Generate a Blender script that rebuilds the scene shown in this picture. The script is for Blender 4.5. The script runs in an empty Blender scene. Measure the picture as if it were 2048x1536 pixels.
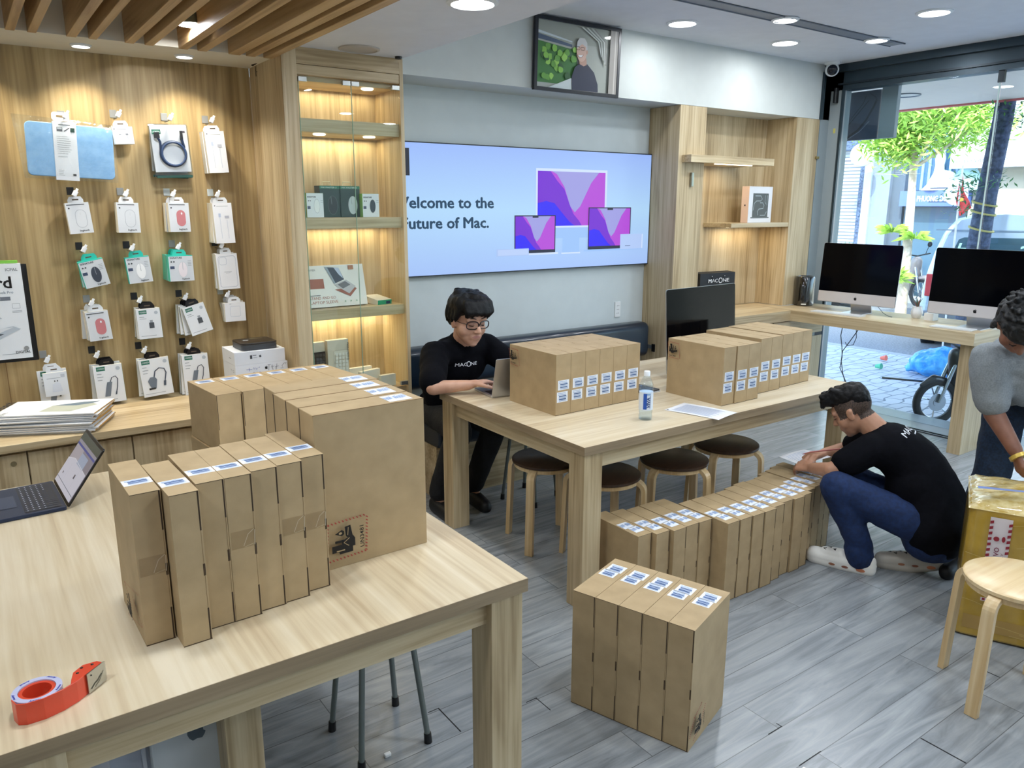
import bpy, math, random
import numpy as np
from mathutils import Vector, Matrix, noise, Quaternion
from mathutils.bvhtree import BVHTree
random.seed(7)
SC = bpy.context.scene
COL = SC.collection
PI = math.pi

# ---------------------------------------------------------------- camera
cd = bpy.data.cameras.new('camera'); cam = bpy.data.objects.new('camera', cd); COL.objects.link(cam)
cd.sensor_width = 36.0; cd.lens = 1540.0 / 2048.0 * 36.0; cd.clip_start = 0.05; cd.clip_end = 300
_P, _Y, _R = math.radians(13.05), math.radians(35.25), math.radians(0.1)
_f = Vector((math.sin(_Y) * math.cos(_P), math.cos(_Y) * math.cos(_P), -math.sin(_P)))
_r = Vector((math.cos(_Y), -math.sin(_Y), 0)); _u = _r.cross(_f)
_r2 = _r * math.cos(_R) + _u * math.sin(_R); _u2 = _r2.cross(_f)
cam.matrix_world = Matrix(((_r2.x, _u2.x, -_f.x, 0), (_r2.y, _u2.y, -_f.y, 0), (_r2.z, _u2.z, -_f.z, 1.72), (0, 0, 0, 1)))
SC.camera = cam

# ---------------------------------------------------------------- world, sun, exposure
W = bpy.data.worlds.new('world'); SC.world = W; W.use_nodes = True
nt = W.node_tree; bg = nt.nodes['Background']
sky = nt.nodes.new('ShaderNodeTexSky'); sky.sky_type = 'NISHITA'; sky.sun_disc = False
sky.sun_elevation = math.radians(55); sky.sun_rotation = math.radians(250); sky.air_density = 1.0; sky.dust_density = 2.0
nt.links.new(sky.outputs[0], bg.inputs[0]); bg.inputs[1].default_value = 1.15
sun_d = bpy.data.lights.new('sun', 'SUN'); sun_d.energy = 7.5; sun_d.angle = math.radians(1.0); sun_d.color = (1.0, 0.95, 0.86)
sun = bpy.data.objects.new('sun', sun_d); COL.objects.link(sun)
sun.rotation_euler = Vector((0.75, 0.28, -1.0)).to_track_quat('-Z', 'Y').to_euler()
SC.view_settings.view_transform = 'Standard'; SC.view_settings.look = 'None'
SC.view_settings.exposure = 0.0; SC.view_settings.gamma = 1.0; SC.view_settings.use_curve_mapping = False
SC.cycles.max_bounces = 7; SC.cycles.diffuse_bounces = 4; SC.cycles.glossy_bounces = 4; SC.cycles.transparent_max_bounces = 12
SC.cycles.sample_clamp_indirect = 4.0
SC.cycles.use_denoising = True

# ---------------------------------------------------------------- materials
def lin(c):
    return tuple(((v / 12.92) if v <= 0.04045 else ((v + 0.055) / 1.055) ** 2.4) for v in c)
def hexc(h):
    h = h.lstrip('#'); return lin(tuple(int(h[i:i + 2], 16) / 255 for i in (0, 2, 4)))
_mats = {}
def P(h, rough=0.5, metal=0.0, emit=0.0, name=None, alpha=1.0, spec=0.5, coat=0.0):
    """plain procedural material with a faint noise in its tone"""
    key = (h, rough, metal, emit, alpha, spec, coat)
    if key in _mats: return _mats[key]
    m = bpy.data.materials.new(name or ('mat_' + h.strip('#'))); m.use_nodes = True
    n = m.node_tree.nodes; l = m.node_tree.links; b = n['Principled BSDF']
    c = hexc(h)
    b.inputs['Roughness'].default_value = rough; b.inputs['Metallic'].default_value = metal
    b.inputs['Specular IOR Level'].default_value = spec; b.inputs['Coat Weight'].default_value = coat
    if alpha < 1: b.inputs['Alpha'].default_value = alpha
    if emit:
        b.inputs['Base Color'].default_value = (.01, .01, .01, 1)
        b.inputs['Emission Color'].default_value = (*c, 1); b.inputs['Emission Strength'].default_value = emit
    else:
        tx = n.new('ShaderNodeTexCoord'); ns = n.new('ShaderNodeTexNoise'); ns.inputs['Scale'].default_value = 9
        mx = n.new('ShaderNodeMix'); mx.data_type = 'RGBA'
        mx.inputs[6].default_value = (*[v * 0.94 for v in c], 1); mx.inputs[7].default_value = (*[min(1, v * 1.06) for v in c], 1)
        l.new(tx.outputs['Object'], ns.inputs['Vector']); l.new(ns.outputs[0], mx.inputs[0]); l.new(mx.outputs[2], b.inputs['Base Color'])
    _mats[key] = m; return m

def wood(name, axis, c_dark, c_mid, c_light, rough=0.42, sc=1.0, seed=0.0):
    m = bpy.data.materials.new(name); m.use_nodes = True
    n = m.node_tree.nodes; l = m.node_tree.links; b = n['Principled BSDF']
    tx = n.new('ShaderNodeTexCoord'); mp = n.new('ShaderNodeMapping')
    s = [7.0 * sc] * 3; s['xyz'.index(axis)] = 0.55 * sc
    mp.inputs['Scale'].default_value = s; mp.inputs['Location'].default_value = (seed, seed * 1.7, seed * .6)
    l.new(tx.outputs['Object'], mp.inputs[0])
    big = n.new('ShaderNodeTexNoise'); big.inputs['Scale'].default_value = 1.0; big.inputs['Detail'].default_value = 5; big.inputs['Distortion'].default_value = 1.2
    l.new(mp.outputs[0], big.inputs[0])
    mp2 = n.new('ShaderNodeMapping'); s2 = [70.0 * sc] * 3; s2['xyz'.index(axis)] = 2.2 * sc; mp2.inputs['Scale'].default_value = s2
    l.new(tx.outputs['Object'], mp2.inputs[0])
    fine = n.new('ShaderNodeTexNoise'); fine.inputs['Scale'].default_value = 1.0; fine.inputs['Detail'].default_value = 4
    l.new(mp2.outputs[0], fine.inputs[0])
    mix = n.new('ShaderNodeMath'); mix.operation = 'MULTIPLY_ADD'; mix.inputs[1].default_value = 0.38
    l.new(fine.outputs[0], mix.inputs[0])
    m2 = n.new('ShaderNodeMath'); m2.operation = 'MULTIPLY'; m2.inputs[1].default_value = 0.62
    l.new(big.outputs[0], m2.inputs[0]); l.new(m2.outputs[0], mix.inputs[2])
    cr = n.new('ShaderNodeValToRGB'); e = cr.color_ramp.elements
    e[0].position = 0.37; e[0].color = (*hexc(c_dark), 1); e[1].position = 0.63; e[1].color = (*hexc(c_light), 1)
    k = cr.color_ramp.elements.new(0.49); k.color = (*hexc(c_mid), 1)
    l.new(mix.outputs[0], cr.inputs[0]); l.new(cr.outputs[0], b.inputs['Base Color'])
    b.inputs['Roughness'].default_value = rough
    bp = n.new('ShaderNodeBump'); bp.inputs['Strength'].default_value = 0.12; bp.inputs['Distance'].default_value = 0.002
    l.new(fine.outputs[0], bp.inputs['Height']); l.new(bp.outputs[0], b.inputs['Normal'])
    return m
OAK = dict(c_dark='#a08a66', c_mid='#c0ab86', c_light='#d3c29f')
WX, WY, WZ = (wood('oak_grain_' + a, a, **OAK) for a in 'xyz')
TBL = dict(c_dark='#bfa988', c_mid='#d6c5a5', c_light='#e6d9bf', rough=0.3)
TX, TY, TZ = wood('table_oak_x', 'x', sc=.8, **TBL), wood('table_oak_y', 'y', sc=.8, **TBL), wood('table_oak_z', 'z', sc=.8, **TBL)
PNL = wood('panel_oak', 'z', '#8c7650', '#ad9568', '#c4ae82', rough=0.5, sc=.75)
STOOLW = wood('birch', 'z', '#c9a877', '#d9bd8e', '#e6cfa6', rough=0.3)
SEATW = wood('dark_seat_wood', 'x', '#2c1f17', '#3a281d', '#463224', rough=0.35)
EDX = wood('edge_band_x', 'x', '#86745a', '#9a8669', '#ab9779', rough=.5); EDY = wood('edge_band_y', 'y', '#86745a', '#9a8669', '#ab9779', rough=.5)

def card_mat():
    m = bpy.data.materials.new('kraft_cardboard'); m.use_nodes = True
    n = m.node_tree.nodes; l = m.node_tree.links; b = n['Principled BSDF']
    tx = n.new('ShaderNodeTexCoord'); oi = n.new('ShaderNodeObjectInfo')
    ad = n.new('ShaderNodeVectorMath'); ad.operation = 'ADD'; l.new(tx.outputs['Object'], ad.inputs[0]); l.new(oi.outputs['Location'], ad.inputs[1])
    ns = n.new('ShaderNodeTexNoise'); ns.inputs['Scale'].default_value = 14; ns.inputs['Detail'].default_value = 6; l.new(ad.outputs[0], ns.inputs[0])
    cr = n.new('ShaderNodeValToRGB'); e = cr.color_ramp.elements
    e[0].position = .3; e[0].color = (*hexc('#aa936e'), 1); e[1].position = .7; e[1].color = (*hexc('#b8a07a'), 1)
    l.new(ns.outputs[0], cr.inputs[0]); l.new(cr.outputs[0], b.inputs['Base Color'])
    n2 = n.new('ShaderNodeTexNoise'); n2.inputs['Scale'].default_value = 600; l.new(tx.outputs['Object'], n2.inputs[0])
    bp = n.new('ShaderNodeBump'); bp.inputs['Strength'].default_value = .08; bp.inputs['Distance'].default_value = .001
    l.new(n2.outputs[0], bp.inputs['Height']); l.new(bp.outputs[0], b.inputs['Normal'])
    b.inputs['Roughness'].default_value = .62
    return m
KRAFT = card_mat(); SLOT = P('#3a2b1c', .8); SEAM = P('#8a6f4c', .8)

def floor_mat():
    m = bpy.data.materials.new('grey_wood_planks'); m.use_nodes = True
    n = m.node_tree.nodes; l = m.node_tree.links; b = n['Principled BSDF']
    tx = n.new('ShaderNodeTexCoord')
    mp = n.new('ShaderNodeMapping'); mp.inputs['Location'].default_value = (.37, -.887 + .149 * 30, 0); l.new(tx.outputs['Object'], mp.inputs[0])
    br = n.new('ShaderNodeTexBrick'); br.offset = .37; br.inputs['Scale'].default_value = 1
    br.inputs['Brick Width'].default_value = 1.21; br.inputs['Row Height'].default_value = .149; br.inputs['Mortar Size'].default_value = .0016; br.inputs['Mortar Smooth'].default_value = 0.2
    br.inputs['Color1'].default_value = (.25, .25, .25, 1); br.inputs['Color2'].default_value = (.75, .75, .75, 1); br.inputs['Mortar'].default_value = (0, 0, 0, 1)
    l.new(mp.outputs[0], br.inputs[0])
    # per plank offset
    vm = n.new('ShaderNodeVectorMath'); vm.operation = 'MULTIPLY'; vm.inputs[1].default_value = (3.1, 9.7, 5.3); l.new(br.outputs[0], vm.inputs[0])
    mp1 = n.new('ShaderNodeMapping'); mp1.inputs['Scale'].default_value = (1.3, 13, 1); l.new(tx.outputs['Object'], mp1.inputs[0])
    ad = n.new('ShaderNodeVectorMath'); ad.operation = 'ADD'; l.new(mp1.outputs[0], ad.inputs[0]); l.new(vm.outputs[0], ad.inputs[1])
    n1 = n.new('ShaderNodeTexNoise'); n1.inputs['Scale'].default_value = 1.2; n1.inputs['Detail'].default_value = 8; n1.inputs['Roughness'].default_value = .62; n1.inputs['Distortion'].default_value = 1.4
    l.new(ad.outputs[0], n1.inputs[0])
    cr = n.new('ShaderNodeValToRGB'); e = cr.color_ramp.elements
    e[0].position = .3; e[0].color = (*hexc('#70767c'), 1); e[1].position = .74; e[1].color = (*hexc('#a4a9ac'), 1)
    k = e.new(.5); k.color = (*hexc('#8d9398'), 1)
    l.new(n1.outputs[0], cr.inputs[0])
    mx = n.new('ShaderNodeMix'); mx.data_type = 'RGBA'; mx.blend_type = 'OVERLAY'; mx.inputs[0].default_value = .14
    l.new(cr.outputs[0], mx.inputs[6]); l.new(br.outputs[0], mx.inputs[7])
    m3 = n.new('ShaderNodeMix'); m3.data_type = 'RGBA'; m3.inputs[7].default_value = (.045, .05, .055, 1)
    ml = n.new('ShaderNodeMath'); ml.operation = 'MULTIPLY'; ml.inputs[1].default_value = .6; l.new(br.outputs['Fac'], ml.inputs[0])
    l.new(ml.outputs[0], m3.inputs[0]); l.new(mx.outputs[2], m3.inputs[6])
    l.new(m3.outputs[2], b.inputs['Base Color']); b.inputs['Roughness'].default_value = .27; b.inputs['Specular IOR Level'].default_value = .7
    bp = n.new('ShaderNodeBump'); bp.inputs['Strength'].default_value = .25; bp.inputs['Distance'].default_value = .002
    l.new(n1.outputs[0], bp.inputs['Height']); l.new(bp.outputs[0], b.inputs['Normal'])
    return m
def paver_mat():
    m = bpy.data.materials.new('wavy_pavers'); m.use_nodes = True
    n = m.node_tree.nodes; l = m.node_tree.links; b = n['Principled BSDF']
    tx = n.new('ShaderNodeTexCoord')
    wn = n.new('ShaderNodeTexNoise'); wn.inputs['Scale'].default_value = 2.3; l.new(tx.outputs['Object'], wn.inputs[0])
    mx0 = n.new('ShaderNodeVectorMath'); mx0.operation = 'MULTIPLY_ADD'; mx0.inputs[1].default_value = (.25, .25, 0)
    l.new(wn.outputs['Color'], mx0.inputs[0]); l.new(tx.outputs['Object'], mx0.inputs[2])
    br = n.new('ShaderNodeTexBrick'); br.inputs['Scale'].default_value = 1; br.inputs['Brick Width'].default_value = .24; br.inputs['Row Height'].default_value = .14
    br.inputs['Mortar Size'].default_value = .008
    br.inputs['Color1'].default_value = (*hexc('#b9c0c9'), 1); br.inputs['Color2'].default_value = (*hexc('#c8ced5'), 1); br.inputs['Mortar'].default_value = (*hexc('#7c8692'), 1)
    l.new(mx0.outputs[0], br.inputs[0]); l.new(br.outputs[0], b.inputs['Base Color']); b.inputs['Roughness'].default_value = .7
    return m
def noisy(name, c1, c2, scale, rough=.8, bump=.3, dist=.01):
    m = bpy.data.materials.new(name); m.use_nodes = True
    n = m.node_tree.nodes; l = m.node_tree.links; b = n['Principled BSDF']
    tx = n.new('ShaderNodeTexCoord'); ns = n.new('ShaderNodeTexNoise'); ns.inputs['Scale'].default_value = scale; ns.inputs['Detail'].default_value = 6
    l.new(tx.outputs['Object'], ns.inputs[0])
    cr = n.new('ShaderNodeValToRGB'); e = cr.color_ramp.elements
    e[0].position = .35; e[0].color = (*hexc(c1), 1); e[1].position = .65; e[1].color = (*hexc(c2), 1)
    l.new(ns.outputs[0], cr.inputs[0]); l.new(cr.outputs[0], b.inputs['Base Color']); b.inputs['Roughness'].default_value = rough
    bp = n.new('ShaderNodeBump'); bp.inputs['Strength'].default_value = bump; bp.inputs['Distance'].default_value = dist
    l.new(ns.outputs[0], bp.inputs['Height']); l.new(bp.outputs[0], b.inputs['Normal'])
    return m
def glass_mat(name, tint=(1, 1, 1), refl=1.0):
    m = bpy.data.materials.new(name); m.use_nodes = True
    n = m.node_tree.nodes; l = m.node_tree.links; n.remove(n['Principled BSDF'])
    tr = n.new('ShaderNodeBsdfTransparent'); tr.inputs[0].default_value = (*tint, 1)
    gl = n.new('ShaderNodeBsdfGlossy'); gl.inputs['Roughness'].default_value = .01
    fr = n.new('ShaderNodeLayerWeight'); fr.inputs[0].default_value = .5
    pw = n.new('ShaderNodeMath'); pw.operation = 'POWER'; pw.inputs[1].default_value = 5; l.new(fr.outputs['Facing'], pw.inputs[0])
    mu = n.new('ShaderNodeMath'); mu.operation = 'MULTIPLY_ADD'; mu.inputs[1].default_value = .9; mu.inputs[2].default_value = .035 * refl; l.new(pw.outputs[0], mu.inputs[0])
    mx = n.new('ShaderNodeMixShader'); l.new(mu.outputs[0], mx.inputs[0]); l.new(tr.outputs[0], mx.inputs[1]); l.new(gl.outputs[0], mx.inputs[2])
    l.new(mx.outputs[0], n['Material Output'].inputs[0])
    return m
GLASS = glass_mat('clear_glass', (.95, .99, .98), .9)
GLASSW = glass_mat('window_glass', (.86, .93, .95), 1.0)
WHITE = P('#e3e7e8', .6); CEIL = P('#dfe2e8', .7); METAL = P('#a8abad', .3, 1.0); DKMET = P('#2d3236', .4, .8)
BLACK = P('#0c0d10', .35); PAPER = P('#eceef2', .6); ALU = P('#c6c8cc', .32, .85)
SCREEN = P('#020307', .1, 0, 0, spec=.12)

# ---------------------------------------------------------------- mesh building
class G:
    def __init__(s): s.v = []; s.f = []; s.mi = []; s.ms = []
    def m(s, mat):
        if mat not in s.ms: s.ms.append(mat)
        return s.ms.index(mat)
    def add(s, vs, fs, mat, M=None):
        o = len(s.v); s.v += [tuple(M @ Vector(p)) if M else tuple(p) for p in vs]
        k = s.m(mat)
        for f in fs: s.f.append([o + i for i in f]); s.mi.append(k)
        return s
    def box(s, a, b, mat, M=None):
        x0, y0, z0 = a; x1, y1, z1 = b
        v = [(x0, y0, z0), (x1, y0, z0), (x1, y1, z0), (x0, y1, z0), (x0, y0, z1), (x1, y0, z1), (x1, y1, z1), (x0, y1, z1)]
        return s.add(v, [(0, 3, 2, 1), (4, 5, 6, 7), (0, 1, 5, 4), (1, 2, 6, 5), (2, 3, 7, 6), (3, 0, 4, 7)], mat, M)
    def rbox(s, a, b, r, mat, M=None, n=4, axis='z'):
        """box with rounded edges along one axis"""
        ax = 'xyz'.index(axis); o = [i for i in range(3) if i != ax]
        if ax == 1: o = [2, 0]
        c0, c1 = a[o[0]], b[o[0]]; d0, d1 = a[o[1]], b[o[1]]; ring = []
        for cx, cy, t0 in ((c1 - r, d1 - r, 0), (c0 + r, d1 - r, PI / 2), (c0 + r, d0 + r, PI), (c1 - r, d0 + r, 1.5 * PI)):
            for i in range(n + 1): t = t0 + PI / 2 * i / n; ring.append((cx + r * math.cos(t), cy + r * math.sin(t)))
        vs = []
        for h in (a[ax], b[ax]):
            for p in ring:
                q = [0, 0, 0]; q[o[0]] = p[0]; q[o[1]] = p[1]; q[ax] = h; vs.append(q)
        k = len(ring); fs = [(i, (i + 1) % k, k + (i + 1) % k, k + i) for i in range(k)] + [tuple(range(k))[::-1], tuple(range(k, 2 * k))]
        return s.add(vs, fs, mat, M)
    def tube(s, pts, r, mat, n=8, M=None, closed=False):
        pts = [Vector(p) for p in pts]; rs = r if isinstance(r, (list, tuple)) else [r] * len(pts)
        vs = []; up = Vector((0, 0, 1)); k = len(pts); prev = None
        for i, p in enumerate(pts):
            t = (pts[(i + 1) % k] - pts[i - 1]) if closed else (pts[min(i + 1, k - 1)] - pts[max(i - 1, 0)])
            t.normalize()
            a = (prev - t * prev.dot(t)) if prev is not None else t.orthogonal()
            if a.length < 1e-6: a = t.orthogonal()
            a.normalize(); prev = a; b_ = t.cross(a)
            for j in range(n):
                w = 2 * PI * j / n; vs.append(p + (a * math.cos(w) + b_ * math.sin(w)) * rs[i])
        fs = []
        for i in range(k if closed else k - 1):
            for j in range(n):
                a0 = i * n + j; a1 = i * n + (j + 1) % n; b0 = ((i + 1) % k) * n + j; b1 = ((i + 1) % k) * n + (j + 1) % n
                fs.append((a0, a1, b1, b0))
        if not closed: fs += [tuple(range(n))[::-1], tuple(range((k - 1) * n, k * n))]
        return s.add(vs, fs, mat, M)
    def lathe(s, prof, mat, n=24, c=(0, 0, 0), M=None):
        vs = []; 
        for r, z in prof:
            for j in range(n): w = 2 * PI * j / n; vs.append((c[0] + r * math.cos(w), c[1] + r * math.sin(w), c[2] + z))
        k = len(prof); fs = [(i * n + j, i * n + (j + 1) % n, (i + 1) * n + (j + 1) % n, (i + 1) * n + j) for i in range(k - 1) for j in range(n)]
        fs += [tuple(range(n))[::-1], tuple(range((k - 1) * n, k * n))]
        return s.add(vs, fs, mat, M)
    def prism(s, poly, h, mat, M=None):
        k = len(poly); vs = [(x, y, 0) for x, y in poly] + [(x, y, h) for x, y in poly]
        fs = [(i, (i + 1) % k, k + (i + 1) % k, k + i) for i in range(k)] + [tuple(range(k))[::-1], tuple(range(k, 2 * k))]
        return s.add(vs, fs, mat, M)
    def mesh(s, name):
        me = bpy.data.meshes.new(name); me.from_pydata(s.v, [], s.f)
        for m in s.ms: me.materials.append(m)
        me.polygons.foreach_set('material_index', s.mi); me.update(); return me
    def build(s, name, parent=None, bevel=0, smooth=False, loc=None):
        o = bpy.data.objects.new(name, s.mesh(name)); COL.objects.link(o)
        if parent: o.parent = parent
        if loc: o.location = loc
        if bevel:
            b = o.modifiers.new('bevel', 'BEVEL'); b.width = bevel; b.segments = 2; b.limit_method = 'ANGLE'; b.angle_limit = .6
            b.harden_normals = False
        if smooth: smoothen(o)
        return o
def smoothen(o, ang=.7):
    me = o.data
    me.polygons.foreach_set('use_smooth', [True] * len(me.polygons))
    try: me.set_sharp_from_angle(angle=ang)
    except Exception: pass
def fr(origin, right, up):
    """frame for flat prints: u along right, v along up, w out of the surface"""
    r = Vector(right).normalized(); u = Vector(up); n = r.cross(u).normalized(); u = n.cross(r)
    return Matrix(((r.x, u.x, n.x, origin[0]), (r.y, u.y, n.y, origin[1]), (r.z, u.z, n.z, origin[2]), (0, 0, 0, 1)))
_tc = {}
def textgeo(txt, bold=0.0, shear=0.0):
    key = (txt, bold, shear)
    if key not in _tc:
        c = bpy.data.curves.new('t', 'FONT'); c.body = txt; c.offset = bold; c.shear = shear; c.resolution_u = 2
        o = bpy.data.objects.new('t', c); COL.objects.link(o)
        dg = bpy.context.evaluated_depsgraph_get(); me = o.evaluated_get(dg).to_mesh()
        vs = [tuple(v.co)[:2] for v in me.vertices]; fs = [tuple(p.vertices) for p in me.polygons]
        o.evaluated_get(dg).to_mesh_clear(); bpy.data.objects.remove(o); bpy.data.curves.remove(c)
        _tc[key] = (vs, fs)
    return _tc[key]
def items(g, M, its, step=.0003, w0=.0004):
    w = w0
    for it in its:
        k = it[0]
        if k == 'r': _, a, b_, c, d, mat = it[:6]; vs = [(a, b_), (c, b_), (c, d), (a, d)]; fs = [(0, 1, 2, 3)]
        elif k == 'p': _, vs, mat = it; fs = [tuple(range(len(vs)))]
        elif k == 'e':
            _, a, b_, ra, rb, mat = it[:6]; nn = 20; vs = [(a + ra * math.cos(2 * PI * i / nn), b_ + rb * math.sin(2 * PI * i / nn)) for i in range(nn)]; fs = [tuple(range(nn))]
        elif k == 'o':      # outline rounded rect / ring
            _, a, b_, c, d, rr, th, mat = it; vs = []; ring = []
            for off in (0, th):
                for cx, cy, t0 in ((c - rr, d - rr, 0), (a + rr, d - rr, PI / 2), (a + rr, b_ + rr, PI), (c - rr, b_ + rr, 1.5 * PI)):
                    for i in range(5): t = t0 + PI / 8 * i; vs.append((cx + (rr - off) * math.cos(t), cy + (rr - off) * math.sin(t)))
            fs = [(i, (i + 1) % 20, 20 + (i + 1) % 20, 20 + i) for i in range(20)]
        elif k == 'l':      # polyline stroke
            _, pts, th, mat = it; vs = []; 
            for i, p in enumerate(pts):
                a = Vector(pts[max(i - 1, 0)]); b_ = Vector(pts[min(i + 1, len(pts) - 1)]); t = (b_ - a).normalized(); nn = Vector((-t.y, t.x)) * th / 2
                vs += [(p[0] - nn.x, p[1] - nn.y), (p[0] + nn.x, p[1] + nn.y)]
            fs = [(2 * i, 2 * i + 2, 2 * i + 3, 2 * i + 1) for i in range(len(pts) - 1)]
        elif k == 't':      # text: txt,u,v,height,mat,opts
            _, txt, u, v, hgt, mat = it[:6]; op = it[6] if len(it) > 6 else {}
            vs, fs = textgeo(txt, op.get('bold', 0), op.get('shear', 0)); sx = op.get('sx', 1.0)
            if not vs: continue
            xs = [p[0] for p in vs]; wd = (max(xs) - min(xs)); mnx = min(xs); sc = hgt / .72
            if 'w' in op: sx = op['w'] / (wd * sc)
            al = op.get('al', 0); vs = [(((p[0] - mnx) - wd * al) * sc * sx, p[1] * sc) for p in vs]
            if op.get('mir'): vs = [(-p[0], p[1]) for p in vs]
            ro = op.get('rot', 0); ca, sa = math.cos(ro), math.sin(ro)
            vs = [(u + p[0] * ca - p[1] * sa, v + p[0] * sa + p[1] * ca) for p in vs]
        g.add([(p[0], p[1], w) for p in vs], fs, mat, M); w += step
    return g
def art(name, parent, M, its, loc=None):
    return items(G(), M, its).build(name, parent)
def grid_lines(u0, v0, u1, v1, n, th, mat, fill=.9):
    out = []; rnd = random.Random(int((u0 + v1) * 1e4))
    for i in range(n):
        v = v1 - (v1 - v0) * (i + .5) / n; out.append(('r', u0, v - th / 2, u0 + (u1 - u0) * (fill * (.65 + .35 * rnd.random())), v + th / 2, mat))
    return out

def thing(name, label, cat, loc=(0, 0, 0), rz=0, group=None):
    o = bpy.data.objects.new(name, None); COL.objects.link(o); o.empty_display_size = .05
    o.location = loc; o.rotation_euler = (0, 0, rz); o['label'] = label; o['category'] = cat
    if group: o['group'] = group
    return o
def tag(o, label, cat, group=None, kind=None):
    o['label'] = label; o['category'] = cat
    if group: o['group'] = group
    if kind: o['kind'] = kind
    return o
def struct(o, label=None):
    o['kind'] = 'structure'
    if label: o['label'] = label
    return o
def copy_tree(o, parent=None):
    c = o.copy(); COL.objects.link(c)
    if parent: c.parent = parent
    for ch in list(o.children): copy_tree(ch, c)
    return c
def ordn(i): return ['first', 'second', 'third', 'fourth', 'fifth', 'sixth', 'seventh', 'eighth', 'ninth', 'tenth', 'eleventh', 'twelfth', 'thirteenth', 'fourteenth', 'fifteenth', 'sixteenth', 'seventeenth', 'eighteenth', 'nineteenth', 'twentieth'][i]
def arealamp(name, loc, size, power, color=(1, 1, 1), direction=(0, 0, -1), parent=None, spread=PI, shape='DISK', sy=None):
    d = bpy.data.lights.new(name, 'AREA'); d.shape = shape; d.size = size; d.energy = power; d.color = color; d.spread = spread
    if sy: d.size_y = sy
    o = bpy.data.objects.new(name, d); COL.objects.link(o); o.location = loc
    o.rotation_euler = Vector(direction).to_track_quat('-Z', 'Y').to_euler()
    if parent: o.parent = parent
    return o
# ================================================================ THE ROOM
TZc = 2.86
g = G(); g.box((-3, -3.5, -.05), (5.93, 4.7, 0), floor_mat()); GAPM = P('#14171a', .9)
for x0, y0, x1, y1 in ((2.391, .888, 2.396, 1.033), (1.995, 1.334, 2.068, 1.337), (2.064, 1.334, 2.067, 1.356), (1.95, 1.185, 2.066, 1.188), (2.972, 1.038, 2.976, 1.116), (1.16, 1.938, 1.164, 2.089), (1.12, 2.087, 1.164, 2.090), (1.434, 1.936, 1.480, 1.939), (1.476, 1.854, 1.479, 1.939)): g.box((x0, y0, 0), (x1, y1, .0006), GAPM)
struct(g.build('floor'))
g = G(); g.box((5.93, -3.5, -.05), (6.45, 4.3, 0.0), P('#9aa3a8', .35)); g.box((5.935, -3.5, 0), (5.95, 4.0, .006), DKMET); g.box((5.985, -3.5, 0), (6.0, 4.0, .006), DKMET)
struct(g.build('trim_1'))
WALLC = P('#ccd5d6', .65); UPW = P('#cbcfca', .65)
g = G(); g.box((1.47, 4.38, 0), (6.45, 4.7, 2.43), WALLC); struct(g.build('wall_back'))
g = G(); g.box((2.1, 4.07, 2.43), (6.35, 4.7, TZc), UPW); struct(g.build('trim_2'))
g = G(); g.box((-3, 4.55, 0), (1.43, 4.7, TZc), PNL); g.box((.108, 4.5485, .69), (.112, 4.55, 2.47), SEAM); struct(g.build('wall_left'))
g = G(); g.box((-3.1, -3.5, 0), (-3, 4.7, TZc), WHITE); struct(g.build('wall_west'))
g = G(); g.box((-3.1, -3.6, 0), (6.45, -3.5, TZc), WHITE); struct(g.build('wall_south'))
g = G(); g.box((-3.1, -3.6, TZc), (6.45, 4.7, TZc + .3), CEIL); struct(g.build('ceiling'))
g = G(); g.box((1.43, -3.5, 2.5), (2.1, 4.7, TZc), CEIL); struct(g.build('ceiling_dropped'))
g = G(); g.box((-3, 4.16, 2.455), (1.43, 4.55, TZc), P('#e6e0d0', .7)); struct(g.build('trim_3'))
g = G(); g.box((6.0, -3.55, TZc + .3), (6.45, 4.7, 7.5), P('#b9bcc0', .8)); g.box((-3.1, -3.6, 7.2), (6.45, 4.7, 7.5), P('#b9bcc0', .8)); struct(g.build('wall_upper_shade_mass'))  # unseen upper mass and roof, added to cast shade on the pavement
# wooden slats over the shelf wall
sl = [(.275, .311), (.357, .391), (.505, .545), (.594, .627), (.742, .782), (.827, .865), (.977, 1.019), (1.064, 1.107), (1.211, 1.268), (1.297, 1.343)]
sl = [(a - .235 * k, b - .235 * k) for k in (1, 3, 5) for a, b in ((.275, .311), (.357, .391))] + sl
SLW = wood('slat_oak', 'y', '#9d7d54', '#bb9a6c', '#c9aa7e', rough=.5)
for i, (a, b) in enumerate(sorted(sl)):
    g = G(); g.box((a, -1.2, 2.45), (b, 4.16, 2.6), SLW); o = g.build('ceiling_slat', bevel=.002)
    tag(o, 'long oak slat fixed under the ceiling, %s counted leftwards from the cabinet side' % ordn(len(sl) - 1 - i), 'ceiling slat', 'oak ceiling slats')
g = G(); g.box((1.385, -1.2, 2.45), (1.43, 4.16, TZc), SLW); tag(g.build('ceiling_edge_board', bevel=.002), 'deep oak edge board closing the slatted ceiling beside the plain one', 'ceiling board')
# window wall
FR = P('#33414a', .35, .5)
g = G(); g.box((6.17, -3.5, 2.66), (6.3, 4.07, TZc), FR); g.box((6.12, -3.5, 2.80), (6.17, 4.0, TZc), FR); g.box((6.15, -3.5, 2.70), (6.17, 4.0, 2.715), P('#1f2a31', .3, .5)); struct(g.build('trim_4'))
g = G(); g.box((6.05, 4.07, 0), (6.35, 4.16, TZc), P('#8e999c', .5)); g.box((6.17, 3.965, 0), (6.3, 4.07, TZc), P('#99a3a5', .5)); g.box((6.03, 4.05, 2.43), (6.055, 4.075, 2.80), FR); g.box((6.16, 3.945, 0), (6.18, 3.966, 2.66), FR); struct(g.build('trim_5'))
g = G(); g.box((6.1695, 4.0, 2.32), (6.17, 4.02, 2.36), P('#c9c063', .7)); tag(g.build('yellow_sticker'), 'small yellow sticker on the grey pillar by the shop window', 'sticker')
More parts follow.
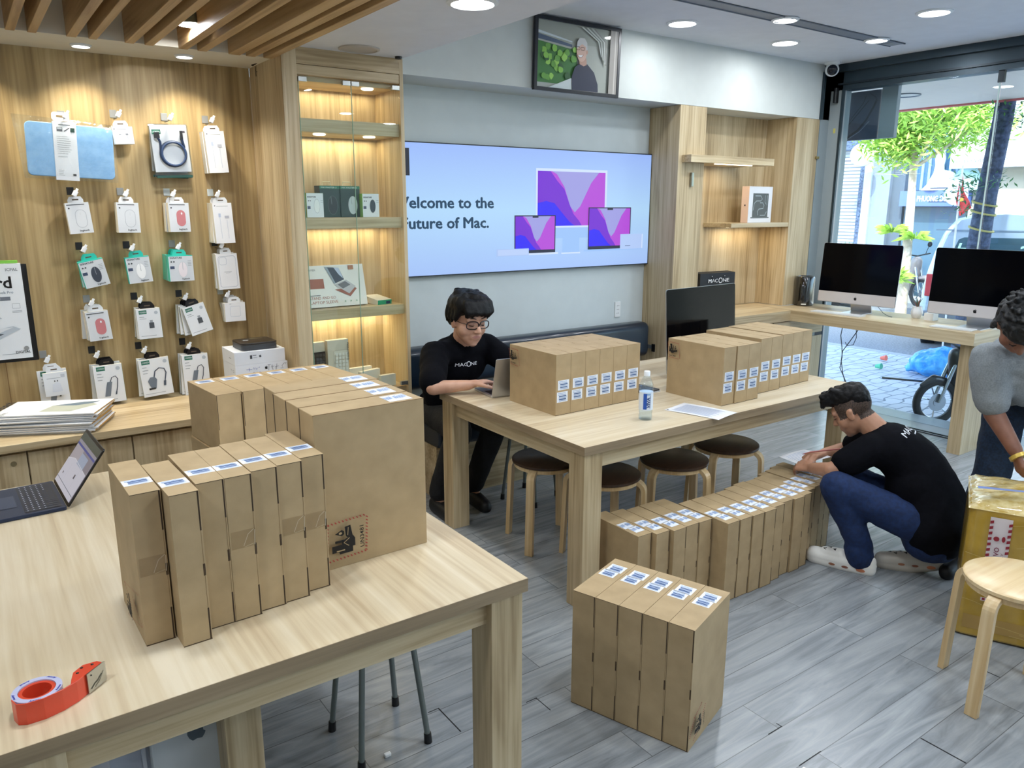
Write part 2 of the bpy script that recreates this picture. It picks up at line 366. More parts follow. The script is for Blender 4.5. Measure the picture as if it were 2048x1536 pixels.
for i, (a, b) in enumerate(((2.755, 3.945), (.6, 2.745), (-3.5, .59))):
    g = G(); g.box((6.2, a, .0), (6.21, b, 2.66), GLASSW); g.box((6.198, a, 0), (6.212, a + .006, 2.66), P('#b9cfca', .3)); struct(g.build('window_%d' % (i + 1)))
g = G(); g.box((6.19, 2.73, 2.58), (6.22, 2.77, 2.68), DKMET); tag(g.build('glass_clamp'), 'dark clamp at the top of the joint between the window panes', 'clamp')

# ceiling lights --------------------------------------------------
LEDM = P('#ffffff', .5, 0, 9.0)
def downlight(x, y, z, r, power, label, color=(.90, .95, 1.0), group='round ceiling downlights', spread=PI):
    t = thing('ceiling_downlight', label, 'ceiling light', (x, y, z), 0, group)
    g = G(); g.lathe([(r * 1.22, 0), (r * 1.22, -.004), (r * 1.02, -.010), (r, -.004), (r, 0)], WHITE, 28); g.build('trim_ring', t, smooth=True)
    g = G(); g.lathe([(0.001, -.003), (r, -.003), (r, -.001)], LEDM, 28); g.build('diffuser', t)
    l = arealamp('lamp', (0, 0, -.014), r * 2, power, color, parent=t, spread=spread); return t
DL = [(3.96, 3.72, 'nearest the corner of the framed portrait'), (5.01, 3.71, 'above the wooden niche, near the window corner'), (4.98, 2.64, 'above the window counter, rightmost in view')]
PW = 12
for x, y, s in DL: downlight(x, y, TZc, .085, PW if y < 3 else 3.5, 'round white recessed ceiling light ' + s)
downlight(1.775, 2.786, 2.5, .085, PW * .8, 'round white recessed light in the lowered ceiling')
for i, (x, y) in enumerate(((4.0, 1.4), (2.9, 2.2), (3.0, .2), (5.0, .8), (4.2, -1.5), (2.8, -1.2), (5.2, -2.3))):  # unseen lights, added as general fill for the room
    downlight(x, y, TZc, .085, PW, 'unseen round ceiling light added over the open floor as fill', group='added fill lights out of view')
for i, (x, y) in enumerate(((1.775, 1.3), (1.775, -.3), (-.6, 1.2), (-.6, -.8), (-1.8, 2.8), (.3, 1.9))):  # more added fill lights, none of them in view
    downlight(x, y, 2.44 if x < 1 else 2.5, .085, PW * .9, 'unseen round light added over the front table area as fill', group='added fill lights out of view')
t = thing('recessed_light_track', 'long dark slot in the white ceiling holding two spotlights', 'light track', (4.45, 3.28, TZc))
g = G(); g.box((-1.9, -.06, -.003), (1.28, .06, .0), P('#7f8792', .5)); g.box((-1.9, -.06, -.008), (1.28, -.052, 0), P('#6b7480', .5)); g.box((-1.9, .052, -.008), (1.28, .06, 0), P('#6b7480', .5)); g.box((1.16, -.05, -.0045), (1.26, .05, -.003), P('#9ba0a4', .5)); g.build('channel', t)
for x, s in ((4.40, 'in the dark ceiling slot, the left of the two'), (5.44, 'in the dark ceiling slot, the right of the two')):
    downlight(x, 3.27, TZc - .004, .07, PW * .6, 'small round spotlight ' + s, group='spotlights in the ceiling slot')
WARM = (1.0, .90, .72)
for x, s in ((.586, 'left of the two in the strip above the accessory wall'), (1.048, 'right of the two in the strip above the accessory wall')):
    downlight(x, 4.36, 2.455, .038, 3.4, 'small warm recessed spot, ' + s, WARM, 'small warm spots over the accessory wall', spread=1.9)
for x in (.12, -.35):
    downlight(x, 4.36, 2.455, .038, 3.4, 'small warm recessed spot left of the frame', WARM, 'warm spots beyond the frame', spread=1.9)
t = thing('ceiling_can_light', 'grey cylindrical can light hanging between the oak slats', 'ceiling light', (.965, 3.845, 2.5))
g = G(); g.lathe([(.066, 0), (.06, .02), (.05, .35)], P('#6f7468', .4, .4), 28); g.lathe([(.007, 0), (.007, .35)], BLACK, 8, (.075, 0, 0)); g.build('housing', t, smooth=True)
g = G(); g.lathe([(.001, -.001), (.06, -.001), (.06, .001)], LEDM, 28); g.build('diffuser', t); arealamp('lamp', (0, 0, -.01), .11, 14, (.95, .97, 1), parent=t)
t = thing('ceiling_speaker', 'round beige speaker grille in the lowered ceiling before the glass cabinet', 'speaker', (1.794, 3.897, 2.5))
g = G(); g.lathe([(.105, 0), (.105, -.006), (.092, -.01), (.09, -.005), (.001, -.005)], P('#b9b3aa', .8), 32); g.build('grille', t, smooth=True)
g = G(); g.lathe([(.02, 0), (.018, -.012), (.001, -.014)], BLACK, 16, (2.06, 3.98, 2.5)); tag(g.build('ceiling_sensor', smooth=True), 'small black round sensor on the lowered ceiling near its corner', 'sensor')
t = thing('security_camera', 'white dome security camera with a black lens under the ceiling corner', 'camera', (6.0, 3.97, TZc))
g = G(); g.lathe([(.062, 0), (.062, -.012), (.05, -.02), (.001, -.02)], WHITE, 24); g.build('mount', t, smooth=True)
M = Matrix.Translation((0, 0, -.055)) @ Vector((-.75, -.62, -.25)).to_track_quat('Z', 'Y').to_matrix().to_4x4()
g = G(); g.lathe([(.001, -.055), (.03, -.05), (.048, -.025), (.055, 0), (.05, .02), (.046, .026)], WHITE, 24, M=M); g.build('housing', t, smooth=True)
g = G(); g.lathe([(.043, .018), (.04, .034), (.025, .043), (.001, .046)], P('#0d1420', .12), 24, M=M); g.build('lens', t, smooth=True)
g = G(); g.rbox((6.12, 3.99, 2.56), (6.165, 4.02, 2.68), .01, BLACK); tag(g.build('door_sensor', bevel=.004), 'small black sensor on the grey pillar below the security camera', 'sensor')

# ================================================================ DISPLAY CABINET
t = thing('display_cabinet', 'tall oak display cabinet with lit shelves and glass doors beside the screen', 'cabinet', (1.77, 4.27, 0))
def ob(a, b): return (a[0] - 1.77, a[1] - 4.27, a[2]), (b[0] - 1.77, b[1] - 4.27, b[2])
g = G(); g.box(*ob((1.43, 4.03, 0), (1.45, 4.55, 2.5)), WZ); g.box(*ob((1.45, 4.03, 0), (1.508, 4.06, 2.5)), WZ); g.build('side_panel', t, bevel=.001)
g = G(); g.box(*ob((2.088, 4.03, 0), (2.11, 4.379, 2.5)), WZ); g.build('side_panel', t, bevel=.001)
g = G(); g.box(*ob((1.508, 4.35, .62), (2.088, 4.379, 2.5)), WZ); g.build('back_panel', t)
g = G(); g.box(*ob((1.508, 4.03, 2.42), (2.088, 4.06, 2.5)), WX); g.box(*ob((1.508, 4.035, 2.37), (2.088, 4.06, 2.418)), WX); g.build('fascia', t, bevel=.001)
g = G(); g.box(*ob((1.508, 4.07, 2.345), (2.088, 4.35, 2.42)), WX); g.build('light_box', t)
for z0, z1 in ((2.093, 2.161), (1.595, 1.654), (1.099, 1.155), (.61, .665)):
    g = G(); g.box(*ob((1.508, 4.055, z0), (2.088, 4.35, z1)), WX); g.build('shelf', t, bevel=.001)
g = G(); g.box(*ob((1.508, 4.07, .03), (2.088, 4.09, .60)), WZ); g.box(*ob((1.795, 4.068, .03), (1.8, 4.07, .60)), SLOT); g.build('lower_door', t)
for a, b in ((1.512, 1.797), (1.801, 2.085)):
    d = G().box(*ob((a, 4.034, .68), (b, 4.039, 2.36)), GLASS).box(*ob((a, 4.0335, .68), (a + .003, 4.0395, 2.36)), P('#8fb09a', .3)).build('glass_door', t)
    for z in (2.335, .675):
        for xx in ((a, a + .045) if a < 1.6 else (a, a + .045), (b - .045, b)):
            g = G(); g.box(*ob((xx[0], 4.026, z), (xx[1], 4.045, z + .025)), P('#b5b8b5', .3, .8)); g.build('hinge', d, bevel=.002)
g = G(); g.box(*ob((1.55, 4.1, 2.368), (1.70, 4.12, 2.372)), P('#fff3da', .5, 0, 6)); g.build('light_strip', t)
YEL = (1.0, .80, .50)
for z, pw, k in ((2.342, 1.1, 0), (2.09, 1.6, 1), (1.592, 1.4, 2), (1.096, 1.7, 3)):
    for j, xx in enumerate((1.65, 1.94)):
        if k == 1 or (k == 0 and j == 1):
            g = G(); g.lathe([(.001, -.004), (.03, -.004), (.034, 0)], P('#fff6e0', .5, 0, 7), 20, (xx - 1.77, 4.13 - 4.27, z)); g.build('shelf_light', t)
    l = arealamp('shelf_lamp', (1.8 - 1.77, 4.29 - 4.27, z - .006), .5, pw, YEL, parent=t, shape='RECTANGLE', sy=.05)
# side knot mark
g = G(); g.box((1.4285, 4.43, 2.40), (1.43, 4.436, 2.45), BLACK); g.box((1.4285, 4.41, 2.42), (1.43, 4.43, 2.423), BLACK); tag(g.build('wall_mark'), 'small black mark high on the cabinet side near the slatted ceiling', 'mark')
g = G(); g.tube([(1.41, 4.42, 2.455), (1.42, 4.3, 2.47), (1.40, 4.2, 2.465), (1.425, 4.1, 2.48), (1.43, 4.02, 2.492)], .008, P('#2b2018', .8), 6); tag(g.build('cable'), 'dark bundled cable tucked into the gap above the cabinet side', 'cable')

# ================================================================ LOW STORAGE under the accessory wall
g = G(); g.box((-1.3, 3.91, .655), (1.428, 4.549, .69), WX); tag(g.build('worktop', bevel=.0015), 'long oak worktop under the wall of hanging accessories', 'worktop')
xs = [-1.17, -.74, -.305, .125, .557, .99, 1.42]
for i in range(6):
    a, b = xs[i], xs[i + 1]
    nm = ['far left, out of frame', 'left of the frame edge', 'with a round lock, at the left edge', 'behind the open dark laptop', 'behind the cartons on the front table', 'nearest the glass cabinet, behind the cartons'][i]
    t = thing('low_cabinet', 'low oak cabinet unit under the worktop, ' + nm, 'cabinet', ((a + b) / 2, 4.25, 0), 0, 'low cabinets under the worktop')
    g = G(); g.box((a - (a + b) / 2 + .001, -.27, 0), (b - (a + b) / 2 - .001, .29, .654), WZ); g.build('body', t)
    g = G(); g.box((a - (a + b) / 2 + .004, -.29, .05), (b - (a + b) / 2 - .003, -.271, .632), WZ); d = g.build('door', t, bevel=.0008)
    if i == 2:
        g = G(); g.lathe([(.012, 0), (.012, .004), (.001, .004)], P('#a79a77', .3, .7), 16, M=Matrix.Translation((.16, -.29, .59)) @ Matrix.Rotation(PI / 2, 4, 'X')); g.build('lock', d)

# ================================================================ SCREEN on the back wall
t = thing('wall_display', 'large bright wall screen reading Welcome to the future of Mac', 'screen', (3.25, 4.34, 1.278))
g = G(); g.box((-1.11, .0, 0), (1.11, .035, .822), P('#1c222b', .4)); g.build('housing', t)
def EM(h, e): return P(h, .4, 0, e)
def grad(name, ca, cb, cc, e, axis=1, lo=0, hi=1):
    m = bpy.data.materials.new(name); m.use_nodes = True; n = m.node_tree.nodes; l = m.node_tree.links; b = n['Principled BSDF']
    tx = n.new('ShaderNodeTexCoord'); sp = n.new('ShaderNodeSeparateXYZ'); l.new(tx.outputs['Object'], sp.inputs[0])
    mr = n.new('ShaderNodeMapRange'); mr.inputs[1].default_value = lo; mr.inputs[2].default_value = hi; l.new(sp.outputs[axis], mr.inputs[0])
    cr = n.new('ShaderNodeValToRGB'); q = cr.color_ramp.elements; q[0].color = (*hexc(ca), 1); q[1].color = (*hexc(cc), 1); k = q.new(.5); k.color = (*hexc(cb), 1)
    l.new(mr.outputs[0], cr.inputs[0]); l.new(cr.outputs[0], b.inputs['Emission Color']); b.inputs['Emission Strength'].default_value = e
    b.inputs['Base Color'].default_value = (.02, .02, .02, 1); b.inputs['Roughness'].default_value = .3
    return m
SBG = grad('display_blue', '#a9c8ff', '#b4dcff', '#9cbcff', .92, 2, 0, .82)
S_B, S_PU, S_PK, S_LT = EM('#2a08ff', .9), EM('#7a14e0', .85), EM('#c048e6', .85), EM('#a9a8f0', .85)
TXD = EM('#0d3a5c', .9); TXD.name = 'display_dark_text'
def at(px, py):     # picture layout on the screen, metres from its lower left
    return px, py
its = [('r', -1.103, .007, 1.103, .815, SBG)]
def wall_art(x0, y0, x1, y1):
    w, h = x1 - x0, y1 - y0; q = lambda *a: [(x0 + w * u, y0 + h * v) for u, v in a]
    return [('r', x0, y0, x1, y1, S_PK), ('p', q((.2, 1), (.27, .95), (.38, .72), (.47, .36), (.54, .25), (.62, .36), (.78, .8), (.9, 1)), S_LT),
            ('p', q((0, .4), (0, 1), (.18, 1), (.28, .82), (.38, .68), (.46, .4), (.52, .22), (.6, .1), (.65, 0), (0, 0)), S_PU),
            ('p', q((0, 0), (0, .42), (.12, .46), (.24, .42), (.34, .26), (.46, .08), (.54, 0)), S_B)]
def sp(px, py):     # photo fraction on display
    return px, py
its += [('r', -1.03, .62, -.952, .781, EM('#151a3a', .4))]
for dx_, dy_ in ((0, 0), (.003, 0), (.006, 0), (.003, .0025), (.003, -.0025)):
    its += [('t', 'Welcome to the', -1.082 + dx_, .426 + dy_, .070, TXD, dict(w=.742)), ('t', 'Future of Mac.', -1.018 + dx_, .300 + dy_, .070, TXD, dict(w=.638))]
# desktop computer with stand, two laptops, two small boxes
LG, LG2 = EM('#cfe0ff', 1.0), EM('#9cc2f6', 1.0)
its += [('r', .011, .217, .659, .29, LG2), ('r', .011, .29, .659, .691, LG)] + wall_art(.026, .303, .641, .673)
its += [('r', .25, .112, .405, .217, LG2), ('r', .24, .106, .415, .116, LG)]
its += [('r', -.17, .121, .184, .377, EM('#20264a', .5))] + wall_art(-.162, .142, .176, .370) + [('r', -.018, .360, .032, .371, EM('#20264a', .5)), ('r', -.20, .108, .209, .121, LG)]
its += [('r', .484, .13, .903, .43, EM('#20264a', .5))] + wall_art(.492, .152, .895, .423) + [('r', .665, .411, .720, .424, EM('#20264a', .5)), ('r', .445, .117, 1.02, .13, LG2)]
its += [('r', -.32, .107, -.051, .155, EM('#a9c3f2', 1.0)), ('r', -.31, .112, -.058, .150, EM('#b9cef6', 1.0)), ('r', .80, .124, 1.033, .235, EM('#b2caf6', 1.0)), ('r', 1.022, .126, 1.033, .233, LG), ('r', .85, .145, .905, .151, EM('#7f93c0', .8))]
art('picture', t, fr((0, -.001, 0), (1, 0, 0), (0, 0, 1)), its)

# framed portrait ------------------------------------------------
t = thing('framed_portrait', 'black framed photo of a smiling grey-haired person in glasses, above the screen', 'picture', (3.37, 4.06, 2.42))
M = Matrix.Rotation(math.radians(2.0), 4, 'X')
g = G()
for a, b in (((-.352, -.02, 0), (-.33, .004, .43)), ((.33, -.02, 0), (.352, .004, .43)), ((-.33, -.02, 0), (.33, .004, .022)), ((-.33, -.02, .408), (.33, .004, .43))): g.box(a, b, P('#0b0f1c', .3), M)
g.build('frame', t, bevel=.001)
m_ = lambda h: P(h, .5)
def blobp(cx, cy, rx, ry, n=18, j=.25, seed=1):
    r = random.Random(seed); return [(cx + rx * math.cos(2 * PI * i / n) * (1 + j * (r.random() - .5)), cy + ry * math.sin(2 * PI * i / n) * (1 + j * (r.random() - .5))) for i in range(n)]
its = [('r', -.33, .022, .33, .408, m_('#b7b4ac')), ('r', -.33, .30, .33, .408, m_('#a9a69c')), ('p', [(-.33, .33), (-.05, .29), (-.05, .275), (-.33, .30)], m_('#55607a')), ('p', [(-.33, .35), (-.05, .31), (-.05, .302), (-.33, .335)], m_('#d8dadf'))]
its += [('p', [(-.33, .05), (-.33, .29), (-.02, .26), (.02, .05)], m_('#3f7a2c'))]
for k in range(30):
    r_ = random.Random(k); its.append(('p', blobp(-.31 + .3 * r_.random(), .06 + .21 * r_.random(), .022, .02, 8, .6, k), m_(['#6da63a', '#8fc64a', '#2f5f24', '#a5d65a'][k % 4])))
its += [('p', [(-.24, .022), (-.06, .09), (.02, .09), (.02, .022)], m_('#dfe0e2'))]
for k in range(6): its.append(('l', [(.02 + .02 * k, .40), (.16 + .012 * k, .33), (.19 + .008 * k, .24 - .01 * k)], .008, m_('#8f8b85' if k % 2 else '#dedbd6')))
its += [('r', .26, .022, .33, .408, m_('#a29c94')), ('r', .30, .022, .31, .408, m_('#c9c4bc'))]
its += [('p', [(-.05, .022), (-.055, .10), (-.03, .16), (.02, .19), (.07, .185), (.13, .14), (.165, .07), (.17, .022)], m_('#1b2440'))]
its += [('p', [(.005, .18), (.0, .22), (.06, .22), (.065, .18), (.04, .17)], m_('#c39a86')), ('e', .02, .255, .042, .06, m_('#d9b3a0')), ('p', [(-.022, .27), (-.02, .31), (.0, .335), (.04, .335), (.062, .31), (.066, .26), (.055, .25), (.052, .285), (.02, .30)], m_('#c9c8c6')),
        ('e', .062, .255, .008, .014, m_('#c99c88')), ('o', -.028, .262, .004, .282, .007, .0025, m_('#3a2a26')), ('o', .01, .262, .042, .282, .007, .0025, m_('#3a2a26')), ('p', [(-.012, .232), (.03, .236), (.02, .222), (.0, .22)], m_('#f2efec')), ('l', [(-.016, .234), (.0, .22), (.02, .221), (.034, .238)], .0025, m_('#8c4a42'))]
art('print', t, M @ fr((0, -.004, 0), (1, 0, 0), (0, 0, 1)), its)
art('glass_cover', t, M @ fr((0, -.016, 0), (1, 0, 0), (0, 0, 1)), [('r', -.33, .022, .33, .408, GLASS)])

# power outlet ----------------------------------------------------
t = thing('wall_socket', 'white triple wall socket beneath the right end of the screen', 'socket', (4.09, 4.38, .88))
g = G(); g.rbox((-.028, -.009, 0), (.028, 0, .118), .004, P('#e8eaea', .4), axis='y'); g.build('plate', t, bevel=.001)
art('pin_holes', t, fr((0, -.009, 0), (1, 0, 0), (0, 0, 1)), [('e', sx * .008, z, .003, .003, BLACK) for sx in (-1, 1) for z in (.03, .059, .088)])

# bench -----------------------------------------------------------
LEA = P('#101f2e', .3, coat=.2)
t = thing('upholstered_bench', 'long dark blue leatherette bench with padded back under the screen', 'bench', (3.2, 4.1, 0))
g = G(); g.rbox((-1.07, .11, .575), (1.08, .268, .842), .05, LEA, axis='x'); g.build('backrest', t, bevel=.02, smooth=True)
g = G(); g.rbox((-1.07, -.36, .33), (1.08, .11, .45), .04, LEA, axis='x'); g.build('seat', t, bevel=.015, smooth=True)
g = G(); g.box((-1.06, -.30, 0), (1.07, .27, .33), WX); g.build('base', t)

# ================================================================ WOODEN NICHE
t = thing('wall_niche', 'oak niche unit with two side pillars and floating shelves by the window', 'shelving unit', (5.2, 4.2, 0))
def on(a, b): return (a[0] - 5.2, a[1] - 4.2, a[2]), (b[0] - 5.2, b[1] - 4.2, b[2])
g = G(); g.box(*on((4.36, 4.072, 0), (4.64, 4.379, 2.429)), WZ); g.build('pillar', t, bevel=.001)
g = G(); g.box(*on((5.735, 4.072, .882), (6.045, 4.379, 2.429)), WZ); g.build('pillar', t, bevel=.001)
g = G(); g.box(*on((4.64, 4.36, .882), (5.735, 4.379, 2.429)), WZ); g.build('back_panel', t)
s1 = G().box(*on((4.40, 3.985, 2.03), (5.36, 4.071, 2.083)), WX).box(*on((4.641, 4.071, 2.03), (5.36, 4.36, 2.083)), WX).build('shelf', t, bevel=.001)
g = G(); g.box(*on((4.72, 4.03, 2.024), (5.15, 4.045, 2.0299)), P('#ffe9c4', .5, 0, 5)); g.build('light_strip', s1)
arealamp('shelf_lamp', on((4.95, 4.2, 2.02), (0, 0, 0))[0], .5, 1.3, (1, .84, .6), parent=t, shape='RECTANGLE', sy=.04)
s2 = G().box(*on((5.0, 4.075, 1.55), (5.734, 4.36, 1.585)), WX).build('shelf', t, bevel=.001)
g = G(); g.lathe([(.001, -.004), (.02, -.004), (.025, 0)], P('#fff0d0', .5, 0, 6), 16, on((5.12, 4.2, 1.55), (0, 0, 0))[0]); g.build('shelf_light', s2)
arealamp('shelf_lamp', on((5.35, 4.25, 1.54), (0, 0, 0))[0], .5, 1.5, (1, .82, .55), parent=t, shape='RECTANGLE', sy=.05)
g = G(); g.rbox((4.49, 4.05, 1.86), (4.515, 4.071, 1.96), .006, P('#9ea39a', .3, .7)); tag(g.build('wall_hook', bevel=.002), 'small metal hook on the left oak pillar under the top shelf', 'hook')
g = G(); g.box((6.02, 4.055, 2.11), (6.06, 4.072, 2.13), P('#9d8c5e', .3, .7)); tag(g.build('shelf_pin', bevel=.002), 'small brass peg on the edge of the right oak pillar', 'peg')
g = G(); g.box((4.352, 4.25, .62), (4.36, 4.30, .65), P('#8d9296', .3, .5)); g.box((4.348, 4.22, .60), (4.36, 4.25, .66), BLACK); tag(g.build('plug', bevel=.002), 'black plug in a socket on the pillar side by the bench end', 'plug')

# corner counter --------------------------------------------------
g = G(); pl = [(4.645, 3.84), (5.53, 3.84), (5.53, 2.40), (6.12, 2.40), (6.12, 4.068), (5.734, 4.068), (5.734, 4.358), (4.645, 4.358)]
g.box((4.645, 3.84, .795), (5.53, 4.358, .88), WX); g.box((5.53, 2.40, .795), (6.12, 4.068, .88), WY); g.box((5.53, 4.068, .795), (5.734, 4.358, .88), WX); g.box((5.5302, 2.3994, .7955), (6.1198, 2.4, .8795), WX)
t = thing('corner_counter', 'oak corner counter running from the niche along the shop window', 'counter', (5.7, 3.6, 0))
o = g.build('countertop', t, bevel=.001); o.location = (-5.7, -3.6, 0)
g = G(); g.box((5.59 - 5.7, 2.42 - 3.6, 0), (5.9 - 5.7, 2.51 - 3.6, .794), WZ); g.build('leg', t, bevel=.001)
for i, (a, b) in enumerate(((4.66, 5.34), (5.345, 6.03))):
    t = thing('drawer_cabinet', ['oak base cabinet under the counter, left of the two', 'oak base cabinet under the counter, nearest the window'][i], 'cabinet', ((a + b) / 2, 4.1, 0))
    w = (b - a) / 2; g = G(); g.box((-w, -.22, 0), (w, -.03, .794), WZ); g.build('body', t)
    g = G(); g.box((-w + .002, -.24, .05), (w - .002, -.221, .63), WZ); g.build('door', t, bevel=.0008)
    g = G(); g.box((-w + .002, -.24, .66), (w - .002, -.221, .785), WX); dr = g.build('drawer', t, bevel=.0008)
    g = G(); g.box((-w + .01, -.236, .631), (w - .1, -.2215, .659), P('#7e8581', .4, .5)); g.box((w - .1, -.236, .631), (w - .002, -.2215, .659), BLACK); g.build('grip_rail', dr)
# ================================================================ TABLES
def table(name, label, x0, y0, x1, y1, topm, apx, apy, legm, legs):
    t = thing(name, label, 'table', ((x0 + x1) / 2, (y0 + y1) / 2, 0)); cx, cy = (x0 + x1) / 2, (y0 + y1) / 2
    g = G(); g.box((x0 - cx, y0 - cy, .712), (x1 - cx, y1 - cy, .75), topm); X0, X1, Y0, Y1 = x0 - cx, x1 - cx, y0 - cy, y1 - cy; g.box((X0, Y0 - .001, .7125), (X1, Y0, .7495), EDX); g.box((X0, Y1, .7125), (X1, Y1 + .001, .7495), EDX); g.box((X0 - .001, Y0, .7125), (X0, Y1, .7495), EDY); g.box((X1, Y0, .7125), (X1 + .001, Y1, .7495), EDY); g.build('tabletop', t)
    for a, b, c, d, m in ((x0 + .1, y0 + .035, x1 - .1, y0 + .06, apx), (x0 + .1, y1 - .06, x1 - .1, y1 - .035, apx), (x0 + .035, y0 + .1, x0 + .06, y1 - .1, apy), (x1 - .06, y0 + .1, x1 - .035, y1 - .1, apy)):
        G().box((a - cx, b - cy, .635), (c - cx, d - cy, .712), m).build('apron', t, bevel=.001)
    for a, b in legs: G().box((a - cx, b - cy, 0), (a + .1 - cx, b + .1 - cy, .712), legm).build('leg', t, bevel=.0015)
    return t
table('work_table', 'long oak work table in the middle of the shop, behind the standing cartons', 1.99, 2.298, 3.995, 3.485, TX, WX, WY, WZ, ((2.0, 2.308), (3.885, 2.308), (2.0, 3.375), (3.885, 3.375)))
table('work_table', 'oak work table in the left foreground with a dark laptop and tape dispenser', -.14, 1.517, 1.125, 3.10, TY, WX, WY, WZ, ((-.06, 1.527), (1.015, 1.527), (.42, 1.95), (-.06, 2.99), (1.015, 2.99)))

# ================================================================ CARTONS
LBW = P('#e9eff8', .5); LBB = P('#86a3cf', .6); LBD = P('#3f5f94', .6); REDP = P('#a5443c', .7); INK = P('#14110f', .7); TAPE = glass_mat('clear_tape', (.93, .90, .84), 1.6)
def label_items(u0, v0, u1, v1, tall=False, dark=LBB):
    its = [('r', u0, v0, u1, v1, LBW)]
    w, h = u1 - u0, v1 - v0
    if tall:
        n = max(3, int(w / .006))
        rr = random.Random(3)
        for i in range(n):
            if rr.random() < .8: u = u0 + w * (i + .5) / n; its.append(('r', u - w / n * .25, v0 + h * (.2 + .2 * rr.random()), u + w / n * .25, v0 + h * (.7 + .15 * rr.random()), dark))
        return its
    rr = random.Random(5)
    for i in range(6):
        v = v1 - h * (.13 + .145 * i); th = h * (.10 if i in (2, 4) else .05)
        its.append(('r', u0 + w * (.1 + .08 * (i > 1)), v - th / 2, u0 + w * (.6 + .32 * rr.random()), v + th / 2, LBD if i in (2, 4) else dark))
    return its
def hazard(u, v, s, rot=0):
    """lithium battery handling mark: hatched border, cells drawing, UN3481"""
    its = []; its2 = []
    n = 11
    for i in range(n):
        a = i / n
        for e in range(4):
            p = a + .02; d = .035; th = .05; sl_ = .03
            q = {0: [(p, 0), (p + d, 0), (p + d + sl_, th), (p + sl_, th)], 1: [(p, 1 - th), (p + d, 1 - th), (p + d + sl_, 1), (p + sl_, 1)],
                 2: [(0, p), (0, p + d), (th, p + d + sl_), (th, p + sl_)], 3: [(1 - th, p), (1 - th, p + d), (1, p + d + sl_), (1, p + sl_)]}[e]
            its.append(('p', q, REDP))
    its += [('p', [(.16, .40), (.16, .72), (.22, .74), (.22, .90), (.40, .90), (.40, .66), (.46, .66), (.46, .82), (.52, .82), (.52, .50), (.60, .56), (.84, .58), (.86, .44), (.60, .40), (.50, .34), (.30, .34), (.30, .40)], INK),
            ('e', .45, .50, .10, .13, INK), ('p', [(.62, .66), (.70, .82), (.78, .66), (.74, .60), (.66, .60)], INK), ('e', .70, .69, .03, .04, KRAFT), ('r', .24, .60, .27, .80, KRAFT), ('l', [(.34, .50), (.44, .62), (.54, .48)], .02, KRAFT), ('l', [(.62, .52), (.82, .50)], .015, KRAFT)]
    c, s_ = math.cos(rot), math.sin(rot)
    def T(p): x, y = (p[0] - .5) * s, (p[1] - .5) * s * 1.08; return (u + x * c - y * s_, v + x * s_ + y * c)
    out = []
    for it in its:
        if it[0] == 'p': out.append(('p', [T(p) for p in it[1]], it[2]))
        elif it[0] == 'r': out.append(('p', [T((it[1], it[2])), T((it[3], it[2])), T((it[3], it[4])), T((it[1], it[4]))], it[5]))
        elif it[0] == 'e': out.append(('p', [T((it[1] + it[3] * math.cos(i * .5), it[2] + it[4] * math.sin(i * .5))) for i in range(12)], it[5]))
        else: out.append(('l', [T(p) for p in it[1]], it[2] * s, it[3]))
    x, y = T((.22, .13)); out.append(('t', 'UN3481', x, y, .11 * s, INK, dict(rot=rot, w=.56 * s, bold=.01)))
    return out
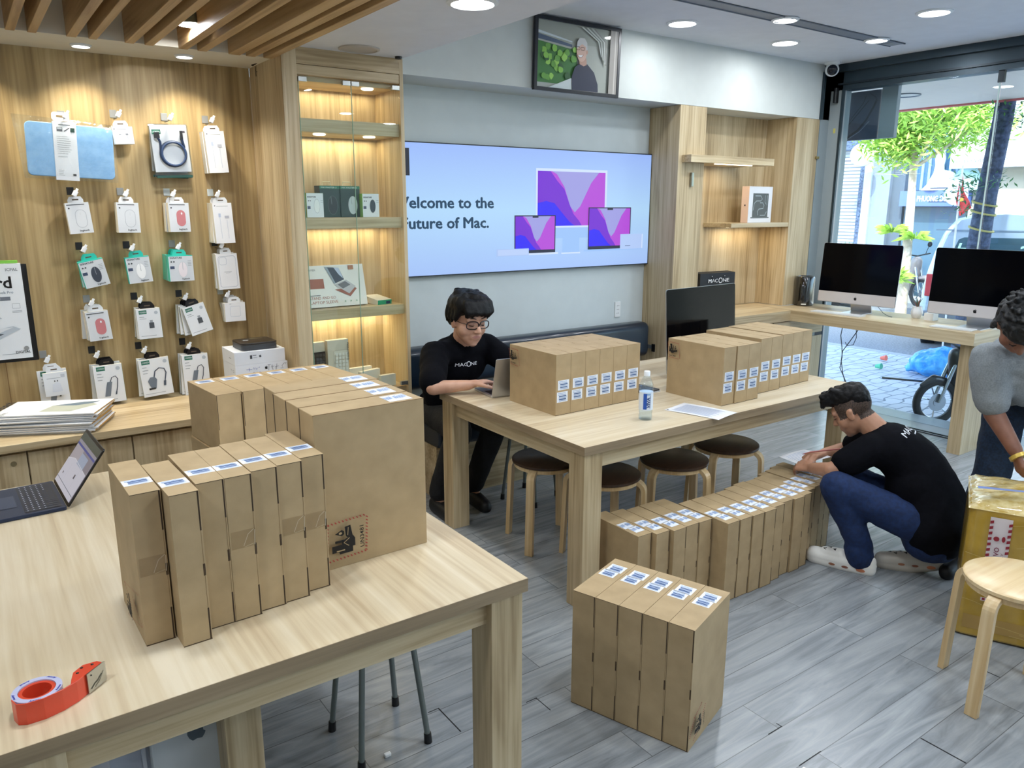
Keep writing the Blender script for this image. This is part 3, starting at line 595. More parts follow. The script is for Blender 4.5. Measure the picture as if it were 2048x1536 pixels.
def carton(T, D, Hh, slot, lab, seed=0):
    """returns the meshes of one upright corrugated carton: x thickness, y depth (0 = front), z height"""
    g = G(); e = .0012
    g.box((-T / 2, -D / 2, 0), (T / 2, D / 2, Hh), KRAFT)
    fy = -D / 2
    if slot == 'frontR':
        g.box((T / 2 - .005, fy - .0004, Hh * .74), (T / 2 - .0015, fy + .003, Hh - .001), SLOT); g.box((T / 2 - .005, fy - .0004, 0.002), (T / 2 - .0015, fy + .003, Hh * .22), SLOT)
        g.box((T / 2 - .006, fy - .0004, Hh * .44), (T / 2 - .001, fy + .003, Hh * .52), SLOT); g.box((-T / 2, fy - .0003, Hh - .002), (T / 2 - .002, fy + .002, Hh - .0006), SLOT); g.box((-T / 2, fy - .0003, .0008), (T / 2, fy + .002, .003), SLOT)
        g.box((T / 2 - .004, fy - .0006, Hh * .22), (T / 2 - .0032, fy + .003, Hh * .74), SEAM)
    if slot == 'frontL':
        g.box((-T / 2 + .001, fy - .0004, Hh * .40), (-T / 2 + .004, fy + .003, Hh - .001), SLOT); g.box((-T / 2, fy - .0003, Hh - .002), (T / 2, fy + .002, Hh - .0006), SLOT)
        g.box((T / 2 - .003, fy - .0004, 0), (T / 2, fy + .002, Hh - .01), SLOT)
    if slot == 'top':
        for a, b in ((.0, .2), (.5, .57), (.80, 1)): g.box((T / 2 - .005, fy + D * a + .002, Hh - .002), (T / 2 - .002, fy + D * b - .002, Hh + .0004), P('#7a6446', .8))
        g.box((-T / 2, fy - .0003, Hh - .003), (T / 2, fy + .002, Hh - .0012), SEAM); g.box((-T / 2, fy - .0004, 0), (T / 2, fy + .003, .0025), SLOT); g.box((T / 2 - .002, fy - .0004, 0), (T / 2 - .0006, fy + .003, Hh), SEAM)
    body = g.mesh('carton_body'); body.name = 'carton_body'
    arts = []; TOP = fr((0, 0, Hh), (1, 0, 0), (0, 1, 0)); FRT = fr((0, -D / 2, 0), (1, 0, 0), (0, 0, 1))
    if lab == 'strip': arts.append(items(G(), TOP, label_items(-T / 2 + .001, -D / 2 + D * .24, T / 2 - .001, -D / 2 + D * .40)))
    if lab == 'stripback': arts.append(items(G(), TOP, label_items(-T * .33, -D / 2 + D * .74, T * .36, -D / 2 + D * .90)))
    if lab == 'two_top': # overlapping stickers near the front
        arts.append(items(G(), TOP, label_items(-T * .40, -D / 2 + D * .30, T * .30, -D / 2 + D * .50, True)))
        arts.append(items(G(), TOP, label_items(-T * .22, -D / 2 + D * .12, T * .42, -D / 2 + D * .31, True)))
    if lab == 'two_top_b':
        arts.append(items(G(), TOP, label_items(-T * .34, D / 2 - D * .33, T * .36, D / 2 - D * .15)))
        arts.append(items(G(), TOP, label_items(-T * .40, D / 2 - D * .48, T * .28, D / 2 - D * .32)))
    if lab == 'front2':
        arts.append(items(G(), FRT, label_items(-T * .36, Hh * .415, T * .38, Hh * .575, dark=LBB)))
        arts.append(items(G(), FRT, label_items(-T * .42, Hh * .215, T * .30, Hh * .385, dark=LBB)))
    if lab == 'side': arts.append(items(G(), TOP, label_items(T * .20, -D * .36, T * .42, D * .34, True)))
    return body, [a.mesh('shipping_label') for a in arts], (T, D, Hh)
def place_carton(kit, x, y, z, rz, label, group, lean=0.0, rx=0.0, labels=True):
    """x, y: the front left bottom corner seen from the room; rz about z"""
    body, labs, (T, D, Hh) = kit
    c, s = math.cos(rz), math.sin(rz); cx = x + T / 2 * c - D / 2 * s; cy = y + T / 2 * s + D / 2 * c
    t = thing('shipping_carton', label, 'carton', (cx, cy, z), rz, group)
    t.rotation_euler = (rx, lean, rz)
    o = bpy.data.objects.new('body', body); COL.objects.link(o); o.parent = t
    b = o.modifiers.new('bevel', 'BEVEL'); b.width = .0012; b.segments = 1; b.limit_method = 'ANGLE'; b.angle_limit = .6
    if labels:
        for lm in labs: q = bpy.data.objects.new('shipping_label', lm); COL.objects.link(q); q.parent = t; q['label'] = 'white printed shipping label'
    return t
kA = carton(.0625, .255, .362, 'frontR', 'strip')
kB = carton(.0875, .300, .436, 'frontR', 'two_top_b')
kM = carton(.0915, .368, .294, 'top', 'front2')
kE = carton(.0925, .368, .294, 'top', 'front2')
kF = carton(.078, .29, .376, 'frontR', 'two_top')
kF2 = carton(.064, .29, .376, 'frontR', 'two_top')
kC = carton(.103, .335, .243, 'frontL', 'stripback')
kBig = carton(.328, .098, .440, 'none', 'side')
rn = random.Random(11)
GA = 'cartons standing in a row at the front of the front table'
# A row, front table
A = [(.227, 1.745, 1.5), (.295, 1.692, 2), (.3605, 1.736, 1.5), (.4235, 1.737, 1.5), (.488, 1.75, 1.5), (.552, 1.757, 1.5), (.6155, 1.779, 1.5)]
Acart = []
for i, (x, y, r) in enumerate(A):
    t = place_carton(kA, x, y, .75, math.radians(1.2 if i != 1 else 2.0), 'slim brown carton, %s from the left in the row along the front table' % ordn(i), GA); Acart.append(t)
art('hazard_mark', Acart[0], fr((-.03125, 0, 0), (0, -1, 0), (0, 0, 1)), hazard(.055, .075, .085, PI / 2))
for i, z in ((0, .19), (3, .205), (5, .20), (6, .19)):
    g = G(); F = fr((0, -.1275, z), (1, 0, 0), (0, 0, 1))
    items(g, F, [('r', -.028, -.022, .0305, .022, TAPE), ('l', [(.0, -.018), (.012, .01), (.026, .020)], .001, P('#d8ccb4', .3)), ('l', [(.026, -.02), (.028, .018)], .0012, P('#d8ccb4', .3)), ('l', [(.002, -.02), (.024, -.016)], .0008, P('#cdbf9f', .3))])
    g.build('clear_tape', Acart[i])
# big boxes behind
GBg = 'large cartons standing behind one another on the front table'
for i in range(4):
    y = 1.862 + .1 * i
    t = place_carton(kBig, .683 + (.003, .002, 0, .006)[i], y, .75, math.radians(1.0), 'large tall brown carton on the front table, ' + ['foremost, its whole face showing', 'second, directly behind the foremost one', 'third, with only its top edge showing', 'rearmost of the large ones'][i], GBg)
    g = G(); g.box((-.164, -.049, .4385), (.164, -.046, .4402), SEAM); g.box((-.1645, .044, .0), (-.163, .0492, .439), SLOT); g.build('flap_edge', t)
    if i == 0: art('hazard_mark', t, fr((0, -.049, 0), (1, 0, 0), (0, 0, 1)), hazard(-.088, .083, .112, PI / 2))
# rear stack, four layers of six
GC = 'cartons stacked in layers behind the front table'
th = math.radians(5.5)
for k in range(4):
    for i in range(6):
        x = .752 + .1055 * i * math.cos(th); y = 3.125 + .1055 * i * math.sin(th) * .35; z = .245 * k - (0 if k < 3 else 0)
        if k == 3: lb = 'brown carton on top of the rear stack, %s from the left' % ordn(i)
        elif k == 2 and i == 0: lb = 'brown carton directly under the leftmost top one of the rear stack'
        else: lb = 'brown carton hidden in the lower layers of the rear stack'
        place_carton(kC, x + .006 * (k % 2), y, z, th, lb, GC if (k == 3 or (k == 2 and i == 0)) else 'hidden cartons low in the rear stack', labels=(k == 3))
# B group on the floor, front
GB = 'five cartons standing side by side on the open floor'
thB = math.atan2(-.42, .143)
for i in range(5):
    q = .0888 * i; x = 1.565 + .143 / .4437 * q; y = 1.849 - .42 / .4437 * q
    t = place_carton(kB, x, y, 0, thB, 'tall brown carton on the open floor, ' + ['leftmost and farthest of the five', 'second from the left of the five', 'middle one of the five', 'second from the right of the five', 'nearest and rightmost of the five'][i], GB)
    if i == 4: art('hazard_mark', t, fr((.04375, 0, 0), (0, 1, 0), (0, 0, 1)), hazard(-.098, .088, .088, PI / 2))
# D and E on the middle table
for i in range(6):
    t = place_carton(kM, 2.195 + .0922 * i, 2.75 + .002 * i, .75, math.radians(.8), 'brown carton, %s from the left of the six beside the silver laptop' % ordn(i), 'six cartons in the left row on the middle table')
    if i == 0: art('hazard_mark', t, fr((-.04575, 0, 0), (0, -1, 0), (0, 0, 1)), hazard(-.136, .235, .078))
E8 = [(2.985, 2.424), (3.078, 2.420), (3.171, 2.423), (3.354, 2.490), (3.4475, 2.486), (3.562, 2.508), (3.656, 2.513), (3.750, 2.52)]
E8 = [(2.985, 2.424), (3.081, 2.42), (3.175, 2.423), (3.352 - .082, 2.47), (3.365, 2.487), (3.465, 2.508), (3.561, 2.513), (3.657, 2.52)]
E8 = [(2.985, 2.424, 1), (3.081, 2.42, 1), (3.1765, 2.423, 1), (3.345, 2.487, 1), (3.439, 2.49, 1), (3.5575, 2.508, 1), (3.652, 2.513, 1), (3.7465, 2.52, 1)]
xs_ = [2.985, 3.081, 3.1765, 3.272, 3.3665, 3.4655, 3.560, 3.6545]
sh_ = [0, 0, 0, .062, .062, .088, .092, .096]
for i in range(8):
    x = [2.985, 3.081, 3.1755, 3.352, 3.4475, 3.5655, 3.661, 3.755][i]; x = x - (0 if i < 3 else .0)
    t = place_carton(kE, x, E8[i][1], .75, math.radians(.6), 'brown carton, %s from the left of the eight before the middle table monitor' % ordn(i), 'eight cartons in the right row on the middle table')
    if i == 0: art('hazard_mark', t, fr((-.04625, 0, 0), (0, -1, 0), (0, 0, 1)), hazard(-.136, .235, .078))
# F row on the floor beneath the table edge
Fp = [(2.152, 2.130, 0), (2.233, 2.104, 0), (2.318, 2.085, 0), (2.3985, 2.088, 0), (2.478, 2.084, 0), (2.566, 2.002, 0), (2.648, 2.000, 0), (2.730, 1.996, 0), (2.812, 1.994, 0), (2.893, 2.008, 0), (2.974, 2.02, 0), (3.055, 2.012, 0),
      (3.136, 2.02, 1), (3.203, 2.046, 1), (3.275, 2.058, 1), (3.347, 2.075, 1), (3.418, 2.088, 1)]
for i, (x, y, k) in enumerate(Fp):
    r = math.radians([0, 0, 1, 0, 0, 0, 0, .5, 0, 0, 0, 0, 0, 1, 0, 2, 2][i])
    place_carton(kF2 if k else kF, x, y, 0, r, 'brown carton in the long floor row, %s' % ('%s from the left' % ordn(i) if i < 14 else ['third from its right end', 'second from its right end', 'at its right end beside the crouching knee'][i - 14]), 'cartons in the long row on the floor')

# ================================================================ STOOLS
def stool(x, y, rz, seatm, legm, label, light=False):
    t = thing('round_stool', label, 'stool', (x, y, 0), rz, 'round bentwood stools')
    g = G(); g.lathe([(.001, .438), (.165, .438), (.175, .443), (.175, .455), (.168, .46), (.001, .461)], seatm, 40); g.build('seat', t, smooth=True)
    g = G(); g.lathe([(.13, .415), (.165, .42), (.165, .4378), (.13, .4378)], legm, 32); g.build('seat_ring', t, smooth=True)
    for k in range(4):
        a = PI / 2 * k; M = Matrix.Rotation(a, 4, 'Z'); g = G(); th_ = .022; hw = .021
        path = [(.09, .428)] + [(.155 + .045 * math.sin(q), .383 + .045 * math.cos(q)) for q in [i * PI / 12 for i in range(7)]] + [(.209, 0)]
        path = [(.10, .431), (.150, .431)] + [(.150 + .046 * math.sin(q), .385 + .046 * math.cos(q)) for q in [i * PI / 14 for i in range(1, 8)]] + [(.212, 0)]
        vs = []; 
        for i, (r, z) in enumerate(path):
            p0 = Vector(path[max(0, i - 1)]); p1 = Vector(path[min(len(path) - 1, i + 1)]); d = (p1 - p0).normalized(); nn = Vector((d.y, -d.x)) * th_ / 2
            for s in (1, -1):
                for w in (-hw, hw): vs.append((r - s * nn.x * 1, w, z - s * nn.y * 1))
        # ring order: outer-left, outer-right, inner-right, inner-left
        ring = []; 
        for i in range(len(path)): ring += [vs[4 * i], vs[4 * i + 1], vs[4 * i + 3], vs[4 * i + 2]]
        nP = len(path); fs = [(4 * i + j, 4 * i + (j + 1) % 4, 4 * i + 4 + (j + 1) % 4, 4 * i + 4 + j) for i in range(nP - 1) for j in range(4)] + [(0, 3, 2, 1), (4 * nP - 4, 4 * nP - 3, 4 * nP - 2, 4 * nP - 1)]
        g.add(ring, fs, legm, M); g.build('leg', t, bevel=.002)
    return t
stool(2.325, 2.985, math.radians(30), SEATW, STOOLW, 'dark-seated birch stool under the left end of the middle table')
stool(2.42, 2.640, math.radians(32), SEATW, STOOLW, 'dark-seated birch stool half hidden behind the near leg of the middle table')
stool(2.86, 2.60, math.radians(10), SEATW, STOOLW, 'dark-seated birch stool behind the middle of the floor carton row')
stool(3.29, 2.62, math.radians(20), SEATW, STOOLW, 'dark-seated birch stool under the table front, nearest the crouching person')
stool(2.865, .985, math.radians(-2), wood('light_seat', 'x', '#cfae80', '#dcc193', '#e8d2a8', rough=.3), STOOLW, 'pale birch stool at the right edge in front of the yellow parcel')
def metal_stool(x, y, rz, label, h=.45):
    t = thing('metal_stool', label, 'stool', (x, y, 0), rz, 'grey steel legged stools')
    g = G(); g.lathe([(.001, h - .03), (.145, h - .03), (.15, h - .02), (.15, h - .004), (.14, h), (.001, h)], P('#2b3036', .5), 32); g.build('seat', t, smooth=True)
    for k in range(4):
        a = PI / 4 + PI / 2 * k; c, s = math.cos(a), math.sin(a)
        l = G().tube([(c * .115, s * .115, h - .03), (c * .165, s * .165, .03)], .0095, P('#7b8481', .35, .6), 12).build('leg', t, smooth=True)
        G().tube([(c * .165, s * .165, .034), (c * .167, s * .167, 0)], [.0125, .0135], BLACK, 12).build('rubber_foot', l, smooth=True)
    return t
metal_stool(.93, 2.075, math.radians(0), 'grey steel legged stool under the front table')
metal_stool(2.62, 3.52, math.radians(20), 'grey steel legged stool under the far side of the middle table')

# ================================================================ THINGS ON THE FRONT TABLE
def keys(g, u0, v0, w, h, mat, M, rows=6, cols=14, z=.0006):
    for r in range(rows):
        for c in range(cols):
            a = u0 + w * c / cols; b_ = v0 + h * r / rows
            if r == 0 and 4 <= c <= 8:
                if c > 4: continue
                g.add([(p[0], p[1], z) for p in [(a, b_), (a + w / cols * 4.85, b_), (a + w / cols * 4.85, b_ + h / rows * .82), (a, b_ + h / rows * .82)]], [(0, 1, 2, 3)], mat, M); continue
            ww = w / cols * .82; hh = h / rows * .82
            g.add([(a, b_, z), (a + ww, b_, z), (a + ww, b_ + hh, z), (a, b_ + hh, z)], [(0, 1, 2, 3)], mat, M)
NAVY = P('#27334d', .4, .3); NAVY2 = P('#161c2a', .4)
# dark laptop: base on the table, user side facing -x, screen opening leftwards
t = thing('laptop', 'open dark blue laptop showing a document, at the left edge of the front table', 'laptop', (.168, 2.91, .75), math.radians(-87.5))
g = G(); g.rbox((-.152, -.215, .001), (.152, .0, .0125), .008, NAVY); g.build('base', t, bevel=.0015)
g = G(); K = fr((0, 0, .0126), (1, 0, 0), (0, 1, 0)); items(g, K, [('r', -.138, -.115, .138, -.012, NAVY2)]); keys(g, -.135, -.112, .27, .098, P('#2a3040', .45), K, z=.0012)
rr = random.Random(2)
for i in range(60): a, b_ = -.13 + .27 * (i % 14) / 14, -.107 + .098 * (i // 14) / 6; g.add([(a, b_, .0016), (a + .004, b_, .0016), (a + .004, b_ + .004, .0016), (a, b_ + .004, .0016)], [(0, 1, 2, 3)], P('#c9d4e6', .5), K)
g.build('keyboard', t)
art('trackpad', t, K, [('o', -.062, -.205, .062, -.127, .004, .001, P('#1c2538', .3)), ('r', -.06, -.203, .06, -.129, P('#2b3853', .3))])
Ms = Matrix.Translation((0, .001, .010)) @ Matrix.Rotation(math.radians(-36), 4, 'X')
g = G(); g.rbox((-.152, 0, 0), (.152, .006, .213), .008, P('#0d1014', .3), Ms, axis='y'); lid = g.build('lid', t, bevel=.001)
E1 = lambda h, e=.62: P(h, .3, 0, e)
its = [('r', -.143, .012, .143, .203, E1('#b5afb9')), ('r', -.143, .176, .143, .203, E1('#5f6a62', .4)), ('r', -.143, .158, .143, .166, E1('#4d58a0')), ('r', -.143, .166, .143, .177, E1('#9d9aa6')), ('r', -.02, .012, .143, .158, E1('#8f8a97')), ('p', [(-.143, .012), (-.143, .10), (-.06, .118), (.143, .11), (.143, .012)], E1('#d8d8e6')),
       ('r', -.02, .11, .08, .15, E1('#a9b6cf')), ('l', [(-.143, .1), (-.06, .118), (.143, .11)], .0015, E1('#f4f4fa')), ('r', -.143, .03, .143, .032, E1('#6a6f80')), ('r', .04, .07, .055, .085, E1('#5d5a68')), ('r', -.1, .05, -.09, .058, E1('#5d5a68')), ('l', [(-.05, .012), (-.05, .10)], .001, E1('#b5b5c8')), ('l', [(.07, .012), (.07, .10)], .001, E1('#b5b5c8'))]
art('screen', t, Ms @ fr((0, -.0003, 0), (1, 0, 0), (0, 0, 1)), its).parent = lid
# tape dispenser
RED = P('#d8472c', .35, coat=.3)
t = thing('tape_dispenser', 'red packing tape dispenser with a steel blade on the front table', 'tape dispenser', (.05, 1.632, .75), math.radians(14)); t.scale = (.84, .84, .84)
# ring of tape standing flat on the table, body wrapping it
g = G(); nn = 40; R1, R2, h = .052, .039, .05
vs = []; fs = []
for i in range(nn):
    a = 2 * PI * i / nn
    for r_, z in ((R1, .004), (R1, h), (R2, h), (R2, .004)): vs.append((r_ * math.cos(a) - .045, r_ * math.sin(a) + .012, z))
for i in range(nn):
    for j in range(4): fs.append((4 * i + j, 4 * ((i + 1) % nn) + j, 4 * ((i + 1) % nn) + (j + 1) % 4, 4 * i + (j + 1) % 4))
g.add(vs, fs, P('#c3c6e4', .25, coat=.4)); 
roll = g.build('tape_roll', t, smooth=True)
for k in range(5):
    a = .3 + k * 1.0; art('printed_mark', roll, fr((-.045 + .0388 * math.cos(a), .012 + .0388 * math.sin(a), .026), (-math.sin(a), math.cos(a), 0), (0, 0, -1)) @ Matrix.Identity(4), [('t', 'Anwei' if k % 2 else 'Anwei', -.012, -.006, .008, P('#2b35a8', .5), dict(w=.026, shear=.2))]) if False else None
g = G(); vs = []; fs = []
for i in range(nn):
    a = 2 * PI * i / nn
    for r_, z in ((.0385, .003), (.0385, .047), (.030, .047), (.030, .003)): vs.append((r_ * math.cos(a) - .045, r_ * math.sin(a) + .012, z))
for i in range(nn):
    for j in range(4): fs.append((4 * i + j, 4 * ((i + 1) % nn) + j, 4 * ((i + 1) % nn) + (j + 1) % 4, 4 * i + (j + 1) % 4))
g.add(vs, fs, RED); g.build('hub', t, smooth=True)
MKB = P('#2f38a0', .5)
for k in range(5):
    a = .55 + k * 1.25; cx_, cy_ = -.045 + .0455 * math.cos(a), .012 + .0455 * math.sin(a)
    art('printed_mark', roll, fr((cx_, cy_, .0502), (-math.sin(a), math.cos(a), 0), (-math.cos(a), -math.sin(a), 0)), [('t', 'Anwei', -.012, -.004, .006, MKB, dict(w=.024, shear=.2, bold=.02))])
# shell: wall along the near side sweeping to the blade
prof = [(-.101, .004), (-.100, -.022), (-.085, -.036), (-.05, -.045), (-.01, -.043), (.025, -.033), (.045, -.022), (.05, -.018)]
vs = []; 
for i, (x, y) in enumerate(prof):
    p0 = Vector(prof[max(0, i - 1)]); p1 = Vector(prof[min(len(prof) - 1, i + 1)]); d = (p1 - p0).normalized(); nv = Vector((-d.y, d.x)) * .003
    vs += [(x, y, 0), (x, y, .054), (x + nv.x, y + nv.y, .054), (x + nv.x, y + nv.y, 0)]
fs = [(4 * i + j, 4 * i + (j + 1) % 4, 4 * i + 4 + (j + 1) % 4, 4 * i + 4 + j) for i in range(len(prof) - 1) for j in range(4)] + [(0, 3, 2, 1), (len(vs) - 4, len(vs) - 3, len(vs) - 2, len(vs) - 1)]
g = G(); g.add(vs, fs, RED); g.prism([(-.1, -.02), (-.05, -.043), (.02, -.034), (.05, -.018), (.03, .0), (-.01, .02), (-.08, .02)], .003, RED)
g.prism([(.012, -.034), (.05, -.019), (.098, .006), (.092, .02), (.062, .028), (.034, .012), (.02, -.015)], .054, RED); g.build('shell', t, bevel=.0012)
g = G(); Mb = fr((.0505, -.0205, 0), (.05, .027, 0), (0, 0, 1)); g.box((0, 0, -.0015), (.058, .052, .001), P('#b7b5ab', .3, .9), Mb @ Matrix.Translation((0, .002, .0025)))
for i in range(13): z = .004 + i * .0038; g.add([(.058, z, .003), (.058, z + .0036, .003), (.0625, z + .0018, .003)], [(0, 1, 2)], P('#b7b5ab', .3, .9), Mb)
bl = g.build('blade', t); art('scuff', bl, Mb @ Matrix.Translation((0, 0, .0038)), [('l', [(.008, .01), (.02, .018), (.03, .02), (.044, .03)], .003, P('#4c4a40', .5)), ('l', [(.02, .008), (.035, .016), (.05, .034)], .0018, P('#57544a', .5)), ('e', .012, .045, .002, .002, BLACK)])
g = G(); [g.lathe([(.0035, 0), (.0035, .001), (.001, .002)], P('#3a3a3a', .3, .8), 10, (x, y, .054)) for x, y in ((.055, .016), (.078, .012), (.04, .0))]; g.build('rivet', t)

# ================================================================ THINGS ON THE MIDDLE TABLE
# silver laptop of the seated person
t = thing('laptop', 'open silver laptop used by the seated person at the middle table', 'laptop', (2.29, 3.192, .75), math.radians(173))
g = G(); g.rbox((-.152, -.21, .001), (.152, .0, .012), .008, ALU); g.build('base', t, bevel=.0015)
g = G(); K = fr((0, 0, .0121), (1, 0, 0), (0, 1, 0)); items(g, K, [('r', -.138, -.115, .138, -.012, NAVY2)]); keys(g, -.135, -.112, .27, .098, BLACK, K, z=.0012); g.build('keyboard', t)
art('trackpad', t, K, [('r', -.06, -.203, .06, -.129, P('#b4bac6', .3))])
Ms = Matrix.Translation((0, .001, .010)) @ Matrix.Rotation(math.radians(-14), 4, 'X')
g = G(); g.rbox((-.152, 0, 0), (.152, .006, .21), .008, ALU, Ms, axis='y'); lid = g.build('lid', t, bevel=.001)
art('screen', lid, Ms @ fr((0, -.0003, 0), (1, 0, 0), (0, 0, 1)), [('r', -.147, .008, .147, .205, SCREEN), ('r', -.142, .014, .142, .2, E1('#9fb6e8', .8))])
# water bottle
t = thing('water_bottle', 'clear plastic water bottle with a blue and white label on the middle table', 'bottle', (2.505, 2.468, .75))
BG = glass_mat('bottle_plastic', (.90, .95, .98), 2.0)
g = G(); g.lathe([(.024, .0), (.031, .004), (.032, .02), (.029, .03), (.032, .04), (.032, .13), (.033, .15), (.031, .17), (.020, .195), (.0125, .208), (.0125, .222)], BG, 28); g.build('body', t, smooth=True)
g = G(); g.lathe([(.0145, .208), (.0145, .228), (.013, .2305), (.001, .2305)], P('#f2f6fb', .4), 24); g.build('cap', t, smooth=True)
g = G(); g.lathe([(.0325, .05), (.0325, .135)], P('#dfeaf7', .4), 28); lb_ = g.build('wrap_label', t, smooth=True)
g = G()
for a0, a1, z0, z1, c in ((3.55, 4.05, .055, .13, '#2457b5'), (4.5, 4.58, .06, .12, '#1e3f7a'), (4.05, 4.6, .122, .13, '#8fb4dc')):
    vs = []; nn_ = 6
    for i in range(nn_ + 1):
        a = a0 + (a1 - a0) * i / nn_; vs += [(.0331 * math.cos(a), .0331 * math.sin(a), z0), (.0331 * math.cos(a), .0331 * math.sin(a), z1)]
    g.add(vs, [(2 * i, 2 * i + 2, 2 * i + 3, 2 * i + 1) for i in range(nn_)], P(c, .4))
a = 4.28; items(g, fr((.0332 * math.cos(a), .0332 * math.sin(a), 0), (-math.sin(a), math.cos(a), 0), (0, 0, 1)), [('t', 'VIVA', .006, .062, .014, P('#173a7c', .4), dict(rot=PI / 2, w=.05, bold=.03, shear=.15))])
g.build('printed_label', lb_)
g = G(); g.lathe([(.001, .006), (.028, .006), (.029, .03), (.029, .16), (.001, .16)], glass_mat('water', (.93, .97, 1.0), .4), 20); g.build('water', t, smooth=True)
# paper sheet
def sheet(name, label, pts, z, curl, nlines, mat=PAPER):
    """quad sheet of paper: pts four xy corners (origin, right, far right, far)"""
    a, b_, c, d = [Vector((*p, z)) if len(p) == 2 else Vector(p) for p in pts]; g = G(); n = 8; vs = []
    for j in range(n + 1):
        for i in range(n + 1):
            u, v = i / n, j / n; p = a * (1 - u) * (1 - v) + b_ * u * (1 - v) + c * u * v + d * (1 - u) * v; p.z += curl * (u * (1 - u) * 2 + .5 * math.sin(3 * v) * u) + .0008
            vs.append(p)
    g.add(vs, [(j * (n + 1) + i, j * (n + 1) + i + 1, (j + 1) * (n + 1) + i + 1, (j + 1) * (n + 1) + i) for j in range(n) for i in range(n)], mat)
    L = P('#9fb2d2', .6)
    for k in range(nlines):
        v = .12 + .78 * k / nlines; vs = []
        for i in range(n + 1):
            u = .1 + .75 * i / n * (.9 if k % 3 else 1)
            for dv in (-.008, .008): w = v + dv; p = a * (1 - u) * (1 - w) + b_ * u * (1 - w) + c * u * w + d * (1 - u) * w; p.z += curl * (u * (1 - u) * 2 + .5 * math.sin(3 * w) * u) + .0016; vs.append(p)
        g.add(vs, [(2 * i, 2 * i + 2, 2 * i + 3, 2 * i + 1) for i in range(n)], L)
    o = g.build(name, smooth=True); tag(o, label, 'paper'); return o
sheet('paper_sheet', 'printed sheet of paper lying on the middle table before the cartons', [(2.70, 2.535), (2.775, 2.262), (2.95, 2.295), (2.885, 2.575)][::1], .75, .004, 14)
art('staple_mark', bpy.data.objects['paper_sheet'], fr((2.715, 2.525, .7525), (1, 0, 0), (0, 1, 0)), [('e', 0, 0, .006, .005, BLACK)])
# small dark tablet behind bottle
t = thing('closed_laptop', 'closed grey laptop lying between the two carton rows on the middle table', 'laptop', (2.93, 2.93, .75), math.radians(3))
g = G(); g.rbox((-.09, -.11, .001), (.03, .17, .014), .006, P('#4b4e54', .35, .6)); g.build('body', t, bevel=.001)
g = G(); g.rbox((-.095, -.115, .0), (.03, -.111, .006), .001, P('#c7cad0', .4)); g.build('rim', t)

# ================================================================ DESKTOP COMPUTERS
def apple(u, v, s, mat):
    q = [(0, .32), (-.12, .38), (-.30, .34), (-.40, .16), (-.40, -.06), (-.32, -.28), (-.18, -.44), (-.06, -.42), (.04, -.39), (.14, -.42), (.26, -.44), (.38, -.28), (.44, -.14), (.34, -.04), (.33, .10), (.42, .22), (.32, .35), (.16, .37)]
    return [('p', [(u + a * s, v + b_ * s) for a, b_ in q], mat), ('p', [(u + a * s, v + b_ * s) for a, b_ in ((.0, .42), (.02, .56), (.14, .68), (.15, .54), (.07, .44))], mat)]
def imac(x, y, z, rz, label, group=None, tilt=-5, w=.65, h=.475, hz=.14):
    t = thing('all_in_one_computer', label, 'computer', (x, y, z), rz, group)
    Mt = Matrix.Translation((0, -.02, hz)) @ Matrix.Rotation(math.radians(tilt), 4, 'X'); z0, z1 = -.065, h - .065 - .0
    g = G(); g.rbox((-w / 2, .0, z0), (w / 2, .006, z1), .014, ALU, Mt, axis='y'); vs = []
    g.lathe([(.001, .03), (.1, .028), (.17, .012), (.2, 0)], ALU, 24, M=Mt @ Matrix.Translation((0, .006, .17)) @ Matrix.Rotation(-PI / 2, 4, 'X')); g.build('housing', t, smooth=True)
    S = Mt @ fr((0, -.0006, 0), (1, 0, 0), (0, 0, 1))
    g = G(); nn = 5; r = .014; a0, b0, a1, b1 = -w / 2 + .001, z0 + .088, w / 2 - .001, z1 - .001; ring = [(a0, b0), (a1, b0)]
    for cx, t0 in ((a1 - r, 0), (a0 + r, PI / 2)):
        for i in range(nn + 1): q = t0 + PI / 2 * i / nn; ring.append((cx + r * math.cos(q), b1 - r + r * math.sin(q)))
    items(g, S, [('p', ring, SCREEN)]); g.build('screen', t)
    art('chin', t, S, [('r', -w / 2 + .004, z0 + .004, w / 2 - .004, z0 + .087, P('#d3cfcf', .35, .3))] + apple(0, z0 + .043, .028, BLACK))
    g = G(); g.box((-.085, -.006, .08), (.085, .0, .30), ALU, Matrix.Translation((0, .075, 0)) @ Matrix.Rotation(math.radians(18), 4, 'X') @ Matrix.Translation((0, 0, -.1)))
    g = G(); pr = [(-.10, .0), (-.10, .005), (.085, .005), (.10, .02), (.055, .19), (.015, .245), (.008, .24), (.045, .185), (.088, .02), (.08, .0)]
    for i in range(len(pr) - 1): pass
    vs = [(-.0875, y_, z_) for y_, z_ in ((-.11, 0), (.10, 0), (.10, .012), (.03, .24), (.022, .238), (.088, .008), (-.11, .005))]; vs2 = [(.0875, q[1], q[2]) for q in vs]; k = 7
    g.add(vs + vs2, [(i, (i + 1) % k, k + (i + 1) % k, k + i) for i in range(k)] + [(0, 6, 5, 1), (1, 5, 2), (2, 5, 4, 3), (7, 8, 12, 13), (8, 9, 12), (9, 10, 11, 12)], ALU); g.build('stand', t, bevel=.001)
    return t
GI = 'all-in-one computers on the window counter'
imac(5.80, 3.435, .88, math.radians(-88), 'large desktop computer with black screen on the window counter, left of the two', GI, tilt=-4)
imac(5.80, 2.53, .88, math.radians(-88), 'large desktop computer with black screen behind the bending person', GI, tilt=-4)
imac(3.535, 3.055, .75, math.radians(4), 'desktop computer with black screen standing behind the carton rows on the middle table', None, tilt=-4, h=.485, hz=.09)
t = thing('keyboard', 'slim white keyboard in front of the left window counter computer', 'keyboard', (5.655, 3.50, .88), math.radians(-88))
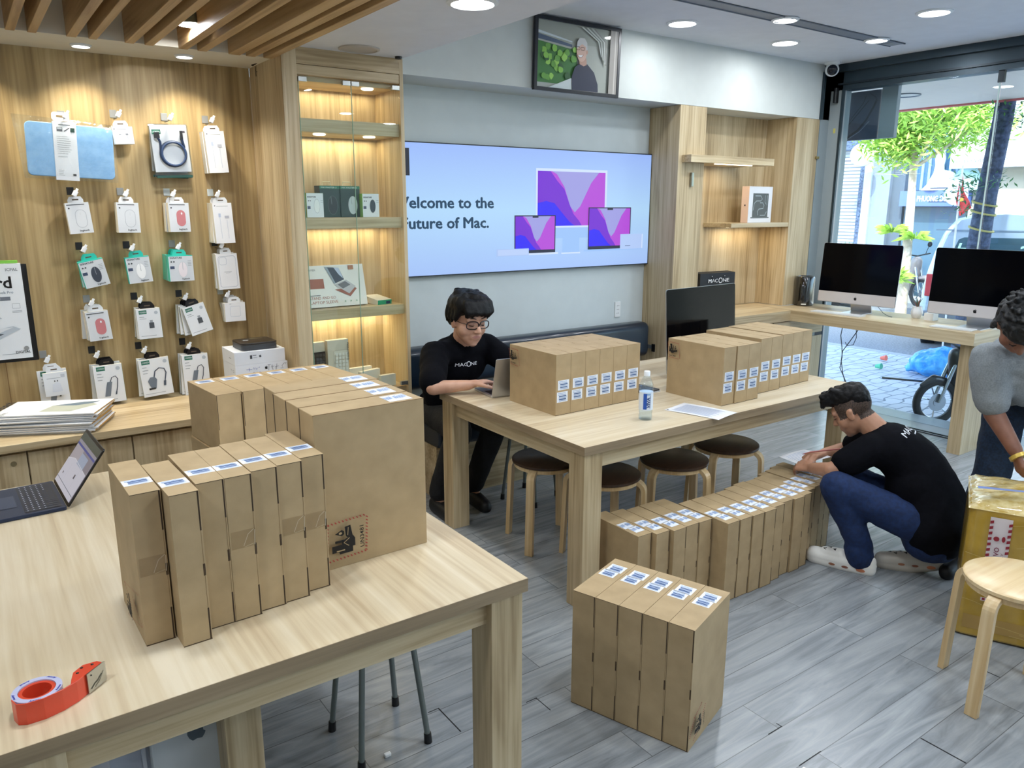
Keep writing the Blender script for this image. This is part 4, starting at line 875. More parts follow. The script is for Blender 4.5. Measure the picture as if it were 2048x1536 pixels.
g = G(); g.rbox((-.21, -.055, .0005), (.21, .055, .008), .008, P('#d9dcdc', .4)); g.build('body', t, bevel=.001)
g = G(); keys(g, -.203, -.05, .406, .1, P('#f1f3f2', .4), fr((0, 0, .0085), (1, 0, 0), (0, 1, 0)), rows=5, cols=20); g.build('keys', t)
t = thing('keyboard', 'slim white keyboard in front of the right window counter computer', 'keyboard', (5.645, 2.60, .88), math.radians(-88))
g = G(); g.rbox((-.14, -.055, .0005), (.14, .055, .008), .008, P('#d9dcdc', .4)); g.build('body', t, bevel=.001)
g = G(); keys(g, -.135, -.05, .27, .1, P('#f1f3f2', .4), fr((0, 0, .0085), (1, 0, 0), (0, 1, 0)), rows=5, cols=14); g.build('keys', t)
# black cylinder computer
t = thing('cylinder_computer', 'glossy black cylindrical computer on the counter beside the left screen', 'computer', (5.93, 4.0, .88))
GB_ = P('#10100f', .08, 0, 0, spec=.8, coat=1.0)
g = G(); g.lathe([(.078, 0), (.084, .006), (.084, .235), (.078, .25), (.060, .252), (.056, .235), (.001, .20)], GB_, 40); g.build('shell', t, smooth=True)
g = G(); g.box((-.0855, -.02, .012), (-.0835, .02, .022), P('#e8e6dc', .4), Matrix.Rotation(math.radians(35), 4, 'Z')); g.build('sticker', t)
# vase and box
t = thing('plant_vase', 'small white ribbed vase with a sparse green plant on the window counter', 'vase', (5.95, 3.02, .88))
g = G(); n = 32; vs = []; pf = [(.026, 0), (.036, .015), (.042, .04), (.038, .065), (.031, .08), (.033, .09), (.028, .09), (.026, .07)]
for r_, z in pf:
    for j in range(n): w_ = 2 * PI * j / n; rr_ = r_ * (1 + .05 * math.cos(8 * w_ + 30 * z)); vs.append((rr_ * math.cos(w_), rr_ * math.sin(w_), z))
k = len(pf); g.add(vs, [(i * n + j, i * n + (j + 1) % n, (i + 1) * n + (j + 1) % n, (i + 1) * n + j) for i in range(k - 1) for j in range(n)] + [tuple(range(n))[::-1], tuple(range((k - 1) * n, k * n))], P('#e9eaea', .4)); g.build('pot', t, smooth=True)
g = G(); rr = random.Random(4)
for i in range(7): a = i * 1.1; L = .06 + .05 * rr.random(); g.tube([(0, 0, .07), (.012 * math.cos(a), .012 * math.sin(a), .07 + L * .6), (.03 * math.cos(a) * (1 + rr.random()), .03 * math.sin(a), .07 + L)], [.003, .004, .0006], P('#46604c' if i % 2 else '#7a4a3c', .6), 6)
g.build('plant', t, smooth=True)
g = G(); g.rbox((-.04, -.035, 0), (.04, .035, .055), .004, P('#efefec', .5)); o = g.build('small_box', bevel=.001, loc=(5.93, 2.90, .88)); tag(o, 'small white box beside the ribbed vase on the window counter', 'box')
# hanging cables
g = G(); g.tube([(5.62, 3.42, .797), (5.62, 3.43, .72), (5.62, 3.41, .63), (5.62, 3.40, .55), (5.62, 3.41, .46), (5.62, 3.36, .38), (5.62, 3.33, .33), (5.62, 3.345, .33), (5.62, 3.38, .42), (5.62, 3.405, .52), (5.62, 3.40, .60), (5.62, 3.35, .68), (5.62, 3.28, .797)], .0035, P('#3e4a50', .5), 6)
g.tube([(5.625, 3.31, .797), (5.625, 3.30, .72), (5.625, 3.32, .66), (5.625, 3.37, .645), (5.625, 3.39, .67)], .0028, P('#3e4a50', .5), 6); tag(g.build('hanging_cable', smooth=True), 'loops of thin dark cable hanging below the window counter', 'cable')
g = G(); g.tube([(5.86, 3.30, .96), (5.88, 3.25, .90), (5.86, 3.2, .884), (5.82, 3.14, .884)], .002, P('#3e4a50', .5), 6); tag(g.build('power_cord', smooth=True), 'thin power cord behind the left window counter computer', 'cable')

# niche things
t = thing('boxed_laptop', 'white laptop box with a black screen picture on the niche shelf', 'box', (5.42, 4.17, 1.585), math.radians(4))
g = G(); g.box((-.165, -.035, 0), (.165, .035, .29), P('#e6e6ea', .4)); g.build('box_body', t, bevel=.002)
its = [('r', -.11, .045, .11, .235, P('#33383c', .3)), ('r', -.13, .036, .13, .046, P('#4a4f54', .3))]
GL_ = P('#9aa4aa', .3)
its += [('l', [(-.10, .10), (-.09, .155), (-.06, .175), (.0, .175), (.02, .19), (.0, .215), (-.08, .215)], .006, GL_), ('l', [(-.03, .06), (-.04, .09), (-.02, .11), (.04, .115), (.05, .14), (.03, .16), (-.01, .16)], .006, GL_), ('l', [(.0, .06), (.07, .06), (.09, .09)], .006, GL_), ('l', [(.06, .22), (.06, .17), (.075, .15)], .005, GL_), ('l', [(.09, .22), (.09, .14)], .005, GL_)]
art('box_print', t, fr((0, -.035, 0), (1, 0, 0), (0, 0, 1)), its)
art('side_print', t, fr((-.165, 0, 0), (0, -1, 0), (0, 0, 1)), [('r', -.034, .001, .034, .289, P('#e2c7b6', .5))] + apple(0, .14, .016, BLACK))
t = thing('paper_bag', 'black paper shopping bag with white lettering on the niche counter', 'bag', (5.0, 4.22, .88), math.radians(-3))
BK = P('#20242a', .5)
g = G(); vs = [(-.2, -.05, 0), (.2, -.05, 0), (.2, .05, 0), (-.2, .05, 0), (-.2, -.045, .31), (.2, -.045, .31), (.2, .045, .315), (-.2, .045, .315), (-.185, -.005, .2), (.185, -.005, .2)]
g.add(vs, [(0, 3, 2, 1), (0, 1, 5, 4), (1, 2, 6, 5), (2, 3, 7, 6), (3, 0, 4, 7)], BK); g.add([(-.2, -.043, .309), (.2, -.043, .309), (.2, .043, .312), (-.2, .043, .312)], [(0, 1, 2, 3)], P('#0b0c0e', .8)); g.build('bag_body', t, bevel=.001)
g = G(); g.tube([(-.07, -.047, .29), (-.06, -.06, .24), (0, -.06, .22), (.06, -.06, .24), (.07, -.047, .29)], .002, BLACK, 6); g.build('handle', t)
art('lettering', t, fr((0, -.0503, 0), (1, 0, 0), (0, 0, 1)), [('t', 'MAC', -.11, .235, .030, P('#f2f4f5', .5), dict(w=.105)), ('t', 'MAC', -.1085, .235, .030, P('#f2f4f5', .5), dict(w=.105)), ('t', 'NE', .055, .235, .030, P('#f2f4f5', .5), dict(w=.07)), ('t', 'NE', .0565, .235, .030, P('#f2f4f5', .5), dict(w=.07)), ('o', .004, .228, .048, .272, .02, .006, P('#f2f4f5', .5)), ('e', -.072 + .0, .285, .004, .004, P('#c9ccd0', .3)), ('e', .072, .285, .004, .004, P('#c9ccd0', .3))])
# open door-opener bits on floor
g = G(); g.box((-.011, -.007, 0), (.011, .007, .012), P('#eef0ef', .5)); o = g.build('paper_scrap', bevel=.003, loc=(.908, 1.972, 0)); tag(o, 'small crumpled white scrap on the floor beside the steel stool', 'scrap')
g = G(); g.box((-.006, -.004, 0), (.006, .004, .002), P('#eef0ef', .5)); o = g.build('white_fleck', loc=(1.95, 1.17, 0)); tag(o, 'tiny white fleck on the grey floor in front of the standing cartons', 'scrap')
# boxes under the front table
t = thing('computer_box', 'white computer box with a grey fruit emblem under the front table', 'box', (.35, 2.142, 0), math.radians(0))
g = G(); g.box((-.10, -.09, 0), (.12, .35, .36), P('#c9ced0', .5)); g.build('box_body', t, bevel=.002)
art('emblem', t, fr((0, -.09, 0), (1, 0, 0), (0, 0, 1)), apple(.015, .28, .058, P('#55626c', .5)) + [('l', [(.08, .2), (.12, .23)], .002, P('#8b8f90', .5))])
t = thing('computer_box', 'second pale box with its flap showing left of the white computer box', 'box', (.20, 2.2, 0), math.radians(6))
g = G(); g.box((-.06, -.09, 0), (.05, .3, .345), P('#b9bfcc', .5)); g.build('box_body', t, bevel=.002)
g = G(); g.box((.02, -.10, .05), (.03, -.092, .34), P('#d9dce6', .5)); g.build('flap', t)
# ================================================================ ACCESSORY WALL
def C(h, r=.5): return P(h, r)
KW = C('#e9edf2', .45); CREAM = C('#e9e4d6', .5); TEALM = P('#2fc6b4', .3, coat=.3); BLKT = P('#0f1117', .3); GRN = C('#1f6b57', .5); TXG = C('#8c949c', .6); TXK = C('#3b4148', .6)
YW = 4.55
def peg(x, z, tagc, where, L=.11):
    t = thing('display_hook', 'wire display hook holding %s' % where, 'hook', (x, YW, z), 0, 'display hooks on the oak wall')
    g = G(); g.box((-.016, -.004, -.012), (.016, -.0005, .026), tagc); g.build('tag_plate', t, bevel=.001)
    g = G(); g.tube([(0, -.01, -.02), (0, -L * .6, -.022), (0, -L, -.018), (0, -L - .006, .004)], .0022, METAL, 8); g.build('wire', t, smooth=True)
    g = G(); M = Matrix.Translation((.004, -L - .004, -.012)) @ Matrix.Rotation(.5, 4, 'Y'); g.rbox((-.011, -.006, -.006), (.011, .006, .02), .005, KW, M); g.box((-.005, -.004, .018), (.006, .004, .034), KW, M); g.build('security_clip', t, bevel=.001)
    return t
def hangtab(g, w, h, z, col, y0=0):
    """euro-slot hang tab, z = top of the pack"""
    ring = []; 
    pts = [(-w / 2, 0), (w / 2, 0), (w / 2, h * .5), (w * .36, h), (-w * .36, h), (-w / 2, h * .5)]
    g.prism(pts, .0016, col, fr((0, y0, z), (1, 0, 0), (0, 0, 1)) @ Matrix.Translation((0, 0, -.0008)))
    items(g, fr((0, y0 - .001, z), (1, 0, 0), (0, 0, 1)), [('r', -w * .2, h * .42, w * .2, h * .62, C('#5d5145', .7))])
_pk = {}
def packmesh(kind):
    if kind in _pk: return _pk[kind]
    K = dict(mouse_w=(.105, .15, .038), mouse_p=(.105, .15, .038), sig_dark=(.115, .135, .04), sig_white=(.115, .135, .035), sig_pink=(.125, .135, .035), cable_tall=(.10, .215, .045), cable_small=(.095, .085, .06), case=(.115, .195, .022), square=(.115, .105, .016), adapter=(.115, .16, .014), hub=(.135, .20, .016), hub2=(.15, .205, .016), hub3=(.135, .225, .016), hub0=(.13, .20, .016), card=(.105, .12, .012), cab=(.19, .27, .012))[kind]
    w, h, d = K; body = G(); tab = G(); a = []
    edge = KW; tabc = None
    if kind.startswith('mouse'): edge, tabc = CREAM, KW
    elif kind.startswith('sig'): edge, tabc = TEALM, TEALM
    elif kind in ('adapter', 'hub', 'hub2', 'hub3', 'hub0'): edge, tabc = GRN if kind == 'hubx' else CREAM, BLKT if kind != 'hub0' else KW
    elif kind in ('cable_tall', 'cable_small', 'case', 'square', 'card'): edge, tabc = CREAM, KW
    if kind == 'cab':
        body.rbox((-w / 2, -d / 2, -h), (w / 2, d / 2, 0), .008, glass_mat('clear_bag', (.93, .95, .96), 1.5), axis='y')
        body.box((-w / 2 + .006, -.002, -h + .03), (w / 2 - .006, .002, -.004), C('#dcdfe3'))
        body.box((-w / 2 + .01, -.004, -h + .0), (w / 2 - .004, .004, -h + .012), C('#1d5546'))
        a = [('r', -w / 2 + .012, -.05, -w / 2 + .055, -.028, GRN), ('t', 'UGREEN', -w / 2 + .015, -.043, .009, KW, dict(w=.036)), ('r', w / 2 - .035, -.045, w / 2 - .015, -.035, C('#3e3a44')), ]
        cb = G(); cx, cz = .008, -.15; ring = [(cx + .062 * math.cos(2 * PI * i / 28), -.012, cz + .062 * math.sin(2 * PI * i / 28)) for i in range(28)]
        BL = P('#22324e', .4); cb.tube(ring, .0065, BL, 8, closed=True); cb.tube([(p[0] * .95 + .002, -.016, (p[2] - cz) * .95 + cz) for p in ring], .006, P('#2c4165', .4), 8, closed=True)
        cb.tube([(cx - .06, -.014, cz + .02), (cx - .058, -.016, cz + .06), (cx - .068, -.016, cz + .085)], .006, BL, 8); cb.box((cx - .082, -.022, cz + .08), (cx - .058, -.008, cz + .108), P('#14161c', .4)); cb.tube([(cx + .058, -.014, cz + .03), (cx + .05, -.016, cz + .075)], .006, BL, 8); cb.box((cx + .044, -.021, cz + .07), (cx + .056, -.009, cz + .115), P('#14161c', .4))
        cb = cb.mesh('coiled_cable')
        items(tab, fr((0, -d / 2, 0), (1, 0, 0), (0, 0, 1)), a, w0=.0006); 
        parts = [('pouch', body.mesh('pouch')), ('printed_card', tab.mesh('printed_card')), ('coiled_cable', cb)]
        _pk[kind] = (parts, K); return _pk[kind]
    body.box((-w / 2, -d / 2, -h), (w / 2, d / 2, 0), edge); F = fr((0, -d / 2, 0), (1, 0, 0), (0, 0, 1))
    if kind.startswith('sig'): body.box((-w / 2 + .002, -d / 2 - .0002, -h), (w / 2, -d / 2, -.006), KW)
    if kind in ('adapter', 'hub', 'hub2', 'hub3', 'hub0'): body.box((-w / 2, d / 2, -h - .004), (w / 2 + .003, d / 2 + .003, -.002), GRN)
    a.append(('r', -w / 2 + (.004 if kind.startswith('sig') else 0), -h, w / 2, -.004 if kind.startswith('sig') else 0, C('#d3d8de') if kind[:3] in ('mou', 'sig') else (KW if kind not in ('cable_tall', 'square', 'case') else C('#eef0f4'))))
    if kind.startswith('mouse'):
        col = C('#c98287') if kind.endswith('p') else C('#f6f8fb')
        if kind.endswith('p'): a += [('r', -.015, -.098, .031, -.060, C('#c47a80')), ('e', .008, -.060, .023, .023, C('#c47a80')), ('e', .008, -.098, .023, .023, C('#c47a80')), ('e', .012, -.055, .004, .006, KW)]
        else: a += [('o', -.017, -.123, .033, -.034, .025, .0018, C('#a3abb5')), ('e', .008, -.055, .004, .007, C('#cfd4da'))]
        a += [('r', -w / 2 + .006, -.012, w / 2 - .02, -.008, TXK), ('e', -w / 2 + .014, -.026, .004, .004, TXK), ('t', 'logitech', -.008, -h + .010, .0085, TXK, dict(w=.042, bold=.02))]
    if kind.startswith('sig'):
        mc = {'sig_dark': '#3a4250', 'sig_white': '#f4f6f8', 'sig_pink': '#e9e1e6'}[kind]
        a += [('t', 'SIGNATURE', -w / 2 + .008, -.016, .009, TXK, dict(w=.062, bold=.03)), ('e', .008, -.075, .024, .042, C('#c9ced4')), ('e', .008, -.075, .0225, .040, C(mc)), ('l', [(.008, -.036), (.008, -.075)], .002, C('#9aa1ab')), ('r', -w / 2 + .006, -.07, -w / 2 + .028, -.055, C('#3d4a66')), ('t', 'logitech', .0, -h + .008, .008, TXK, dict(w=.038, bold=.02)), ('e', -w / 2 + .014, -.032, .004, .004, TXK), ('e', -w / 2 + .027, -.032, .004, .004, TXK)]
        a += [('r', w / 2 - .028, -.03 - .008 * i, w / 2 - .010, -.028 - .008 * i, TXG) for i in range(4)]
    if kind == 'cable_tall': a += [('e', -w / 2 + .012, -.014, .003, .003, TXK), ('r', -w / 2 + .02, -.018, w / 2 - .02, -.016, TXG), ('l', [(-.018, -.07), (-.016, -.19)], .003, C('#d3d9e3')), ('l', [(.018, -.09), (.019, -.19)], .003, C('#d3d9e3')), ('r', -.024, -.075, -.012, -.055, C('#c0cde2')), ('r', .008, -.082, .03, -.068, C('#b9bdc9'))]
    if kind == 'cable_small': a += [('e', -w / 2 + .01, -.012, .003, .003, TXK), ('r', -w / 2 + .02, -.014, w / 2 - .03, -.012, TXG), ('r', -.02, -.042, -.008, -.034, C('#9aa0aa')), ('r', .012, -.042, .024, -.034, C('#9aa0aa')), ('l', [(-.014, -.045), (-.02, -.08)], .003, C('#cfd6e2')), ('l', [(.018, -.045), (.026, -.08)], .003, C('#cfd6e2'))]
    if kind == 'case': a += [('o', -w / 2 + .010, -h + .012, w / 2 - .010, -.012, .014, .0016, C('#9ea9bd')), ('o', -w / 2 + .016, -.06, -w / 2 + .055, -.018, .01, .0014, C('#aab4c6')), ('r', -.02, -.10, .02, -.098, TXG), ('r', -.012, -.106, .012, -.105, TXG)]
    if kind == 'square': a += [('o', -.028, -.078, .03, -.02, .006, .0014, C('#b9c4d4')), ('r', -.03, -.008, -.02, -.006, TXG)]
    if kind == 'adapter': a += [('r', -w / 2 + .012, -.028, -w / 2 + .05, -.008, GRN), ('t', 'UGREEN', -w / 2 + .015, -.022, .008, KW, dict(w=.032)), ('e', w / 2 - .02, -.024, .009, .009, C('#b9c2cc')), ('r', -.002, -.105, .022, -.075, C('#4a5058')), ('r', .003, -.075, .017, -.062, C('#9da3aa')), ('r', -w / 2 + .012, -.045, -w / 2 + .035, -.042, TXG), ('r', -w / 2 + .012, -.054, -w / 2 + .045, -.052, TXG), ('r', -w / 2 + .01, -h + .014, w / 2 - .03, -h + .016, TXG)]
    if kind in ('hub', 'hub2', 'hub3', 'hub0'):
        GYM = C('#6a7686')
        a += [('r', -w / 2 + .014, -.028, -w / 2 + .055, -.006, GRN), ('t', 'UGREEN', -w / 2 + .018, -.021, .009, KW, dict(w=.034)), ('e', w / 2 - .02, -.022, .010, .010, C('#b4bec9')), ('r', -w / 2 + .01, -h + .014, w / 2 - .04, -h + .016, TXG)]
        a += [('r', -w / 2 + .014, -.045 - .016 * i, -w / 2 + .014 + .022 + .006 * (i % 2), -.042 - .016 * i, TXG) for i in range(3)]
        if kind == 'hub2': a += [('p', [(-.03, -.165), (-.045, -.12), (-.03, -.10), (-.008, -.10), (.002, -.115), (-.008, -.165)], GYM), ('r', -.044, -.168, -.012, -.158, C('#1d2026')), ('l', [(-.01, -.10), (-.002, -.07), (.02, -.055), (.045, -.062), (.052, -.085), (.04, -.13)], .0055, C('#3c485c')), ('p', [(.030, -.155), (.034, -.128), (.046, -.128), (.042, -.155)], C('#4a5668'))]
        elif kind == 'hub0': a += [('p', [(-.025, -.165), (-.016, -.115), (.012, -.115), (.0, -.165)], GYM), ('p', [(.018, -.142), (.022, -.115), (.03, -.115), (.026, -.142)], C('#1d2026'))]
        else: a += [('p', [(-.03, -.165), (-.012, -.09), (.012, -.09), (-.004, -.165)], GYM), ('l', [(.004, -.09), (.012, -.068), (.03, -.062), (.04, -.078), (.034, -.12), (.026, -.148)], .004, C('#2f3c52')), ('p', [(.02, -.16), (.023, -.145), (.030, -.145), (.027, -.16)], C('#4a5668'))]
    if kind == 'card': a += [('r', -w / 2 + .015, -.03, w / 2 - .03, -.028, TXG), ('p', [(-.02, -.10), (-.015, -.06), (.005, -.05), (.02, -.06), (.025, -.10)], C('#dde3ee')), ('r', -.006, -.048, -.002, -.04, TXK), ('r', .006, -.048, .010, -.04, TXK), ('r', w / 2 - .028, -.028, w / 2 - .01, -.012, C('#c4cad4'))]
    items(body, F, a)
    hangtab(tab, .07 if kind != 'case' else .06, .032, -.002, tabc)
    parts = [('pack_body', body.mesh('pack_body')), ('hang_tab', tab.mesh('hang_tab'))]
    _pk[kind] = (parts, K); return _pk[kind]
def hang(kind, x, z, n, front, label, where, dz=0, rots=None, sp=None, gname=None):
    """n packs hanging one behind the other on a hook at x, z"""
    parts, (w, h, d) = packmesh(kind); rr = random.Random(hash(kind) % 97 + int(x * 100))
    rr = random.Random(int(x * 1000) + int(z * 100))
    for i in range(n):
        k = n - 1 - i            # 0 = rearmost
        y = front + d / 2 + i * (sp or (d + .004)); ry = (rots[i] if rots else rr.uniform(-.10, .06)); rz = rr.uniform(-.06, .10)
        lb = (label + ' ' + where) if (i == 0) else ('white pack %s the front one ' % ['', 'directly behind', 'two behind', 'three behind', 'four behind'][i]) + where
        if i == 0 and n > 1: lb = 'foremost ' + lb
        t = thing('retail_pack', lb, 'package', (x + rr.uniform(-.006, .006), y, z - .024), 0, (gname or 'retail packs hanging ' + where) if n > 1 else 'accessory packs on the oak wall')
        t.rotation_euler = (rr.uniform(-.05, .02), ry, rz)
        for nm, me in parts:
            o = bpy.data.objects.new(nm, me); COL.objects.link(o); o.parent = t; o.location = (0, 0, -.026)
TG, TGB, TGW = C('#8c8f90', .4), C('#16181c', .4), C('#c8d0cf', .4)
F0 = 4.55 - .115
R1, R2, R3, R4, R5 = 2.165, 1.780, 1.507, 1.236, .967
# row 1
peg(.489, R1 - .02, TG, 'the blue laptop sleeve'); peg(.722, R1, TG, 'the small white cable box'); peg(.965, R1, TG, 'the bagged blue cable'); peg(1.172, R1, TG, 'the deep white cable box')
hang('cable_small', .745, R1 - .01, 1, F0 + .03, 'small white boxed adapter pack', 'partly behind the blue sleeve', rots=[-.06], sp=.05)
hang('cable_tall', 1.185, R1 - .01, 3, F0 + .01, 'tall white boxed cable', 'at the right end of the top hook row', rots=[-.06, -.055, -.05], sp=.046)
hang('cab', .965, R1 + .015, 3, F0 + .03, 'clear pouch with a coiled blue cable', 'in the middle of the top hook row', rots=[-.05, -.03, .03], sp=.03)
# blue sleeve in a plastic bag
t = thing('laptop_sleeve', 'pale blue laptop sleeve in a crinkled clear bag, top left of the accessory wall', 'sleeve', (.505, F0 + .02, 1.975)); t.rotation_euler = (0, math.radians(2.5), 0)
BLU = noisy('blue_sleeve', '#82b2e0', '#94c0e8', 30, .6, .1, .001)
g = G(); g.rbox((-.19, -.012, -.125), (.185, .012, .125), .022, BLU, axis='y'); g.build('sleeve', t, bevel=.004)
g = G(); g.box((-.075, -.0135, -.14), (.025, .0135, .135), KW)
items(g, fr((0, -.0136, 0), (1, 0, 0), (0, 0, 1)), [('r', -.058, .088, -.034, .108, C('#5b6068')), ('r', -.056, .098, -.036, .106, C('#c9d2da')), ('l', [(-.028, .09), (-.016, .098), (-.004, .108)], .004, C('#5b6068')), ('r', .0, .088, .018, .108, C('#24453f')), ('r', -.05, .118, .0, .121, TXK)] + grid_lines(-.06, -.02, .01, .07, 9, .0018, TXG) + [('r', -.06, -.03 - .0, -.02, -.028, TXG), ('r', -.002, -.118, .012, -.108, TXK)] + grid_lines(-.062, -.12, -.03, -.09, 4, .0015, TXG))
g.build('paper_band', t)
BAG = glass_mat('crinkled_bag', (.95, .97, .98), 2.2)
nn_ = BAG.node_tree; bpn = nn_.nodes.new('ShaderNodeBump'); txn = nn_.nodes.new('ShaderNodeTexNoise'); txn.inputs['Scale'].default_value = 26; txn.inputs['Detail'].default_value = 5; tcn = nn_.nodes.new('ShaderNodeTexCoord')
nn_.links.new(tcn.outputs['Object'], txn.inputs[0]); nn_.links.new(txn.outputs[0], bpn.inputs['Height']); bpn.inputs['Strength'].default_value = .9; bpn.inputs['Distance'].default_value = .01
for q in nn_.nodes:
    if q.type in ('BSDF_GLOSSY', 'FRESNEL'): nn_.links.new(bpn.outputs[0], q.inputs['Normal'])
g = G(); nx, nz = 18, 12; vs = []
for sgn in (-1, 1):
    for j in range(nz + 1):
        for i in range(nx + 1):
            u, v = i / nx, j / nz; x = -.205 + .405 * u - .035 * v * (u < .3) * (1 - u / .3); z = -.138 + .29 * v - .012 * u * v; rr_ = noise.noise(Vector((u * 6, v * 6, sgn * 3.)))
            vs.append((x, sgn * (.019 + .004 * rr_) * (1 if 0 < i < nx and 0 < j < nz else .1), z))
fs = []
for s_ in range(2):
    o_ = s_ * (nx + 1) * (nz + 1)
    for j in range(nz):
        for i in range(nx): q = (o_ + j * (nx + 1) + i, o_ + j * (nx + 1) + i + 1, o_ + (j + 1) * (nx + 1) + i + 1, o_ + (j + 1) * (nx + 1) + i); fs.append(q if s_ == 0 else q[::-1])
g.add(vs, fs, BAG); g.build('plastic_bag', t, smooth=True)
g = G(); g.rbox((-.075, -.003, .138), (.0, .0, .178), .012, KW, axis='y'); items(g, fr((0, -.0031, 0), (1, 0, 0), (0, 0, 1)), [('r', -.055, .154, -.02, .164, C('#8a7a5c'))]); g.build('hang_tab', t)
# row 2
for x, tc, wh in ((.488, TGB, 'a white mouse pack'), (.716, TG, 'the hidden-clip white mouse packs'), (.942, TGW, 'the pink mouse packs of the second row'), (1.168, TGW, 'the tall cable packs of the second row')): peg(x, R2, tc, wh)
hang('mouse_w', .492, R2, 1, F0 + .01, 'white boxed computer mouse with pale outline', 'alone on the left hook of the second row', rots=[-.07])
hang('mouse_w', .726, R2, 2, F0, 'white boxed computer mouse', 'on the second hook of the second row')
hang('mouse_p', .965, R2, 3, F0, 'white boxed pink computer mouse', 'on the third hook of the second row', sp=.04)
hang('cable_tall', 1.195, R2 + .0, 3, F0 - .01, 'tall white boxed cable', 'on the right hook of the second row', rots=[-.03, .02, .02], sp=.046)
# row 3
for x, tc, wh in ((.497, TGB, 'the dark mouse pack with a turquoise tab'), (.717, TGB, 'the white mouse pack with a turquoise tab'), (.943, TG, 'the row of turquoise edged mouse packs'), (1.168, TGB, 'the phone case packs')): peg(x, R3, tc, wh)
hang('sig_dark', .525, R3 - .01, 2, F0, 'turquoise-tabbed box with a dark grey mouse', 'at the left of the third row', rots=[-.19, -.08])
hang('sig_white', .735, R3, 1, F0, 'turquoise-tabbed box with a white mouse', 'on the second hook of the third row', rots=[-.08])
hang('sig_pink', .955, R3, 4, F0 - .02, 'turquoise-edged box with a pale pink mouse', 'on the third hook of the third row', rots=[.0, .03, .05, .05], sp=.037)
hang('case', 1.20, R3, 4, F0, 'white phone case pack with a rounded outline', 'at the right of the third row', rots=[-.03, -.02, .02, -.05], sp=.03)
# row 4
for x, tc, wh in ((.501, TG, 'the lower pink mouse packs'), (.727, TGB, 'the small adapter packs of the fourth row'), (.954, TGB, 'the tilted adapter packs'), (1.177, TGW, 'the flat square white packs')): peg(x, R4, tc, wh)
hang('mouse_p', .522, R4, 3, F0 + .01, 'white boxed pink computer mouse', 'at the left of the fourth row', sp=.04)
hang('adapter', .765, R4, 4, F0 - .01, 'white pack with a small grey adapter', 'on the second hook of the fourth row', rots=[-.03, .0, .03, .05], sp=.022)
hang('adapter', .985, R4, 4, F0 - .01, 'strongly tilted white adapter pack', 'on the third hook of the fourth row', rots=[-.26, -.10, .0, .05], sp=.022)
hang('square', 1.215, R4, 5, F0 - .01, 'flat square white pack with a faint outline', 'at the right of the fourth row', rots=[.01, -.02, -.05, -.10, -.16], sp=.026)
# row 5
for x, tc, wh in ((.274, TG, 'the leftmost lower pack and card'), (.496, TGB, 'the hub packs of the bottom row'), (.722, TGB, 'the adapter with bent cable packs'), (.948, TGB, 'the rightmost hub packs of the bottom row')): peg(x, R5, tc, wh)
hang('hub0', .290, R5 - .01, 1, F0 + .02, 'white pack with a grey card reader', 'at the left end of the bottom row', rots=[-.02])
hang('card', .306, R5 - .018, 1, F0 - .02, 'small white card with a plug drawing', 'in front of the leftmost bottom pack', rots=[-.03])
hang('hub', .540, R5 - .01, 4, F0 - .01, 'white pack showing a grey hub', 'on the second hook of the bottom row', rots=[-.03, .06, .02, -.04], sp=.024)
hang('hub2', .760, R5, 2, F0 - .01, 'wide white bent cable adapter pack', 'on the third hook of the bottom row', rots=[-.07, .02], sp=.03)
hang('hub3', .975, R5, 3, F0 - .01, 'tall white pack showing a long hub', 'at the right end of the bottom row', rots=[-.02, .03, .03], sp=.026)
# posters at the left edge
t = thing('hanging_pack', 'large white keyboard cover pack hanging at the left edge of the photo', 'package', (.06, 4.45, .985)); 
g = G(); g.box((-.36, -.025, .0), (.165, .0, .46), KW); items(g, fr((.0, -.0252, 0), (1, 0, 0), (0, 0, 1)), [('t', 'Guard', .118, .345, .056, BLACK, dict(al=1, bold=.02)), ('t', 'ICPAL', .15, .425, .014, C('#4a5056'), dict(al=1)), ('l', [(.052, .42), (.066, .424), (.07, .436)], .003, C('#4fa04a')), ('t', 'MacBook Pro', .12, .318, .013, C('#5a7088'), dict(al=1)), ('r', -.02, .285, .105, .303, C('#6d7480')), ('t', 'Basic', .065, .289, .011, KW, dict(al=1)), ('o', .108, .245, .14, .27, .002, .0012, TXG), ('r', .105, .232, .145, .234, TXG), ('r', .105, .226, .145, .228, TXG),
      ('p', [(-.2, .05), (-.2, .20), (.02, .235), (.06, .20), (-.06, .17), (-.02, .14), (.10, .16), (.13, .145), (-.06, .05)], C('#b9c2cc')), ('p', [(-.2, .075), (-.03, .135), (.06, .125), (-.14, .045), (-.2, .04)], C('#454c55')), ('p', [(-.2, .09), (.0, .15), (.10, .155), (-.1, .075), (-.2, .06)], C('#dfe3e8')), ('e', .142, .048, .011, .011, C('#8d9092')), ('t', 'DIGITAL', .158, .026, .012, C('#33373b'), dict(al=1, bold=.02)), ('r', .04, .024, .11, .026, TXG)])
g.build('pack_body', t)
g = G(); g.box((-.36, .001, -.02), (.19, .02, .455), BLACK); g.build('backing', t)
g = G(); g.box((.0, -.02, .461), (.155, -.004, .475), C('#7fc24a')); g.build('green_edge', t)
g = G(); g.box((-.4, 4.49, 1.715), (.16, 4.52, 2.065), BLACK); tag(g.build('hanging_pouch', bevel=.002), 'black pouch cut by the left edge, above the large white pack', 'pouch')
